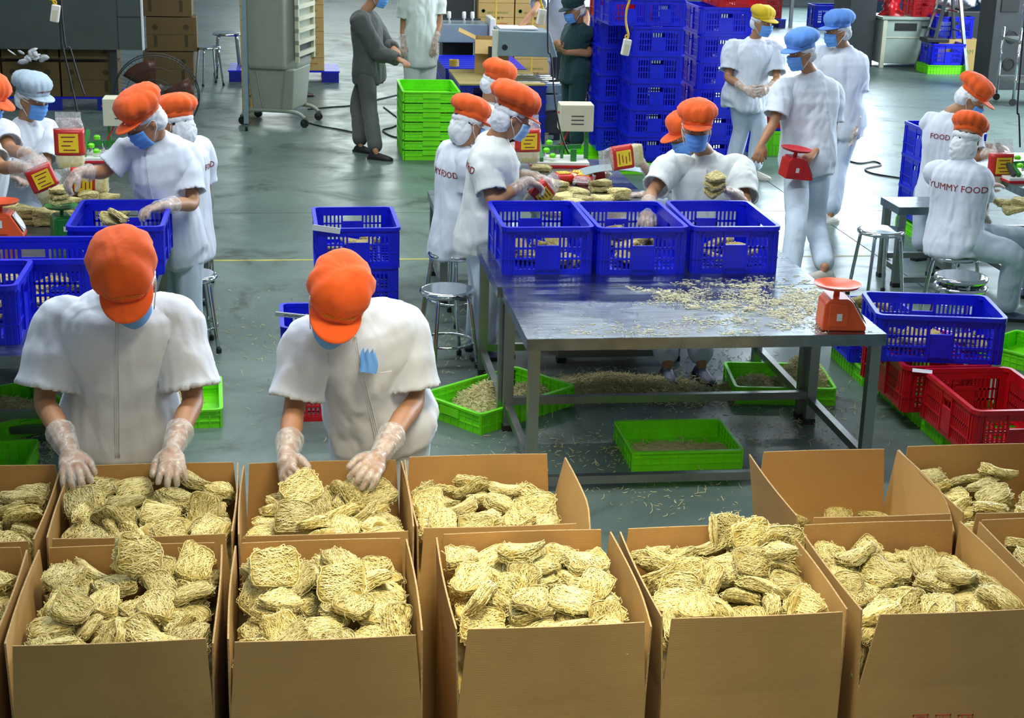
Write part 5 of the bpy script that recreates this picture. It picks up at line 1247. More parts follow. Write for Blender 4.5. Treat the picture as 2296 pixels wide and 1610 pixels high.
CAKES = {'B2':[[-0.099,3.824,0.761,0.87,0.31,0.33,-0.19,0.96,0.94,0.91],[-0.119,4.116,0.812,0.74,0.36,-0.25,0.5,1.09,1.01,1.09],[0.143,4.014,0.824,0.02,0.47,-0.87,-0.16,1,1,1],[0.12,4.274,0.828,0.43,0.19,-0.02,0.88,1.08,1.01,0.97],[-0.01,4.154,0.827,0.92,-0.02,-0.3,0.26,1.09,1.07,1.02],[-0.06,4.041,0.824,0.93,0.02,0.11,0.36,0.99,0.95,0.91],[-0.132,3.835,0.755,0.65,0.23,0.08,-0.72,0.98,1.01,0.87],[-0.123,3.999,0.757,0.8,0.09,-0.05,-0.58,1.01,0.95,0.96],[0.21,4.046,0.777,0.05,0.57,-0.81,-0.15,0.96,1.01,0.93],[0.193,4.183,0.818,0.97,-0.17,-0.13,0.1,1.07,1.11,1.1],[-0.052,3.934,0.786,0.45,0.28,-0.3,0.79,0.96,0.99,0.84],[0.233,4.149,0.775,0.96,-0.06,0.13,-0.23,1.03,1.04,1.04],[-0.109,4.211,0.826,0.95,0.06,0.19,-0.23,1.03,1.08,1.07],[0.237,3.846,0.739,0.01,-0.89,0.46,0.01,1.03,0.97,0.94],[0.076,4.172,0.816,0.53,-0.03,0.11,0.84,1.04,0.97,1.07],[0.056,3.957,0.776,0.99,0.15,-0,-0.03,0.95,0.95,0.87],[0.258,3.953,0.784,0.42,0.6,0.07,0.68,1.06,1.1,1.19],[-0.028,3.854,0.797,0.94,-0.02,-0.3,0.17,1.05,1.1,1.06],[0.235,4.233,0.761,0.94,-0.08,0.27,-0.19,1.07,1,1.15],[0.101,4.05,0.803,0.8,0.14,-0.01,0.58,0.97,0.9,0.94],[0.181,3.909,0.771,0.35,-0.09,-0.04,0.93,1.03,0.99,0.91],[0.202,4.298,0.791,0.17,-0.88,0.42,-0.14,1.08,1.05,1.17],[0.244,3.962,0.752,0.53,-0.03,0.08,-0.84,0.98,0.91,0.92],[-0.115,4.221,0.772,0.53,0.17,-0.21,-0.8,1.02,1.07,1.13],[-0.126,4.325,0.804,0.69,-0.28,-0.05,0.66,1.06,1.05,1.02],[0.159,3.84,0.765,0.31,0.8,0.45,0.26,0.94,0.93,0.81],[-0.084,4.022,0.794,0.44,0.09,0.07,0.89,0.95,0.87,1.08],[0.098,3.847,0.79,0.65,0.05,-0.06,0.76,0.92,0.89,1.04],[-0.102,4.308,0.761,0.9,-0.04,-0.1,-0.43,1.07,1.07,1.11],[0.093,4.294,0.805,0.02,-0.88,0.44,0.19,0.98,0.98,0.89],[0.059,4.348,0.763,0.83,-0.55,-0.01,0.05,0.97,0.98,0.89],[-0.131,3.888,0.766,0.59,-0.26,0.1,0.76,0.91,0.89,1.04]],
'B1':[[-0.309,4.321,0.82,0.6,0.08,0.3,-0.74,1.01,1.05,1.15],[-0.624,4.045,0.825,0.17,-0.97,0.16,0.1,0.94,0.98,0.85],[-0.398,4.076,0.805,0.71,0.13,-0.03,0.69,1.04,0.99,0.98],[-0.675,4.025,0.781,1,0.04,-0.03,0.09,1.06,1.04,0.92],[-0.676,4.268,0.812,0,-0.57,0.8,0.16,1,1.04,0.96],[-0.476,4.332,0.838,0.25,0.12,-0.12,0.95,0.99,0.92,0.88],[-0.305,3.956,0.783,0.82,0.03,0,0.57,1.01,0.95,1.07],[-0.548,4.114,0.809,0.72,0.04,-0.12,0.68,0.91,0.89,1.02],[-0.533,4.248,0.796,0.82,0.03,-0.07,-0.56,1.1,1.13,1.01],[-0.315,4.069,0.781,0.34,0.06,-0.02,0.94,0.97,1,1],[-0.304,4.129,0.821,0.09,0.12,-0.09,-0.98,0.98,0.97,0.85],[-0.517,3.926,0.778,0.2,0.44,0.13,-0.87,1.06,1.06,0.99],[-0.395,4.204,0.802,0.85,0.2,0.26,-0.41,0.9,0.83,0.87],[-0.415,4.277,0.814,0.3,-0.72,-0.62,-0.07,0.93,0.88,1.04],[-0.428,3.969,0.773,0.93,0.14,0.29,-0.19,1.04,1.05,1.05],[-0.509,3.857,0.738,0.81,0.01,0,-0.58,0.96,0.95,0.89],[-0.333,4.019,0.778,0.6,-0.29,-0.05,0.75,1.03,0.96,0.96],[-0.385,3.889,0.787,0.02,0.97,-0.21,-0.14,1.08,1.12,1.11],[-0.587,4.013,0.773,0.46,0.32,-0.2,-0.8,0.91,0.93,0.8],[-0.606,4.334,0.794,0.16,0.28,0.19,0.93,0.92,0.91,0.88],[-0.442,4.11,0.778,0.4,-0.01,0.12,-0.91,1.03,1.07,1.17],[-0.652,4.338,0.783,0.71,-0.31,0.14,-0.62,0.97,0.9,1.1],[-0.696,4.144,0.774,0.68,-0.38,-0.36,0.52,0.98,0.93,0.92],[-0.315,3.862,0.768,0.98,0,0.01,-0.22,1.02,1.06,0.99],[-0.65,4.129,0.807,0,-0.74,-0.66,-0.11,0.98,1.01,1],[-0.648,3.912,0.779,0.01,-0.35,0.92,-0.18,1.01,1.02,1.07],[-0.323,4.135,0.78,0.14,0.29,0.95,-0.04,0.95,0.93,0.91],[-0.668,3.922,0.759,0.05,0.92,-0.33,-0.19,1,1.05,0.92],[-0.502,4.329,0.773,0.4,-0.04,-0.12,-0.91,0.93,0.86,1.03],[-0.279,4.343,0.758,0.61,0.35,0.38,0.59,0.94,0.9,0.86],[-0.658,4.255,0.769,0.86,-0.06,-0.1,0.49,1.06,1.03,0.94],[-0.603,3.86,0.77,0.89,0.11,0.04,0.43,0.93,0.87,0.99],[-0.503,4.017,0.76,0.97,0.09,0.01,-0.2,1.06,0.99,1.21],[-0.349,4.336,0.787,0.16,0.19,-0.07,-0.97,0.98,0.93,0.98],[-0.418,4.331,0.798,0.92,-0.1,-0.17,0.35,0.92,0.89,1],[-0.32,3.969,0.745,0.25,-0.01,0.02,-0.97,1.08,1.1,1.14]],
'B3':[[0.753,4.004,0.814,0.98,0.1,0.03,-0.19,1.03,1.02,0.88],[0.485,4.117,0.832,0.8,0.05,-0.16,0.57,1.01,0.99,1.13],[0.843,4.086,0.828,0.49,-0.03,0.21,-0.85,0.98,0.93,1.07],[0.67,3.863,0.782,0.37,0.01,0.02,-0.93,1.06,1.01,1.15],[0.645,4.244,0.858,0.28,-0.08,0.08,0.96,1.09,1.07,1.21],[0.631,3.963,0.844,0.6,0,0.01,-0.8,0.95,0.99,1.07],[0.497,3.943,0.779,0.03,0.04,-0.31,0.95,1.1,1.07,1.08],[0.851,3.858,0.786,0.93,0.01,0.01,-0.36,1.02,0.95,1.1],[0.842,3.921,0.79,0.63,0.24,-0.37,0.64,0.94,0.95,1.07],[0.827,4.22,0.827,0.03,-0.65,-0.75,0.1,1.09,1.13,1.24],[0.536,3.865,0.752,0.96,0.01,-0.01,0.28,1.09,1.13,1.08],[0.587,4.079,0.817,0.41,-0.3,-0.31,0.81,1.03,1,1.01],[0.49,3.997,0.828,0.78,-0.39,-0.26,0.42,1.09,1.08,1.12],[0.785,3.853,0.756,0.69,0.02,-0.02,0.73,1.1,1.06,1.21],[0.475,4.31,0.819,0.69,0,-0.04,-0.72,1.04,1,0.88],[0.631,3.967,0.808,0.01,-1,-0.09,0,1.09,1.01,0.95],[0.871,3.848,0.749,0.71,0.01,-0.01,0.7,1.07,1.06,0.93],[0.536,4.03,0.796,0.85,-0.15,0.39,0.31,0.93,0.96,0.99],[0.631,4.128,0.818,0.16,-0.77,-0.42,-0.45,0.97,1.01,0.94],[0.77,4.284,0.809,0.91,0.33,0.24,0.01,0.97,0.98,1.01],[0.855,4.258,0.796,0.12,0.19,0.15,-0.96,0.99,0.95,0.95],[0.575,4.329,0.803,0.16,0.2,-0.07,-0.96,1.1,1.07,1.11],[0.58,4.295,0.79,0.77,-0.01,-0.32,0.56,0.94,0.96,0.91],[0.857,4.121,0.769,0.04,0.17,-0,0.98,1.08,1,1.09],[0.87,3.967,0.781,0.69,0.44,0.29,0.5,0.93,0.9,1.03],[0.552,4.196,0.8,0.59,-0.3,0.12,-0.74,0.94,0.98,1.06],[0.515,3.845,0.787,0.02,-0.99,0.15,-0,0.91,0.91,0.85],[0.735,3.891,0.785,0.27,0.03,-0.21,-0.94,1.1,1.04,1.23],[0.674,4.212,0.826,0.15,-0.07,0.08,0.98,1.06,1.1,1.02],[0.69,4.175,0.796,0.12,0.03,-0.07,-0.99,0.96,1.01,0.95],[0.855,4.326,0.788,0.59,-0.08,-0.02,-0.8,1.04,1.1,0.98],[0.813,4.189,0.79,0.99,-0.06,0.08,-0.02,1.08,1.13,1.13],[0.61,3.904,0.765,0.48,0.03,0.03,-0.88,1.07,1.07,1.22],[0.746,4.009,0.781,0.08,-0.68,-0.73,-0.07,0.93,0.87,0.99],[0.495,4.322,0.784,0.87,-0.04,-0.01,0.49,1.04,1.09,0.99],[0.815,4.09,0.797,0.97,0.16,0.14,-0.08,0.97,0.9,0.96],[0.497,4.155,0.766,0.59,-0.06,-0.05,0.8,1.1,1.11,1.11]],
'B4':[[1.326,4.171,0.833,0.09,-0,-0.94,-0.32,0.98,0.95,1.08],[1.402,3.866,0.742,0.14,0.05,0.32,-0.94,1.06,1.05,0.96],[1.085,4.083,0.794,0.27,-0.17,-0.31,0.89,1.06,1.06,1.19],[1.42,3.926,0.81,0.54,-0.12,-0.35,0.76,0.95,0.88,0.97],[1.17,3.874,0.733,0.8,0.12,-0.09,0.58,1.04,0.98,1.06],[1.408,4.207,0.848,0.83,-0.04,-0.19,-0.52,1.08,1.11,1.07],[1.095,3.95,0.796,0.08,-0.76,0.65,0.03,0.93,0.87,1.01],[1.044,3.983,0.804,0.97,0.22,0.01,-0.07,0.91,0.9,0.84],[1.13,4.164,0.816,0.25,-0.93,0.2,-0.18,0.91,0.93,1.04],[1.329,4.079,0.803,0.14,0.01,-0.98,0.15,1.07,1.13,1.06],[1.421,4.097,0.793,0.98,0.14,0.17,-0.04,0.95,0.98,1.04],[1.179,4.165,0.794,0.33,0.28,0.11,-0.9,1.09,1.15,1.1],[1.263,4.046,0.785,0.66,-0.14,-0.09,-0.74,1.05,1.06,0.99],[1.058,3.87,0.727,0.96,0,0,-0.28,1.01,0.96,0.88],[1.431,4.301,0.836,0.68,-0.37,-0.29,-0.57,0.91,0.89,0.94],[1.417,4.19,0.798,0.71,-0.3,-0.1,-0.63,1.09,1.09,1.08],[1.058,4.328,0.796,0.38,-0.16,0.26,0.87,0.98,0.98,1.11],[1.239,4.341,0.805,0.07,0.11,-0.3,-0.94,0.94,0.97,0.93],[1.057,4.25,0.785,0.57,0.05,0.39,0.71,1.07,1.1,0.97],[1.259,3.942,0.753,0.72,0.2,-0.22,0.62,0.98,1.03,0.93],[1.336,3.978,0.762,0.43,0.48,-0.5,-0.58,1.01,0.94,1.02],[1.14,4.327,0.782,0.03,0.91,-0.28,0.29,1.04,0.99,0.98],[1.273,3.865,0.73,0.84,0,0,-0.53,0.9,0.89,1.03],[1.084,4.273,0.797,0.84,-0.37,0.15,-0.37,1.01,0.99,0.93],[1.15,3.983,0.768,0.69,0.24,-0.68,-0.07,0.9,0.92,0.86],[1.055,4.195,0.763,0.47,-0.3,0.15,0.82,1.02,0.96,1.07],[1.055,4.204,0.786,0.5,-0.31,0.14,0.8,1.02,1.04,0.88],[1.292,3.857,0.764,0.74,0,0,-0.67,0.91,0.95,0.87],[1.183,3.983,0.761,0.52,0.59,-0.41,-0.46,0.91,0.94,0.84],[1.404,4.123,0.763,0.93,0.19,0.11,0.3,1.08,1.04,1.1],[1.139,4.083,0.764,0.18,-0.16,-0.43,0.87,0.94,0.9,0.83],[1.034,3.892,0.759,0.67,-0.23,0.37,-0.6,1.07,1.04,0.92],[1.415,4.332,0.778,0.15,0.17,0.22,0.95,1.03,0.96,0.91],[1.421,3.995,0.771,0.83,0.07,-0.02,0.56,0.98,0.91,0.86],[1.057,3.975,0.762,0.56,0.06,0.05,-0.82,0.95,0.98,0.97]],
'B5':[[1.721,4.151,0.785,0.52,-0.05,-0.21,0.83,1.06,1.01,1.17],[1.925,4.078,0.821,0.95,0.01,0.07,-0.31,1.01,0.96,1.1],[1.798,3.864,0.756,0.9,0.16,0.24,-0.34,1.06,1.07,1.09],[1.88,4.089,0.789,0.04,0.39,-0.92,-0.05,1.08,1.08,0.97],[1.893,4.228,0.778,0.23,-0.64,-0.72,-0.11,1.02,0.98,0.98],[1.672,4.234,0.813,0.09,-0.25,0.94,-0.19,1.01,1,1.01],[1.641,4.092,0.759,0.82,0.06,-0.02,-0.57,1.04,1,1.13],[1.809,3.909,0.79,0.82,-0.06,-0.17,0.55,1.03,0.97,0.91],[1.749,3.954,0.77,0.85,0.37,0.11,0.36,1.07,1.01,1.07],[1.631,3.852,0.735,0.68,0.01,-0.02,0.74,1.06,1.11,1.12],[1.986,3.902,0.824,0.44,0.17,0.03,0.88,1.02,0.97,0.89],[2.008,4.068,0.769,0.6,0.6,-0.33,-0.41,0.97,0.97,0.84],[1.988,3.928,0.802,0.41,0.17,0.03,0.89,0.99,0.94,1.02],[1.931,4.024,0.763,0.91,-0.08,-0.16,-0.37,1,0.99,0.91],[1.699,3.857,0.763,0.58,0.28,0.23,0.73,1.08,1.13,1.13],[1.622,3.9,0.79,0.27,0.15,-0.2,-0.93,1.07,1.07,1.1],[1.761,4.052,0.76,0.21,0.02,0.06,-0.97,1.01,0.96,1.09],[1.994,3.853,0.728,0.86,0.01,-0,0.51,0.92,0.93,0.87],[1.668,3.947,0.762,0.82,0.32,0.11,0.47,1,0.98,0.87],[1.611,4.313,0.771,0.47,-0.26,-0.32,0.78,1.06,1.02,1.09],[1.784,4.216,0.765,0.25,0.02,0.01,0.97,1.02,1.08,0.88],[1.988,3.961,0.768,0.98,0.02,0.17,-0.13,1,1.03,1.12],[1.736,4.318,0.781,0.63,0.19,-0.26,-0.7,1.08,0.99,1.06],[1.65,4.237,0.761,0.28,0.05,-0.04,-0.96,0.93,0.9,1],[1.936,3.879,0.78,0.83,0.15,0.15,0.52,1.02,1.01,1.04],[1.8,4.329,0.755,0.74,-0.06,-0.03,-0.66,0.94,0.88,0.95],[1.609,4.198,0.767,0.87,-0.02,-0.27,0.41,0.91,0.93,0.78],[1.997,4.268,0.751,0.79,0.01,0.09,-0.61,0.97,0.96,1.06],[1.895,4.307,0.752,0.64,0.01,0.06,0.77,0.99,0.95,0.99],[1.604,4.116,0.774,0.36,-0.26,-0.28,0.85,0.91,0.88,0.81],[1.873,4.111,0.757,0.2,-0.05,0.05,-0.98,0.91,0.9,0.95],[1.642,4.321,0.747,0.66,-0.06,0.02,0.75,1.07,1.08,0.92],[1.609,3.872,0.757,0.03,-0.2,0.14,0.97,1.02,1.01,1.04]],
'R1':[[-0.306,4.765,0.798,0.53,0.36,0.3,-0.71,1.02,1.01,0.9],[-0.439,4.728,0.806,0.99,0.06,-0.01,-0.1,1.04,1.09,1.07],[-0.688,4.76,0.844,0.7,0.26,0.09,-0.66,0.99,0.96,1],[-0.58,4.682,0.813,0.36,0.26,-0.8,0.4,1.05,1.06,1.14],[-0.66,4.717,0.806,0.65,-0.31,0.33,-0.61,1.02,1,1.13],[-0.56,4.877,0.79,0.99,-0.05,-0.1,0.05,1.07,1.04,0.98],[-0.411,4.87,0.786,0.84,-0.11,0.07,-0.53,1.03,1,1.15],[-0.277,4.591,0.805,0.56,0.02,0.13,-0.82,0.99,0.96,0.86],[-0.279,4.825,0.785,0.17,-0.36,-0.02,-0.92,1.05,0.98,0.92],[-0.686,4.678,0.786,0.73,-0.16,-0.21,0.63,0.95,0.97,1.08],[-0.283,5.001,0.755,1,-0.06,0.03,-0.05,1.07,1.02,1.05],[-0.275,4.995,0.785,0.59,-0.01,0.07,0.8,0.92,0.92,0.87],[-0.632,4.988,0.743,0.81,-0.04,-0.02,0.58,1.02,1.03,0.95],[-0.406,4.99,0.756,0.21,-0,-0.07,-0.97,0.99,1.04,0.97],[-0.396,4.562,0.804,0.31,-0.89,-0.27,0.2,1.08,1.05,0.92],[-0.281,4.643,0.785,0.99,0.1,0.06,-0.11,1.03,1.09,1.04],[-0.495,4.975,0.759,0.95,-0.06,-0.03,0.31,0.92,0.87,0.96],[-0.513,4.85,0.762,0.23,0.06,-0.02,-0.97,0.98,1.04,0.93],[-0.572,4.774,0.77,0.24,-0.95,0.1,-0.14,0.93,0.94,0.96],[-0.58,4.617,0.776,0.59,-0.58,0.54,-0.16,0.95,0.89,1.03],[-0.355,4.951,0.766,0.34,-0,0.06,0.94,0.91,0.86,0.86],[-0.477,4.534,0.735,0.52,0.01,0.02,-0.85,1.04,1,0.9],[-0.517,4.591,0.776,0.27,0.38,0.7,0.55,1.07,1.05,0.95],[-0.671,4.802,0.792,0.8,0.29,0.04,-0.52,1.04,1.04,0.91],[-0.617,4.539,0.803,0.22,-0.85,-0.47,0.07,1.04,1.06,1.18]],
'R2':[[0.053,4.849,0.772,0.15,-0.63,-0.75,-0.15,0.98,1.02,0.92],[0.186,4.896,0.777,0.28,-0.83,-0.31,0.37,1.03,1.04,0.97],[-0.078,4.732,0.763,0.96,-0.11,-0.11,-0.21,1.1,1.16,1.21],[0.034,4.609,0.813,0.07,0.77,-0.61,0.16,0.93,0.99,0.98],[-0.074,4.788,0.789,0.98,-0.16,-0.06,0.08,0.91,0.84,1.02],[-0.046,4.976,0.73,0.22,0.1,0.48,0.84,1.02,0.95,1.06],[0.209,4.985,0.781,0.07,0,0.04,1,0.99,0.91,1.03],[0.14,4.639,0.788,0.62,-0.05,0.14,-0.77,0.9,0.91,0.96],[0.242,4.667,0.766,0.88,0.06,0.1,0.46,0.94,0.93,1.06],[0.134,4.776,0.773,0.19,0.96,0.1,0.17,0.95,0.9,1.1],[0.268,4.753,0.753,0.87,-0.05,0.06,-0.48,0.92,0.88,0.97],[-0.108,4.637,0.767,0.11,-0.13,-0.05,0.98,1.03,1.06,1.03],[0.199,4.759,0.765,0.09,-0.31,0.15,0.93,1,1.02,1.01],[0.141,4.97,0.75,0.46,0.82,0.11,-0.33,1.03,0.95,1.01],[0.23,4.965,0.741,0.93,-0.04,0.02,0.37,1,0.96,1.14],[-0.029,4.89,0.753,0.12,-0.62,-0.67,0.38,0.95,0.9,0.86],[0.148,4.88,0.746,0.58,-0.32,0.23,-0.71,1.06,1.01,1.03]],
'B0':[[-0.878,4.301,0.797,0.36,0.05,0.06,0.93,1.02,1.03,1.06],[-0.862,4.141,0.778,0.11,-0.33,0.18,-0.92,1.03,1.07,0.96],[-0.871,4.035,0.782,0.95,0.03,0.07,-0.29,0.92,0.95,0.93],[-0.865,3.862,0.733,0.57,0.01,-0.01,0.82,1.04,0.97,1.1]],
'R5':[[2.34,4.738,0.786,0.09,-0.23,-0.04,0.97,1.03,1.07,0.96],[2.422,4.892,0.804,0.95,-0.25,0.17,0.02,0.98,1,1.01],[2.285,4.64,0.782,0.1,0.84,0.52,-0.13,1.04,1.09,1.05],[2.339,4.961,0.753,0.17,-0.08,0.26,0.95,1,1.04,0.91],[2.35,4.852,0.774,0.03,-0.6,0.77,-0.22,1.08,1.07,0.94],[2.205,4.744,0.744,0.27,0.9,0.31,0.15,1,1.04,0.95],[2.446,4.632,0.802,0.22,-0.97,0.07,-0.06,0.91,0.94,1],[2.228,4.829,0.738,0.01,0.11,-0.05,-0.99,1.03,1.07,0.97],[2.465,4.586,0.825,0.45,0.17,0.16,-0.86,0.98,0.98,1.08],[2.204,4.976,0.761,1,-0.01,-0.03,-0.01,0.92,0.92,1],[2.574,4.816,0.81,0.86,-0.21,0.06,-0.46,0.91,0.96,1.01]],
'R0':[[-0.864,4.723,0.818,0.8,-0.11,-0.28,-0.51,1.05,1.11,1.07],[-0.897,4.895,0.811,0.93,-0.06,0.11,0.35,1.05,0.98,0.92],[-0.911,4.755,0.821,0.95,-0.25,-0.18,0,0.95,0.92,0.88],[-0.878,4.983,0.777,0.98,0.18,-0.03,-0.1,1.04,1,1.17],[-0.87,4.535,0.785,0.51,-0.01,0.32,-0.8,1.07,1.12,1.06],[-0.869,4.62,0.782,0.34,-0.17,0,-0.93,0.95,0.96,0.85],[-0.844,4.677,0.786,0.69,-0.24,0.05,-0.68,0.99,0.93,0.87],[-0.995,4.993,0.753,0.02,0.16,0.98,-0.07,0.97,1.01,1.07],[-0.966,4.685,0.81,0.07,-0.15,-0.96,0.24,0.91,0.97,0.87],[-0.993,4.837,0.788,0.54,-0.09,0.05,0.84,1.1,1.14,0.95],[-0.923,4.537,0.794,0.01,-0.49,0.87,0.09,1.02,0.98,1.11]],
'R3':[[0.698,4.665,0.779,0.18,-0.83,0.51,-0.15,0.99,1,1.09],[0.773,4.778,0.775,0.3,-0.21,-0.16,0.92,1.08,1.07,1.14],[0.446,4.618,0.799,0.74,0.18,-0.01,0.65,0.97,0.91,1.1],[0.577,4.965,0.765,0.9,-0.24,-0.21,-0.3,1.09,1.04,1.21],[0.66,4.789,0.781,0.03,-0.97,0.06,0.23,0.99,0.97,1.1],[0.422,4.76,0.779,0.2,-0.75,0.61,0.17,0.96,0.99,1.02],[0.546,4.574,0.797,0.03,0.05,0.93,0.37,0.97,0.92,1],[0.517,4.723,0.797,0.07,0.19,-0.16,-0.97,0.95,0.99,1.07],[0.423,4.819,0.772,0.63,0.18,-0.19,0.73,1.1,1.06,1.02],[0.686,4.924,0.778,0.98,-0.13,0.04,-0.16,0.93,0.88,0.94],[0.778,4.908,0.74,0.91,0.22,0.29,-0.2,1.08,1.09,1.18],[0.461,4.988,0.747,0.17,0.89,-0.36,0.23,0.95,0.97,1.02],[0.583,5.004,0.755,0.16,0.02,0.52,0.84,1.02,1.07,0.96],[0.581,4.659,0.789,0.73,0.04,-0.13,-0.67,1,1.05,1.02],[0.782,4.995,0.72,0.17,0.02,0.02,0.98,1.05,0.98,1.13],[0.613,4.882,0.76,0.38,-0.11,-0.09,-0.92,1.01,1.03,1.04],[0.759,4.66,0.757,0.8,0.01,-0.17,0.57,1.05,1.03,1.01],[0.469,4.846,0.76,0.47,-0.13,0.03,0.87,0.98,0.98,0.9],[0.792,4.806,0.73,1,-0.01,0.08,0.05,1.06,1.05,1.21],[0.433,4.648,0.77,0.09,0.16,-0.97,-0.16,1,0.99,1.09],[0.791,4.972,0.732,0.96,0.15,0.2,0.11,1.04,1,0.98],[0.425,4.92,0.76,0.45,-0.74,-0.41,0.28,1.05,1,0.97]],
'B6':[[2.226,4.187,0.803,0.99,-0.02,0.15,0.06,1.05,1.07,1.01],[2.233,4.278,0.802,0.88,-0.26,0.2,0.34,0.96,0.93,0.83],[2.242,4.323,0.768,0.25,0.59,0.73,-0.24,1.05,0.99,1.01],[2.342,4.328,0.8,0.91,-0.15,-0.38,-0.11,1.09,1.06,1.09],[2.203,4.086,0.784,0.11,-0.19,0.97,-0.11,1.01,0.96,1.03]]}
NTH = ['first', 'second', 'third', 'fourth', 'fifth', 'sixth', 'seventh', 'eighth', 'ninth', 'tenth', 'eleventh', 'twelfth', 'thirteenth', 'fourteenth', 'fifteenth', 'sixteenth', 'seventeenth', 'eighteenth']
cnt_ = 0
for n_, lst in CAKES.items():
    x0, x1, y0, y1 = BXS[n_]
    where = {'B0': 'left edge front carton', 'B1': 'first whole front carton', 'B2': 'second whole front carton', 'B3': 'third whole front carton', 'B4': 'fourth whole front carton', 'B5': 'red marked front carton', 'B6': 'right edge front carton', 'R0': 'left edge rear carton', 'R1': 'left packer’s carton', 'R2': 'middle packer’s carton', 'R3': 'rear carton right of middle packer', 'R5': 'right edge rear carton'}[n_]
    band = {}
    for r in lst:
        v = min(3, int(4 * (r[1] - y0) / (y1 - y0))); band.setdefault(v, []).append(r)
    for v in band:
        for k, r in enumerate(sorted(band[v], key=lambda t: t[0])):
            nz = abs((Quaternion(r[3:7]) @ Vector((0, 0, 1))).z)
            how = 'flat-lying' if nz > .85 else 'tilted' if nz > .45 else 'upended'
            nest_obj(cnt_, r[0:3], r[3:7], r[7:10], '%s noodle nest, %s from left %s, %s' % (how, NTH[k], ('by front flap', 'in front middle', 'in back middle', 'by rear flap')[v], where), 'noodle nests ' + where); cnt_ += 1
# nests buried below: one mound per carton interior
fill = MB(); rr_ = random.Random(3); lay = []
for n_, (x0, x1, y0, y1) in BXS.items():
    zz = {'R4': .50}.get(n_, .63 if n_[0] == 'R' else .64)
    v = []; N_ = 16
    for i in range(N_ + 1):
        for j in range(N_ + 1): v.append((x0 + (x1 - x0) * i / N_, y0 + (y1 - y0) * j / N_, zz + rr_.uniform(-.02, .02)))
    fill.add(v, [(i * (N_ + 1) + j, (i + 1) * (N_ + 1) + j, (i + 1) * (N_ + 1) + j + 1, i * (N_ + 1) + j + 1) for i in range(N_) for j in range(N_)])
for n_, (x0, x1, y0, y1) in BXS.items():
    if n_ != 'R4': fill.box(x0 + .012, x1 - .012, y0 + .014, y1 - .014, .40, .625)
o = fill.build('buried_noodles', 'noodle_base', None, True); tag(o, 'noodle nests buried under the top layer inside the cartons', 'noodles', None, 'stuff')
def join_nests(name, items, label, pool=None):
    """many nests too hidden or too many to count, as one mesh"""
    vs, fs, mi = [], [], []; off = 0
    for k, (loc, q, s_) in enumerate(items):
        me = (pool or NEST_LOW)[k % 4]; n = len(me.vertices); co = np.empty(n * 3); me.vertices.foreach_get('co', co); co = co.reshape(-1, 3) * np.array(s_)
        R_ = np.array(Quaternion(q).to_matrix()); co = co @ R_.T + np.array(loc); vs.append(co)
        nl = len(me.loops); li = np.empty(nl, dtype=np.int64); me.loops.foreach_get('vertex_index', li); ls = np.empty(len(me.polygons), dtype=np.int64); me.polygons.foreach_get('loop_start', ls)
        lt = np.empty(len(me.polygons), dtype=np.int64); me.polygons.foreach_get('loop_total', lt)
        fs.append((li + off, lt)); a = np.empty(len(me.polygons), dtype=np.int32); me.polygons.foreach_get('material_index', a); mi.append(a); off += n
    m = bpy.data.meshes.new(name); allv = np.concatenate(vs); m.vertices.add(len(allv)); m.vertices.foreach_set('co', allv.ravel())
    L_ = np.concatenate([f[0] for f in fs]); T_ = np.concatenate([f[1] for f in fs]); m.loops.add(len(L_)); m.loops.foreach_set('vertex_index', L_.astype(np.int32))
    m.polygons.add(len(T_)); m.polygons.foreach_set('loop_start', (np.cumsum(T_) - T_).astype(np.int32)); m.polygons.foreach_set('material_index', np.concatenate(mi))
    m.update(calc_edges=True); m.validate(); m.shade_smooth(); m.materials.append(MT['noodle_base']); m.materials.append(MT['noodle'])
    o = bpy.data.objects.new(name, m); COL.objects.link(o); tag(o, label, 'noodles', None, 'stuff'); return o
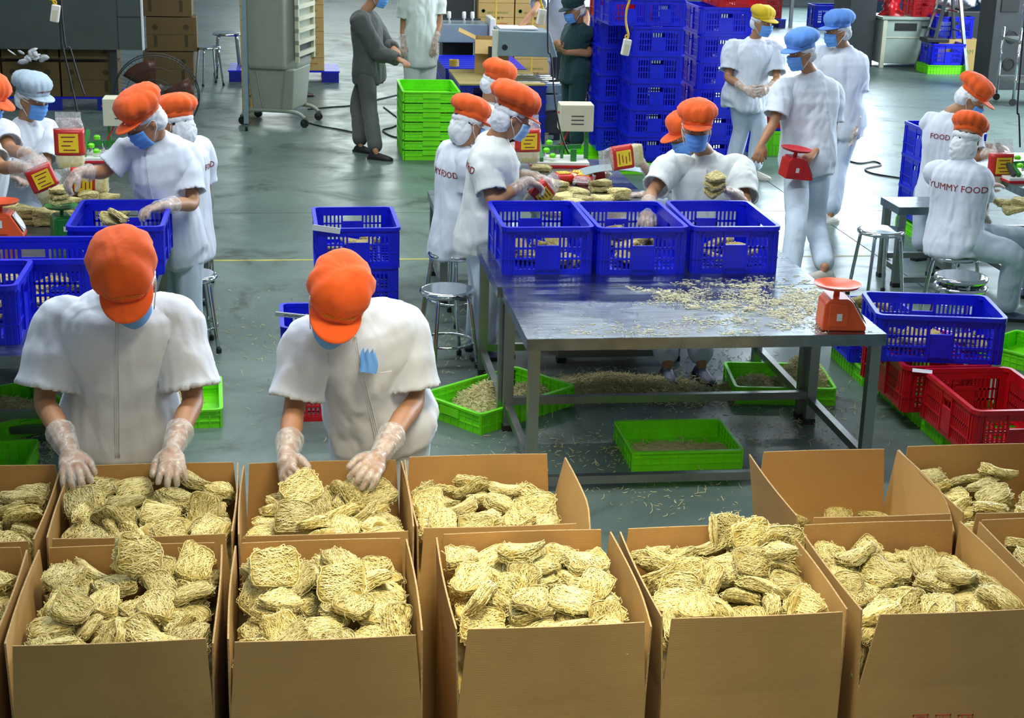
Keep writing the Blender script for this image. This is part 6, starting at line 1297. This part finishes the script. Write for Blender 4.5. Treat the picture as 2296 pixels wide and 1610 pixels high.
REST = [[-0.866,4.19,0.758,0.57,-0.06,0.06,-0.82,0.98,0.93,1.09],[1.413,4.001,0.738,0.63,0.03,0.06,-0.78,1.07,1.11,1.01],[-0.874,4.33,0.762,0.26,0.1,0.36,0.89,1.01,1,0.88],[-0.672,4.324,0.781,0.84,-0.06,-0.06,0.54,1.05,1.05,0.9],[0.461,4.203,0.776,0.21,-0.59,-0.16,0.77,1.03,1.04,1],[0.244,4.32,0.752,0.6,-0.01,0.08,0.8,0.97,1.03,0.94],[0.497,4.031,0.761,0.92,0.04,-0.03,-0.4,1.08,1.02,1.24],[1.414,3.944,0.77,0.61,0.52,-0.12,0.59,1.06,1.11,0.91],[-0.07,4.87,0.756,0.91,-0.24,0.32,-0.11,0.93,0.9,0.88],[0.239,4.849,0.738,0.03,-0.19,0.21,0.96,0.96,0.97,0.88],[-0.449,4.619,0.774,0.26,0.34,-0.15,0.89,0.91,0.88,1.04],[-0.245,4.54,0.78,0.41,0.64,0.32,0.56,1.08,1.09,0.99],[-0.302,4.231,0.782,0.66,-0.07,0.22,0.72,1.09,1.03,0.94],[-0.68,4.779,0.812,0.95,0.27,-0.07,-0.16,0.91,0.92,1.01],[0.073,4.544,0.803,0.83,-0.17,0.02,0.53,1.09,1.12,0.94],[2.2,4.695,0.735,0.16,0.1,-0.01,-0.98,0.98,0.98,1],[2.397,4.553,0.786,0.18,0.14,0.16,0.96,0.98,0.96,0.98],[-0.55,4.129,0.776,0.71,0.04,-0.12,0.7,0.91,0.87,0.87],[-0.125,4.325,0.781,0.65,0.06,-0.28,-0.7,1.08,1.07,0.92],[0.139,4.309,0.789,0.07,0.81,-0.39,-0.43,1.05,1.07,1.04],[0.852,3.988,0.771,0.15,0.07,-0.06,0.98,1.05,1.05,1.17],[2,4.101,0.759,0.76,0.17,0.28,-0.56,0.92,0.93,1.01],[-0.404,4.72,0.766,0.06,-0.81,0.58,0.02,1.08,1.07,1.19],[-0.655,4.133,0.766,0.18,-0.07,-0.09,0.98,1.04,1.07,1.19],[0.76,4.9,0.741,0.12,0.65,-0.74,0.11,1.02,0.94,0.97],[1.984,4.33,0.738,0.99,-0.02,0.04,0.12,0.91,0.96,0.88],[-1.005,4.625,0.775,0.83,0.07,-0.1,0.54,1.08,1.04,1],[0.262,4.601,0.744,0.37,0.42,0.28,-0.79,1,1.05,0.96],[-0.875,4.316,0.756,0.89,-0.07,0.04,-0.46,1.03,0.97,1.17],[0.472,4.149,0.799,0.75,0.06,-0.06,-0.65,0.93,0.88,0.9],[1.945,4.176,0.773,0.28,0.34,-0.15,0.88,0.9,0.92,0.83],[0.241,4.96,0.706,0.82,-0.03,0.03,0.58,1.03,0.99,1],[-0.29,4.343,0.756,0.7,-0.09,0.04,-0.71,0.92,0.91,0.97],[1.259,4.008,0.74,0.99,0.11,0.01,-0.09,1.08,1,0.92],[-0.666,4.889,0.745,0.81,0.03,-0.04,-0.58,1.08,1.1,1.03],[-0.3,4.821,0.77,0.07,0.05,-0.02,1,0.99,0.95,1.07],[0.789,4.698,0.726,0.16,-0.06,0.05,-0.98,1.01,1.04,0.87],[2.192,4.88,0.748,0.77,-0.16,-0.34,-0.53,0.92,0.98,0.89],[1.889,3.924,0.756,0.76,-0.15,0.14,-0.62,1.03,1.06,1.06],[0.014,4.65,0.765,0.53,0.04,-0.08,0.84,0.97,0.93,0.92],[0.042,4.945,0.748,0.96,-0.16,-0.04,-0.22,0.96,0.98,0.92],[0.255,4.526,0.784,0.98,0.05,0.04,0.21,1.09,1.11,1.14],[0.431,4.987,0.718,0.17,0.56,0.81,-0.06,0.98,1.03,1.01],[-0.686,4.693,0.755,0.01,-0.97,-0.02,-0.26,0.97,0.98,0.84],[0.431,4.669,0.732,0.97,0.02,-0.12,0.19,0.95,0.89,0.99],[1.404,4.275,0.782,0.27,-0.2,-0.24,-0.91,1.09,1.03,1.01],[0.117,4.658,0.759,0.59,0.14,0.02,0.8,0.95,0.93,1.08],[-0.679,4.01,0.746,0.56,0,-0.05,0.82,0.98,1.01,0.99],[-0.38,4.615,0.774,0.74,0.36,0.08,0.55,1.02,0.95,1.12],[0.624,4.61,0.749,0.9,0.1,0.1,-0.4,0.96,0.93,0.89],[2.2,4.515,0.76,0.98,0.03,-0.02,-0.18,0.99,0.96,1.11]]
join_nests('lesser_noodle_nests', [(r[0:3], r[3:7], r[7:10]) for r in REST], 'half hidden rice noodle nests low between the counted ones in the cartons', NEST_MID)
def q_(rx_, ry_, rz_):
    from mathutils import Euler
    return tuple(Euler((rx_, ry_, rz_)).to_quaternion())
for k, (px, py, rr0) in enumerate(((1808, 1150, (1.1, .1, .3)), (1925, 1142, (1.25, .2, -.5)), (1775, 1162, (.3, .2, .8)), (1880, 1165, (.2, -.3, 1.2)), (1965, 1160, (.4, .3, 2)))):
    p = PZ(px, py, .60); nest_obj(k, p, q_(*rr0), (1.05, 1, 1), '%s noodle nest from left lying low in the almost empty carton' % NTH[[2, 3, 0, 1, 4][k]], 'noodle nests in the almost empty carton')
for k, (px, py, z_, rr0, w_) in enumerate(((192, 1118, .80, (.35, .25, .4), 'under the left packer’s first glove'), (440, 1082, .80, (.5, -.1, 2.2), 'by rear flap right of the left packer’s gloves'), (400, 1112, .80, (.2, .3, 1.0), 'under the left packer’s second glove'), (300, 1098, .79, (.3, -.2, .2), 'between the left packer’s two gloves'), (490, 1102, .78, (.4, .3, 1.7), 'at rear right corner of the left packer’s carton'), (845, 1112, .77, (.4, -.3, .6), 'under the middle packer’s right glove'), (245, 1085, .785, (.2, .1, .9), 'by rear flap between the left packer’s gloves'))):
    nest_obj(k + 2, PZ(px, py, z_), q_(*rr0), (1.05, 1.05, 1), 'rice noodle nest ' + w_, None)
for k, (Y_, px, py, lb_) in enumerate([(3.875, 1935, 1480, 'noodle nest showing through the corner gap of the red marked carton')]):
    nest_obj(k, PY(px, py, Y_), q_(1.3, .2, .9), (1.05, 1.05, 1), lb_, None)
for k, (px, py, z_, rr0, lb_) in enumerate(((700, 1352, .775, (.3, .15, .6), 'noodle nest wedged in the middle of the second whole front carton'), (712, 1372, .735, (.1, -.2, 1.5), 'noodle nest deep in the middle of the second whole front carton'), (1632, 1278, .79, (.35, -.1, .2), 'noodle nest just below the standing nests on the highest heap'), (1650, 1300, .745, (.15, .2, 1.1), 'noodle nest deeper below the standing nests on the highest heap'))):
    nest_obj(k + 1, PZ(px, py, z_), q_(*rr0), (1.1, 1.1, 1.05), lb_, None)
# tall nests set on the heap of the fourth carton and a few hand-placed ones on top
for k, (px, py, Y, r_) in enumerate(((1625, 1192, 4.36, (1.15, .25, .5)), (1685, 1205, 4.34, (1.1, -.1, .25)), (1757, 1220, 4.30, (1.2, .0, -.15)))):
    nest_obj(k + 3, PY(px, py, Y), q_(*r_), (1.12, 1.12, 1.05), ['left', 'middle', 'right'][k] + ' noodle nest standing on edge atop the highest heap', 'standing nests on the highest heap')
for k, (px, py, Y, r_) in enumerate(((308, 1246, 4.27, (.9, .35, .3)), (615, 1275, 4.15, (.85, .1, .2)), (770, 1308, 4.08, (.7, -.2, -.2)))):
    nest_obj(k + 1, PY(px, py, Y), q_(*r_), (1.2, 1.2, 1.1), ['big noodle nest standing against the rear flap of the first whole carton', 'largest pale noodle nest, upright in second whole front carton', 'rounded noodle nest at the centre of the second whole front carton'][k], None)
nest_obj(2, PY(675, 1098, 4.74), q_(.7, -.3, .5), (1.1, 1.1, 1.0), 'noodle nest lifted by the middle packer’s glove', None)
nest_obj(5, PY(660, 1160, 4.62), q_(.75, .1, .0), (1.1, 1.1, 1.0), 'flat pale noodle nest just below the middle packer’s glove', None)

# ------------------------------------------------------------------ things on the tables
def scale_obj(loc, rz, mat, label, number=None, s=1.0, qr=True):
    t = empty('kitchen_scale', loc, rz); tag(t, label, 'scale'); t.scale = (s,) * 3
    b = MB(); M_ = Matrix(((1, 0, 0, 0), (0, 0, 1, -.065), (0, 1, 0, 0), (0, 0, 0, 1)))
    b.prism([(-.085, 0), (.10, 0), (.10, .018), (.035, .125), (.015, .135), (-.06, .135), (-.08, .115), (-.085, .02)], 0, .13, M_)
    bo = b.build('housing', mat, t, bevel=.006)
    MB().box(-.06, .02, -.070, -.064, .02, .115).build('side_cover', mat, t, bevel=.003)
    MB().box(.10 * 0 + .0, .001, -.001, .001, 0, .001).build('pin', 'steel', bo)
    Md = Matrix.Translation((.0715, 0, .075)) @ Matrix.Rotation(math.radians(58.6), 4, 'Y')
    MB().box(-.052, .052, -.052, .052, 0, .003, Md).build('dial_plate', 'steel', t)
    MB().lathe([(.048, .003), (.048, .006), (.001, .006)], 24, (0, 0, 0), Md).build('dial', 'paper', t)
    MB().lathe([(.014, .13), (.012, .155), (.02, .168), (.001, .168)], 16, (-.02, 0, 0)).build('stem', mat, t, True, angle=40)
    MB().lathe([(.001, .166), (.05, .166), (.085, .174), (.098, .186), (.099, .188), (.092, .186), (.05, .172), (.001, .171)], 32, (-.02, 0, 0)).build('pan', mat, t, True, angle=50)
    if number is None: MB().box(-.028, -.006, -.0712, -.070, .045, .075).build('sticker', 'paper', t)
    else:
        MB().box(-.045, -.005, -.0712, -.070, .055, .095).build('sticker', 'paper', t); text_on(t, number, .034, 'ink_black', (-.025, -.0713, .075), (1, 0, 0), (0, 0, 1), 'number')
    return t
scale_obj((*PZ(1880, 733, .75)[:2], .75), -.10, 'orange_paint', 'orange kitchen scale on the near right corner of the steel table', None, 1.13)
scale_obj((*PZ(14, 528, .75)[:2], .75), 0, 'orange_paint', 'orange kitchen scale marked 2 at the left photo edge', '2', 1.05)
scale_obj((*PZ(150, 530, .75)[:2], .75), .3, 'green_dark', 'dark green kitchen scale beside the left crate, noodles piled on its pan', None, .95)
rs = scale_obj(PY(1780, 398, 10.98), .15, 'red_paint', 'red kitchen scale carried by the walking man', None, 1.15); rs.rotation_euler = (0.05, math.radians(6), .1)
def cake(loc, rz, label, group, k, s=(1, 1, 1)): return nest_obj(k, loc, q_(rnd.gauss(0, .05), rnd.gauss(0, .05), rz), s, label, group, 'noodle_cake')
kk = 0
for si, (px, py, n) in enumerate(sorted(((30, 452, 2), (75, 462, 2), (20, 488, 3), (60, 492, 3), (100, 496, 3), (125, 470, 3), (160, 470, 3), (200, 455, 3), (245, 452, 2), (180, 440, 2), (220, 438, 2), (130, 445, 2), (265, 470, 2), (95, 440, 1), (45, 436, 1), (155, 500, 2)))):
    p = PZ(px, py + 8, .75)
    if p.y > 9.38: p.x = max(p.x, -1.43)
    for z in range(n): cake((p.x + rnd.uniform(-.006, .006), p.y + rnd.uniform(-.006, .006), .767 + z * .031), rnd.gauss(0, .12), '%s noodle cake up in the %s stack from left, left packing table' % (ORD[z], NTH[si]), 'noodle cakes on the left packing table', kk, (1.05, 1.05, .92)); kk += 1
gp = PZ(150, 530, .75)
for z in range(3): cake((gp.x - .02, gp.y, .953 + z * .029), .3 + .2 * z, ORD[z] + ' noodle cake stacked on the dark green scale’s pan', 'noodle cakes on the dark green scale', z, (1.0, 1.0, .85))
for si, (px, py, n) in enumerate(sorted(((1250, 418, 2), (1255, 450, 2), (1300, 425, 1), (1345, 418, 2), (1312, 442, 1), (1285, 462, 2), (1350, 442, 1), (1388, 435, 2), (1240, 470, 1), (1300, 480, 2), (1225, 438, 1), (1215, 372, 1)))):
    p = PZ(px, py + 10, .75)
    for z in range(n): cake((p.x + rnd.uniform(-.006, .006), p.y, .767 + z * .034), rnd.gauss(0, .2), '%s thick noodle cake of the %s pile from left, centre packing table' % (ORD[z], NTH[si]), 'noodle cakes on the centre packing table', kk, (1.2, 1.15, 1.05)); kk += 1
for (px, py, n) in ((2290, 462, 2), (2270, 468, 1), (2250, 452, 1)):
    p = PZ(px, py + 8, .75)
    for z in range(n): cake((p.x, p.y, .767 + z * .034), rnd.gauss(0, .2), '%s noodle cake of the %s pile, right packing table' % (ORD[z], NTH[px % 7]), 'noodle cakes on the right packing table', kk, (1.1, 1.1, 1)); kk += 1
# noodles inside the blue crates
def crate_fill(cx_, cy_, z, n, hw, hl, name, group, seed, dy=0):
    r_ = random.Random(seed)
    join_nests('noodles_in_crate', [((cx_ + r_.uniform(-hw, hw), cy_ + dy + r_.uniform(-hl, hl), z + .028 + r_.uniform(0, .03) + .03 * (k // 6)), q_(r_.gauss(0, .25), r_.gauss(0, .25), r_.uniform(0, 6)), (1.1, 1.1, 1)) for k in range(n)], name.replace('noodle nest', 'noodle nests glimpsed'))
crate_fill(1.30, 8.27, .758, 8, .15, .24, 'noodle nest lying in the left blue crate of the three', 'nests in the left blue crate', 1)
crate_fill(1.795, 8.25, .758, 10, .15, .24, 'noodle nest lying in the middle blue crate of the three', 'nests in the middle blue crate', 2)
crate_fill(2.305, 8.26, .758, 7, .15, .24, 'noodle nest lying in the right blue crate of the three', 'nests in the right blue crate', 3)
crate_fill(-.905, 8.33, .758, 12, .15, .24, 'noodle nest in the crate by the standing woman at the left', 'nests in the left table crate', 4)
crate_fill(-1.27, 7.53, .758, 12, .25, .15, 'noodle nest in the crosswise blue crate at the left', 'nests in the crosswise crate', 5)
crate_fill(-1.53, 7.03, .758, 10, .25, .15, 'noodle nest in the blue crate at the left photo edge', 'nests in the left edge crate', 6)
crate_fill(.395, 10.47, .26, 8, .18, .24, 'noodle nest in the upper blue crate standing in the aisle', 'nests in the aisle crate', 7)
crate_fill(bc.x, bc.y, .363, 12, .22, .13, 'noodle nest in the crooked blue crate on the red ones', 'nests in the crooked crate', 8)
crate_fill(3.36, 8.62, .24, 14, .13, .17, 'noodle nest heaped in the crate behind the orange scale', 'nests in the crate behind the scale', 9)
for k in range(5): nest_obj(k, (3.24 + .07 * (k % 3), 8.50 + .09 * (k // 2), .36 + .02 * (k % 2)), q_(.4 * k, .3, k), (1.1, 1.1, 1), NTH[k] + ' noodle nest atop the crate behind the orange scale', 'nests atop the crate behind the scale')
# noodles held in hands
for k in range(3): nest_obj(k, PY(1600 + 2 * k, 428 - 15 * k, 8.70), q_(.25, -.25 + .05 * k, .5), (.95, .95, .75), ORD[k] + ' noodle cake held in the crate woman’s gloved hand', 'noodle cakes in her gloved hand')
for k in range(2): nest_obj(k + 4, PY(250 + 16 * k, 492 - 10 * k, 8.30), q_(.5, .35, .5 + k), (1.05, 1.05, .9), ['lower', 'upper'][k] + ' noodle nest being lifted from the left table crate', 'nests lifted at the left crate')
# bags of noodles
def bag_proto(L=.26, W=.15, T=.075):
    """a clear pillow bag of noodles: red printed band with yellow label"""
    def pill(x0, x1, s_, n=20):
        b = MB(); rg = []
        for k in range(7):
            x = x0 + (x1 - x0) * k / 6; e = min(1, (L / 2 - abs(x)) / .05) ** .5 if abs(x) < L / 2 else .05; e = max(e, .06)
            rg.append(oval(Vector((x, 0, 0)), Vector((0, 1, 0)), Vector((0, 0, 1)), W / 2 * s_ * (.82 + .18 * e), T / 2 * s_ * e, n, 2.8))
        return b.rings(rg)
    root = pill(-L / 2, L / 2, 1.0).build('noodle_bag', 'bag', None, True)
    b = MB()
    pill(-.07, .125, .93).build('noodle_filling', 'noodle', root, True)
    pill(-.075, .055, 1.02).build('red_print', 'label_red', root, True)
    for s_ in (-1, 1):
        pb = MB(); pb.box(-.055, .04, -.048, .048, s_ * (T / 2 * 1.02) - .002, s_ * (T / 2 * 1.02) + .0025); lb = pb.build('yellow_label', 'label_yellow', root)
        for q in range(4): MB().box(-.042 + q * .022, -.036 + q * .022, -.036 + .01 * (q % 2), .034 - .012 * (q % 3), s_ * (T / 2 * 1.02 + .0028) - .0004, s_ * (T / 2 * 1.02 + .0028) + .0004).build('print', 'ink', lb)
    fin = MB(); fin.box(-L / 2 - .03, -L / 2 + .006, -W * .42, W * .42, -.002, .002); fin.build('sealed_end', 'bag', root)
    return root
BG = bag_proto()
def bag(loc, rot, label, s=1.0):
    o = place(BG, loc, 0, label, None, 'bag'); o.rotation_euler = rot; o.scale = (s,) * 3; return o
V = PY
bag(V(156, 322, 10.25), (PI / 2, PI / 2, .0), 'tall noodle bag with red and yellow label standing on the left packing table', 1.25)
bag(V(190, 405, 9.75), (PI / 2 + .3, .05, .1), 'noodle bag lying with red label up behind the cakes on the left table', 1.1)
bag(V(95, 402, 9.05), (PI / 2, 1.2, .3), 'noodle bag between the gloved hands at the left table', 1.0)
bag(V(1183, 318, 10.62), (PI / 2, PI / 2, .1), 'noodle bag held upright by the woman at the back of the centre group', 1.15)
bag(V(1212, 436, 8.95), (PI / 2 - .3, 2.4, .2), 'noodle bag with yellow label under the leaning woman’s glove', .9)
bag(V(1398, 352, 10.1), (PI / 2, -.15, .1), 'noodle bag waved in the air before the crate wall', 1.05)
bag(V(2243, 372, 10.55), (PI / 2, PI / 2, .1), 'noodle bag with red label held upright at the right table', 1.2)
for k, (px, py, rz) in enumerate(((1265, 398, .2), (1300, 396, -.3), (1335, 392, .5), (1310, 402, 1.2))):
    p = PZ(px, py, .78); bag((p.x, p.y, .782), (0, 0, rz), NTH[k] + ' flat noodle bag in the shiny pile, centre table', .85)['group'] = 'shiny noodle bags at the centre table'
# sealing machines
def sealer(loc, rz, label):
    t = empty('bag_sealing_machine', loc, rz); tag(t, label, 'machine')
    MB().box(-.21, .21, -.16, .16, .012, .035).build('base_board', 'white_plastic', t, bevel=.004); MB().box(-.215, .215, -.165, .165, 0, .014).build('board_edge', 'red_paint', t)
    MB().box(.0, .24, -.07, .11, .24, .43).build('control_box', 'cream', t, bevel=.006)
    for k in range(3): MB().box(.08, .17, -.073, -.069, .29 + k * .028, .297 + k * .028).build('vent_slot', 'dark', t)
    MB().lathe([(.008, 0), (.008, .01), (.001, .01)], 10, (0, 0, 0), Matrix.Translation((-.001, -.02, .37)) @ Matrix.Rotation(-PI / 2, 4, 'Y')).build('pilot_light', 'red_paint', t)
    MB().box(.19, .22, .0, .03, .035, .25).build('post', 'green_dark', t); MB().box(.02, .04, .0, .03, .035, .25).build('post', 'green_dark', t)
    MB().bar((-.15, .02, .10), (.17, .03, .12), .022, .03).build('lever', 'green_dark', t); MB().bar((-.17, -.14, .05), (-.17, .15, .22), .03, .025).build('jaw', 'dark', t); MB().bar((-.13, -.14, .05), (-.13, .15, .17), .025, .03).build('jaw', 'green_dark', t)
    MB().box(.08, .12, -.12, -.08, .035, .12).build('bracket', 'green_dark', t)
    for p in ((-.09, -.06, .09), (-.05, -.11, .06), (-.06, .04, .13)): MB().lathe([(.001, 0), (.022, .0), (.024, .02), (.014, .03), (.001, .03)], 12, p).build('green_knob', 'green', t, True, angle=40)
    MB().bar((.02, -.05, .14), (.07, -.01, .24), .008, .008).build('red_rod', 'red_paint', t)
    for p in ((-.10, -.02, .05), (-.02, .02, .05)): MB().lathe([(.012, 0), (.012, .06), (.001, .06)], 10, p).build('spring_tube', 'chrome', t)
    return t
p = PZ(1250, 366, .75); sealer((p.x, p.y, .75), -.05, 'cream and green bag sealing machine on a red edged board, centre table')
p = PZ(238, 356, .75); sealer((p.x, p.y, .75), .0, 'cream and green bag sealing machine behind the standing woman at the left')
p = PZ(2300, 400, .75); sealer((p.x, p.y, .75), .05, 'bag sealing machine at the right photo edge')
# curved weighing hoods of dark sheet
def hood(loc, label, w=.55):
    b = MB(); rows = []
    for k in range(13):
        a = PI * .95 * k / 12; rows.append([Vector((-math.cos(a) * w / 2, 0, math.sin(a) * .10)), Vector((-math.cos(a) * w / 2, .22, math.sin(a) * .10))])
    inn = [[p * .97 for p in r] for r in rows]
    vs = [q for r in rows for q in r] + [q for r in inn for q in r]; n2 = 26; fs = []
    for k in range(12): a = 2 * k; fs += [(a, a + 1, a + 3, a + 2), (n2 + a, n2 + a + 2, n2 + a + 3, n2 + a + 1), (a, a + 2, n2 + a + 2, n2 + a), (a + 1, n2 + a + 1, n2 + a + 3, a + 3)]
    fs += [(0, n2, n2 + 1, 1), (24, 25, n2 + 25, n2 + 24)]
    o = b.add(vs, fs).build('steel_chute', 'grey', None, True, angle=50); o.location = loc; tag(o, label, 'chute'); return o
p = PZ(1385, 415, .75); hood((p.x, p.y, .752), 'dull curved steel chute on the centre table beyond the cakes', .6)
p = PZ(25, 425, .75); hood((p.x, p.y + .1, .752), 'dark curved steel chute at the left edge of the left table', .55)
# little things
p = PZ(905, 330, 0)
lb = MB().box(-.09, .09, -.002, .002, -.02, .02).build('paper_strip', 'paper'); lb.location = PY(732, 514, 10.10); lb.rotation_euler = (.2, .15, 0); tag(lb, 'strip of white tape on the rim of the aisle crate', 'tape')
lb = MB().box(-.085, .085, -.002, .002, -.025, .03).build('paper_strip', 'paper'); lb.location = PY(655, 708, 7.83); lb.rotation_euler = (.9, .12, 0); tag(lb, 'white written label tied to the rim behind the middle packer', 'label')
for k in range(2): MB().tube([Vector((-.04 + k * .05, -.003, .0)), Vector((-.025 + k * .05, -.003, .012)), Vector((-.01 + k * .05, -.003, -.004)), Vector((.005 + k * .05, -.003, .01))], .0016, 4).build('handwriting', 'ink_black', lb)
# blue mask in the pocket of the middle packer
pk = MB(); c_ = PY(826, 814, 5.26); nx, nz = 10, 9; g0 = []
for j in range(nz):
    v_ = j / (nz - 1)
    for i in range(nx):
        u_ = i / (nx - 1) - .5; wd = .062 * (1 - .22 * max(0, v_ - .55) / .45); top = .012 * math.sin(i * 2.1) if v_ > .9 else 0
        g0.append((u_ * wd + .004 * math.sin(v_ * 5), -.004 * math.sin(u_ * 14 + v_ * 3) - .010 * (1 - (2 * u_) ** 2), -.034 + .075 * v_ + top))
vs_ = g0 + [(x, y + .004, z) for x, y, z in g0]; o_ = nx * nz; fs_ = []
for j in range(nz - 1):
    for i in range(nx - 1):
        q = (j * nx + i, j * nx + i + 1, (j + 1) * nx + i + 1, (j + 1) * nx + i); fs_.append(q); fs_.append(tuple(o_ + t_ for t_ in reversed(q)))
pk.add(vs_, fs_); o = pk.build('folded_mask', 'mask', None, True); o.location = c_; o.rotation_euler = (-.3, .1, -.15); tag(o, 'folded blue mask sticking out of the middle packer’s chest pocket', 'mask')
MB().tube([(.03, -.004, -.030), (.055, -.004, -.026), (.085, 0, -.018)], .0015, 5).build('pocket_edge', 'net', o, True)
lb = MB().box(-.05, .05, -.03, .03, -.001, .001).build('paper_strip', 'paper'); lb.location = PZ(2068, 832, .356); lb.rotation_euler = (0, 0, -.4); tag(lb, 'torn white paper lying on the rim of the red crate', 'paper')

# ------------------------------------------------------------------ crumbs, heaps
def crumbs(name, pts, mat, label, r=.0018, ln=(.010, .03), seed=0, flat=True):
    r_ = random.Random(seed); b = MB()
    for (x, y, z) in pts:
        th = r_.uniform(0, 6.28); cv = r_.gauss(0, 55); l = r_.uniform(*ln) / 4; p = Vector((x, y, z + r)); q = [p]; el = 0 if flat else r_.gauss(0, .5)
        for k in range(4):
            p = p + Vector((math.cos(th) * math.cos(el), math.sin(th) * math.cos(el), math.sin(el))) * l; q.append(p); th += cv * l; el += r_.gauss(0, .15) if not flat else 0
        b.tube(q, r, 3, False)
    o = b.build(name, mat, None, True); return tag(o, label, 'noodle crumbs', None, 'stuff')
r_ = random.Random(21); pts = []
for (px, py, sx, sy, n) in ((1540, 668, 60, 14, 420), (1480, 655, 40, 8, 130), (1610, 690, 60, 14, 200), (1740, 668, 70, 22, 620), (1690, 700, 90, 20, 420), (1800, 660, 40, 14, 220), (1560, 740, 160, 12, 160), (1640, 640, 70, 6, 160), (1790, 712, 40, 14, 120), (1640, 730, 110, 14, 110), (1420, 752, 80, 5, 40), (1780, 600, 25, 20, 30), (1700, 632, 60, 6, 80)):
    cl = [(px + r_.gauss(0, sx), py + r_.gauss(0, sy * .9), r_.uniform(.25, 1)) for _ in range(14)]
    for k in range(int(n * 1.15)):
        c_ = r_.choice(cl); p = PZ(c_[0] + r_.gauss(0, sx * .36 * c_[2]), c_[1] + r_.gauss(0, sy * .5 * c_[2]), .75)
        if 1.05 < p.x < 2.68 and 6.80 < p.y < 7.9: pts.append((p.x, p.y, .7505 + (abs(r_.gauss(0, .006)) if n > 400 else 0)))
crumbs('table_crumbs', pts, 'noodle_bit', 'broken noodle crumbs scattered over the right half of the steel table', .0015, (.012, .030), 2)
pts = []
for (px, py, sx, sy, n) in ((1400, 880, 120, 12, 1500), (1520, 875, 40, 14, 700), (1330, 860, 60, 18, 400), (1560, 900, 60, 12, 400), (1640, 820, 60, 20, 200), (1400, 1000, 200, 30, 500), (1500, 1110, 120, 30, 120), (850, 900, 120, 80, 120), (560, 760, 60, 60, 120), (1050, 760, 60, 60, 200), (1760, 960, 120, 40, 260), (1850, 900, 60, 40, 120), (60, 1010, 80, 20, 300), (2200, 780, 80, 40, 60)):
    for k in range(n):
        p = PZ(px + r_.gauss(0, sx), py + r_.gauss(0, sy), 0); h = .055 * math.exp(-((px - 1400) / 400) ** 2) if n >= 700 else 0
        pts.append((p.x, p.y, abs(r_.gauss(0, .5)) * h + .0005))
crumbs('floor_crumbs', pts, 'noodle_floor', 'swept noodle crumbs lying on the floor under and around the tables', .0018, (.015, .04), 3, False)
def heap(cx_, cy_, z, rx_, ry_, h, n, label, seed, name='noodle_scrap_heap'):
    r_ = random.Random(seed); b = MB(); N_ = 22; v = []
    for j in range(7):
        e = j / 6
        for k in range(N_):
            a = 2 * PI * k / N_; w_ = 1 + .12 * math.sin(3 * a + seed) + .07 * math.sin(5 * a); v.append((cx_ + rx_ * (1 - e) * w_ * math.cos(a), cy_ + ry_ * (1 - e) * w_ * math.sin(a), z + h * .93 * (e ** .8 if e < 1 else 1)))
    b.add(v, [(j * N_ + k, j * N_ + (k + 1) % N_, (j + 1) * N_ + (k + 1) % N_, (j + 1) * N_ + k) for j in range(6) for k in range(N_)])
    for k in range(n):
        a = r_.uniform(0, 6.28); e = 1 - math.sqrt(r_.random()); w_ = 1 + .12 * math.sin(3 * a + seed) + .07 * math.sin(5 * a)
        p = Vector((cx_ + rx_ * (1 - e) * w_ * math.cos(a), cy_ + ry_ * (1 - e) * w_ * math.sin(a), z + h * .95 * e ** .8 + r_.uniform(0, .006))); th = r_.uniform(0, 6.28); q = [p]
        for m_ in range(4): th += r_.gauss(0, .5); p = p + Vector((math.cos(th), math.sin(th), r_.gauss(0, .35))) * .010; q.append(p)
        b.tube(q, .0017, 3, False)
    o = b.build(name, 'noodle_floor', None, True); return tag(o, label, 'noodles', None, 'stuff')
heap(1.00, 7.98, .008, .17, .16, .15, 1500, 'heap of swept noodle scraps in the green tray under the table’s left end', 1)
heap(1.25, 8.12, .008, .15, .12, .09, 800, 'lower part of the noodle scraps in the left tray under the table', 2)
heap(2.80, 8.15, .008, .17, .17, .23, 1800, 'tall heap of noodle scraps in the green tray under the table’s right end', 3)
heap(2.55, 8.18, .008, .20, .15, .09, 900, 'low skirt of noodle scraps in the right tray under the table', 4)
heap(-.66, 8.05, .008, .15, .22, .12, 900, 'noodle scraps in the tray right of the left packer', 5)
heap(-1.48, 7.93, .008, .19, .22, .13, 900, 'noodle scraps in the tray under the left table', 6)
heap(tf.x, tf.y + .05, .008, .26, .12, .02, 500, 'thin layer of crumbs in the nearly empty green tray', 7)
heap(1.75, 8.32, .0, .42, .17, .07, 2200, 'long low drift of noodle crumbs on the floor under the back table', 8)
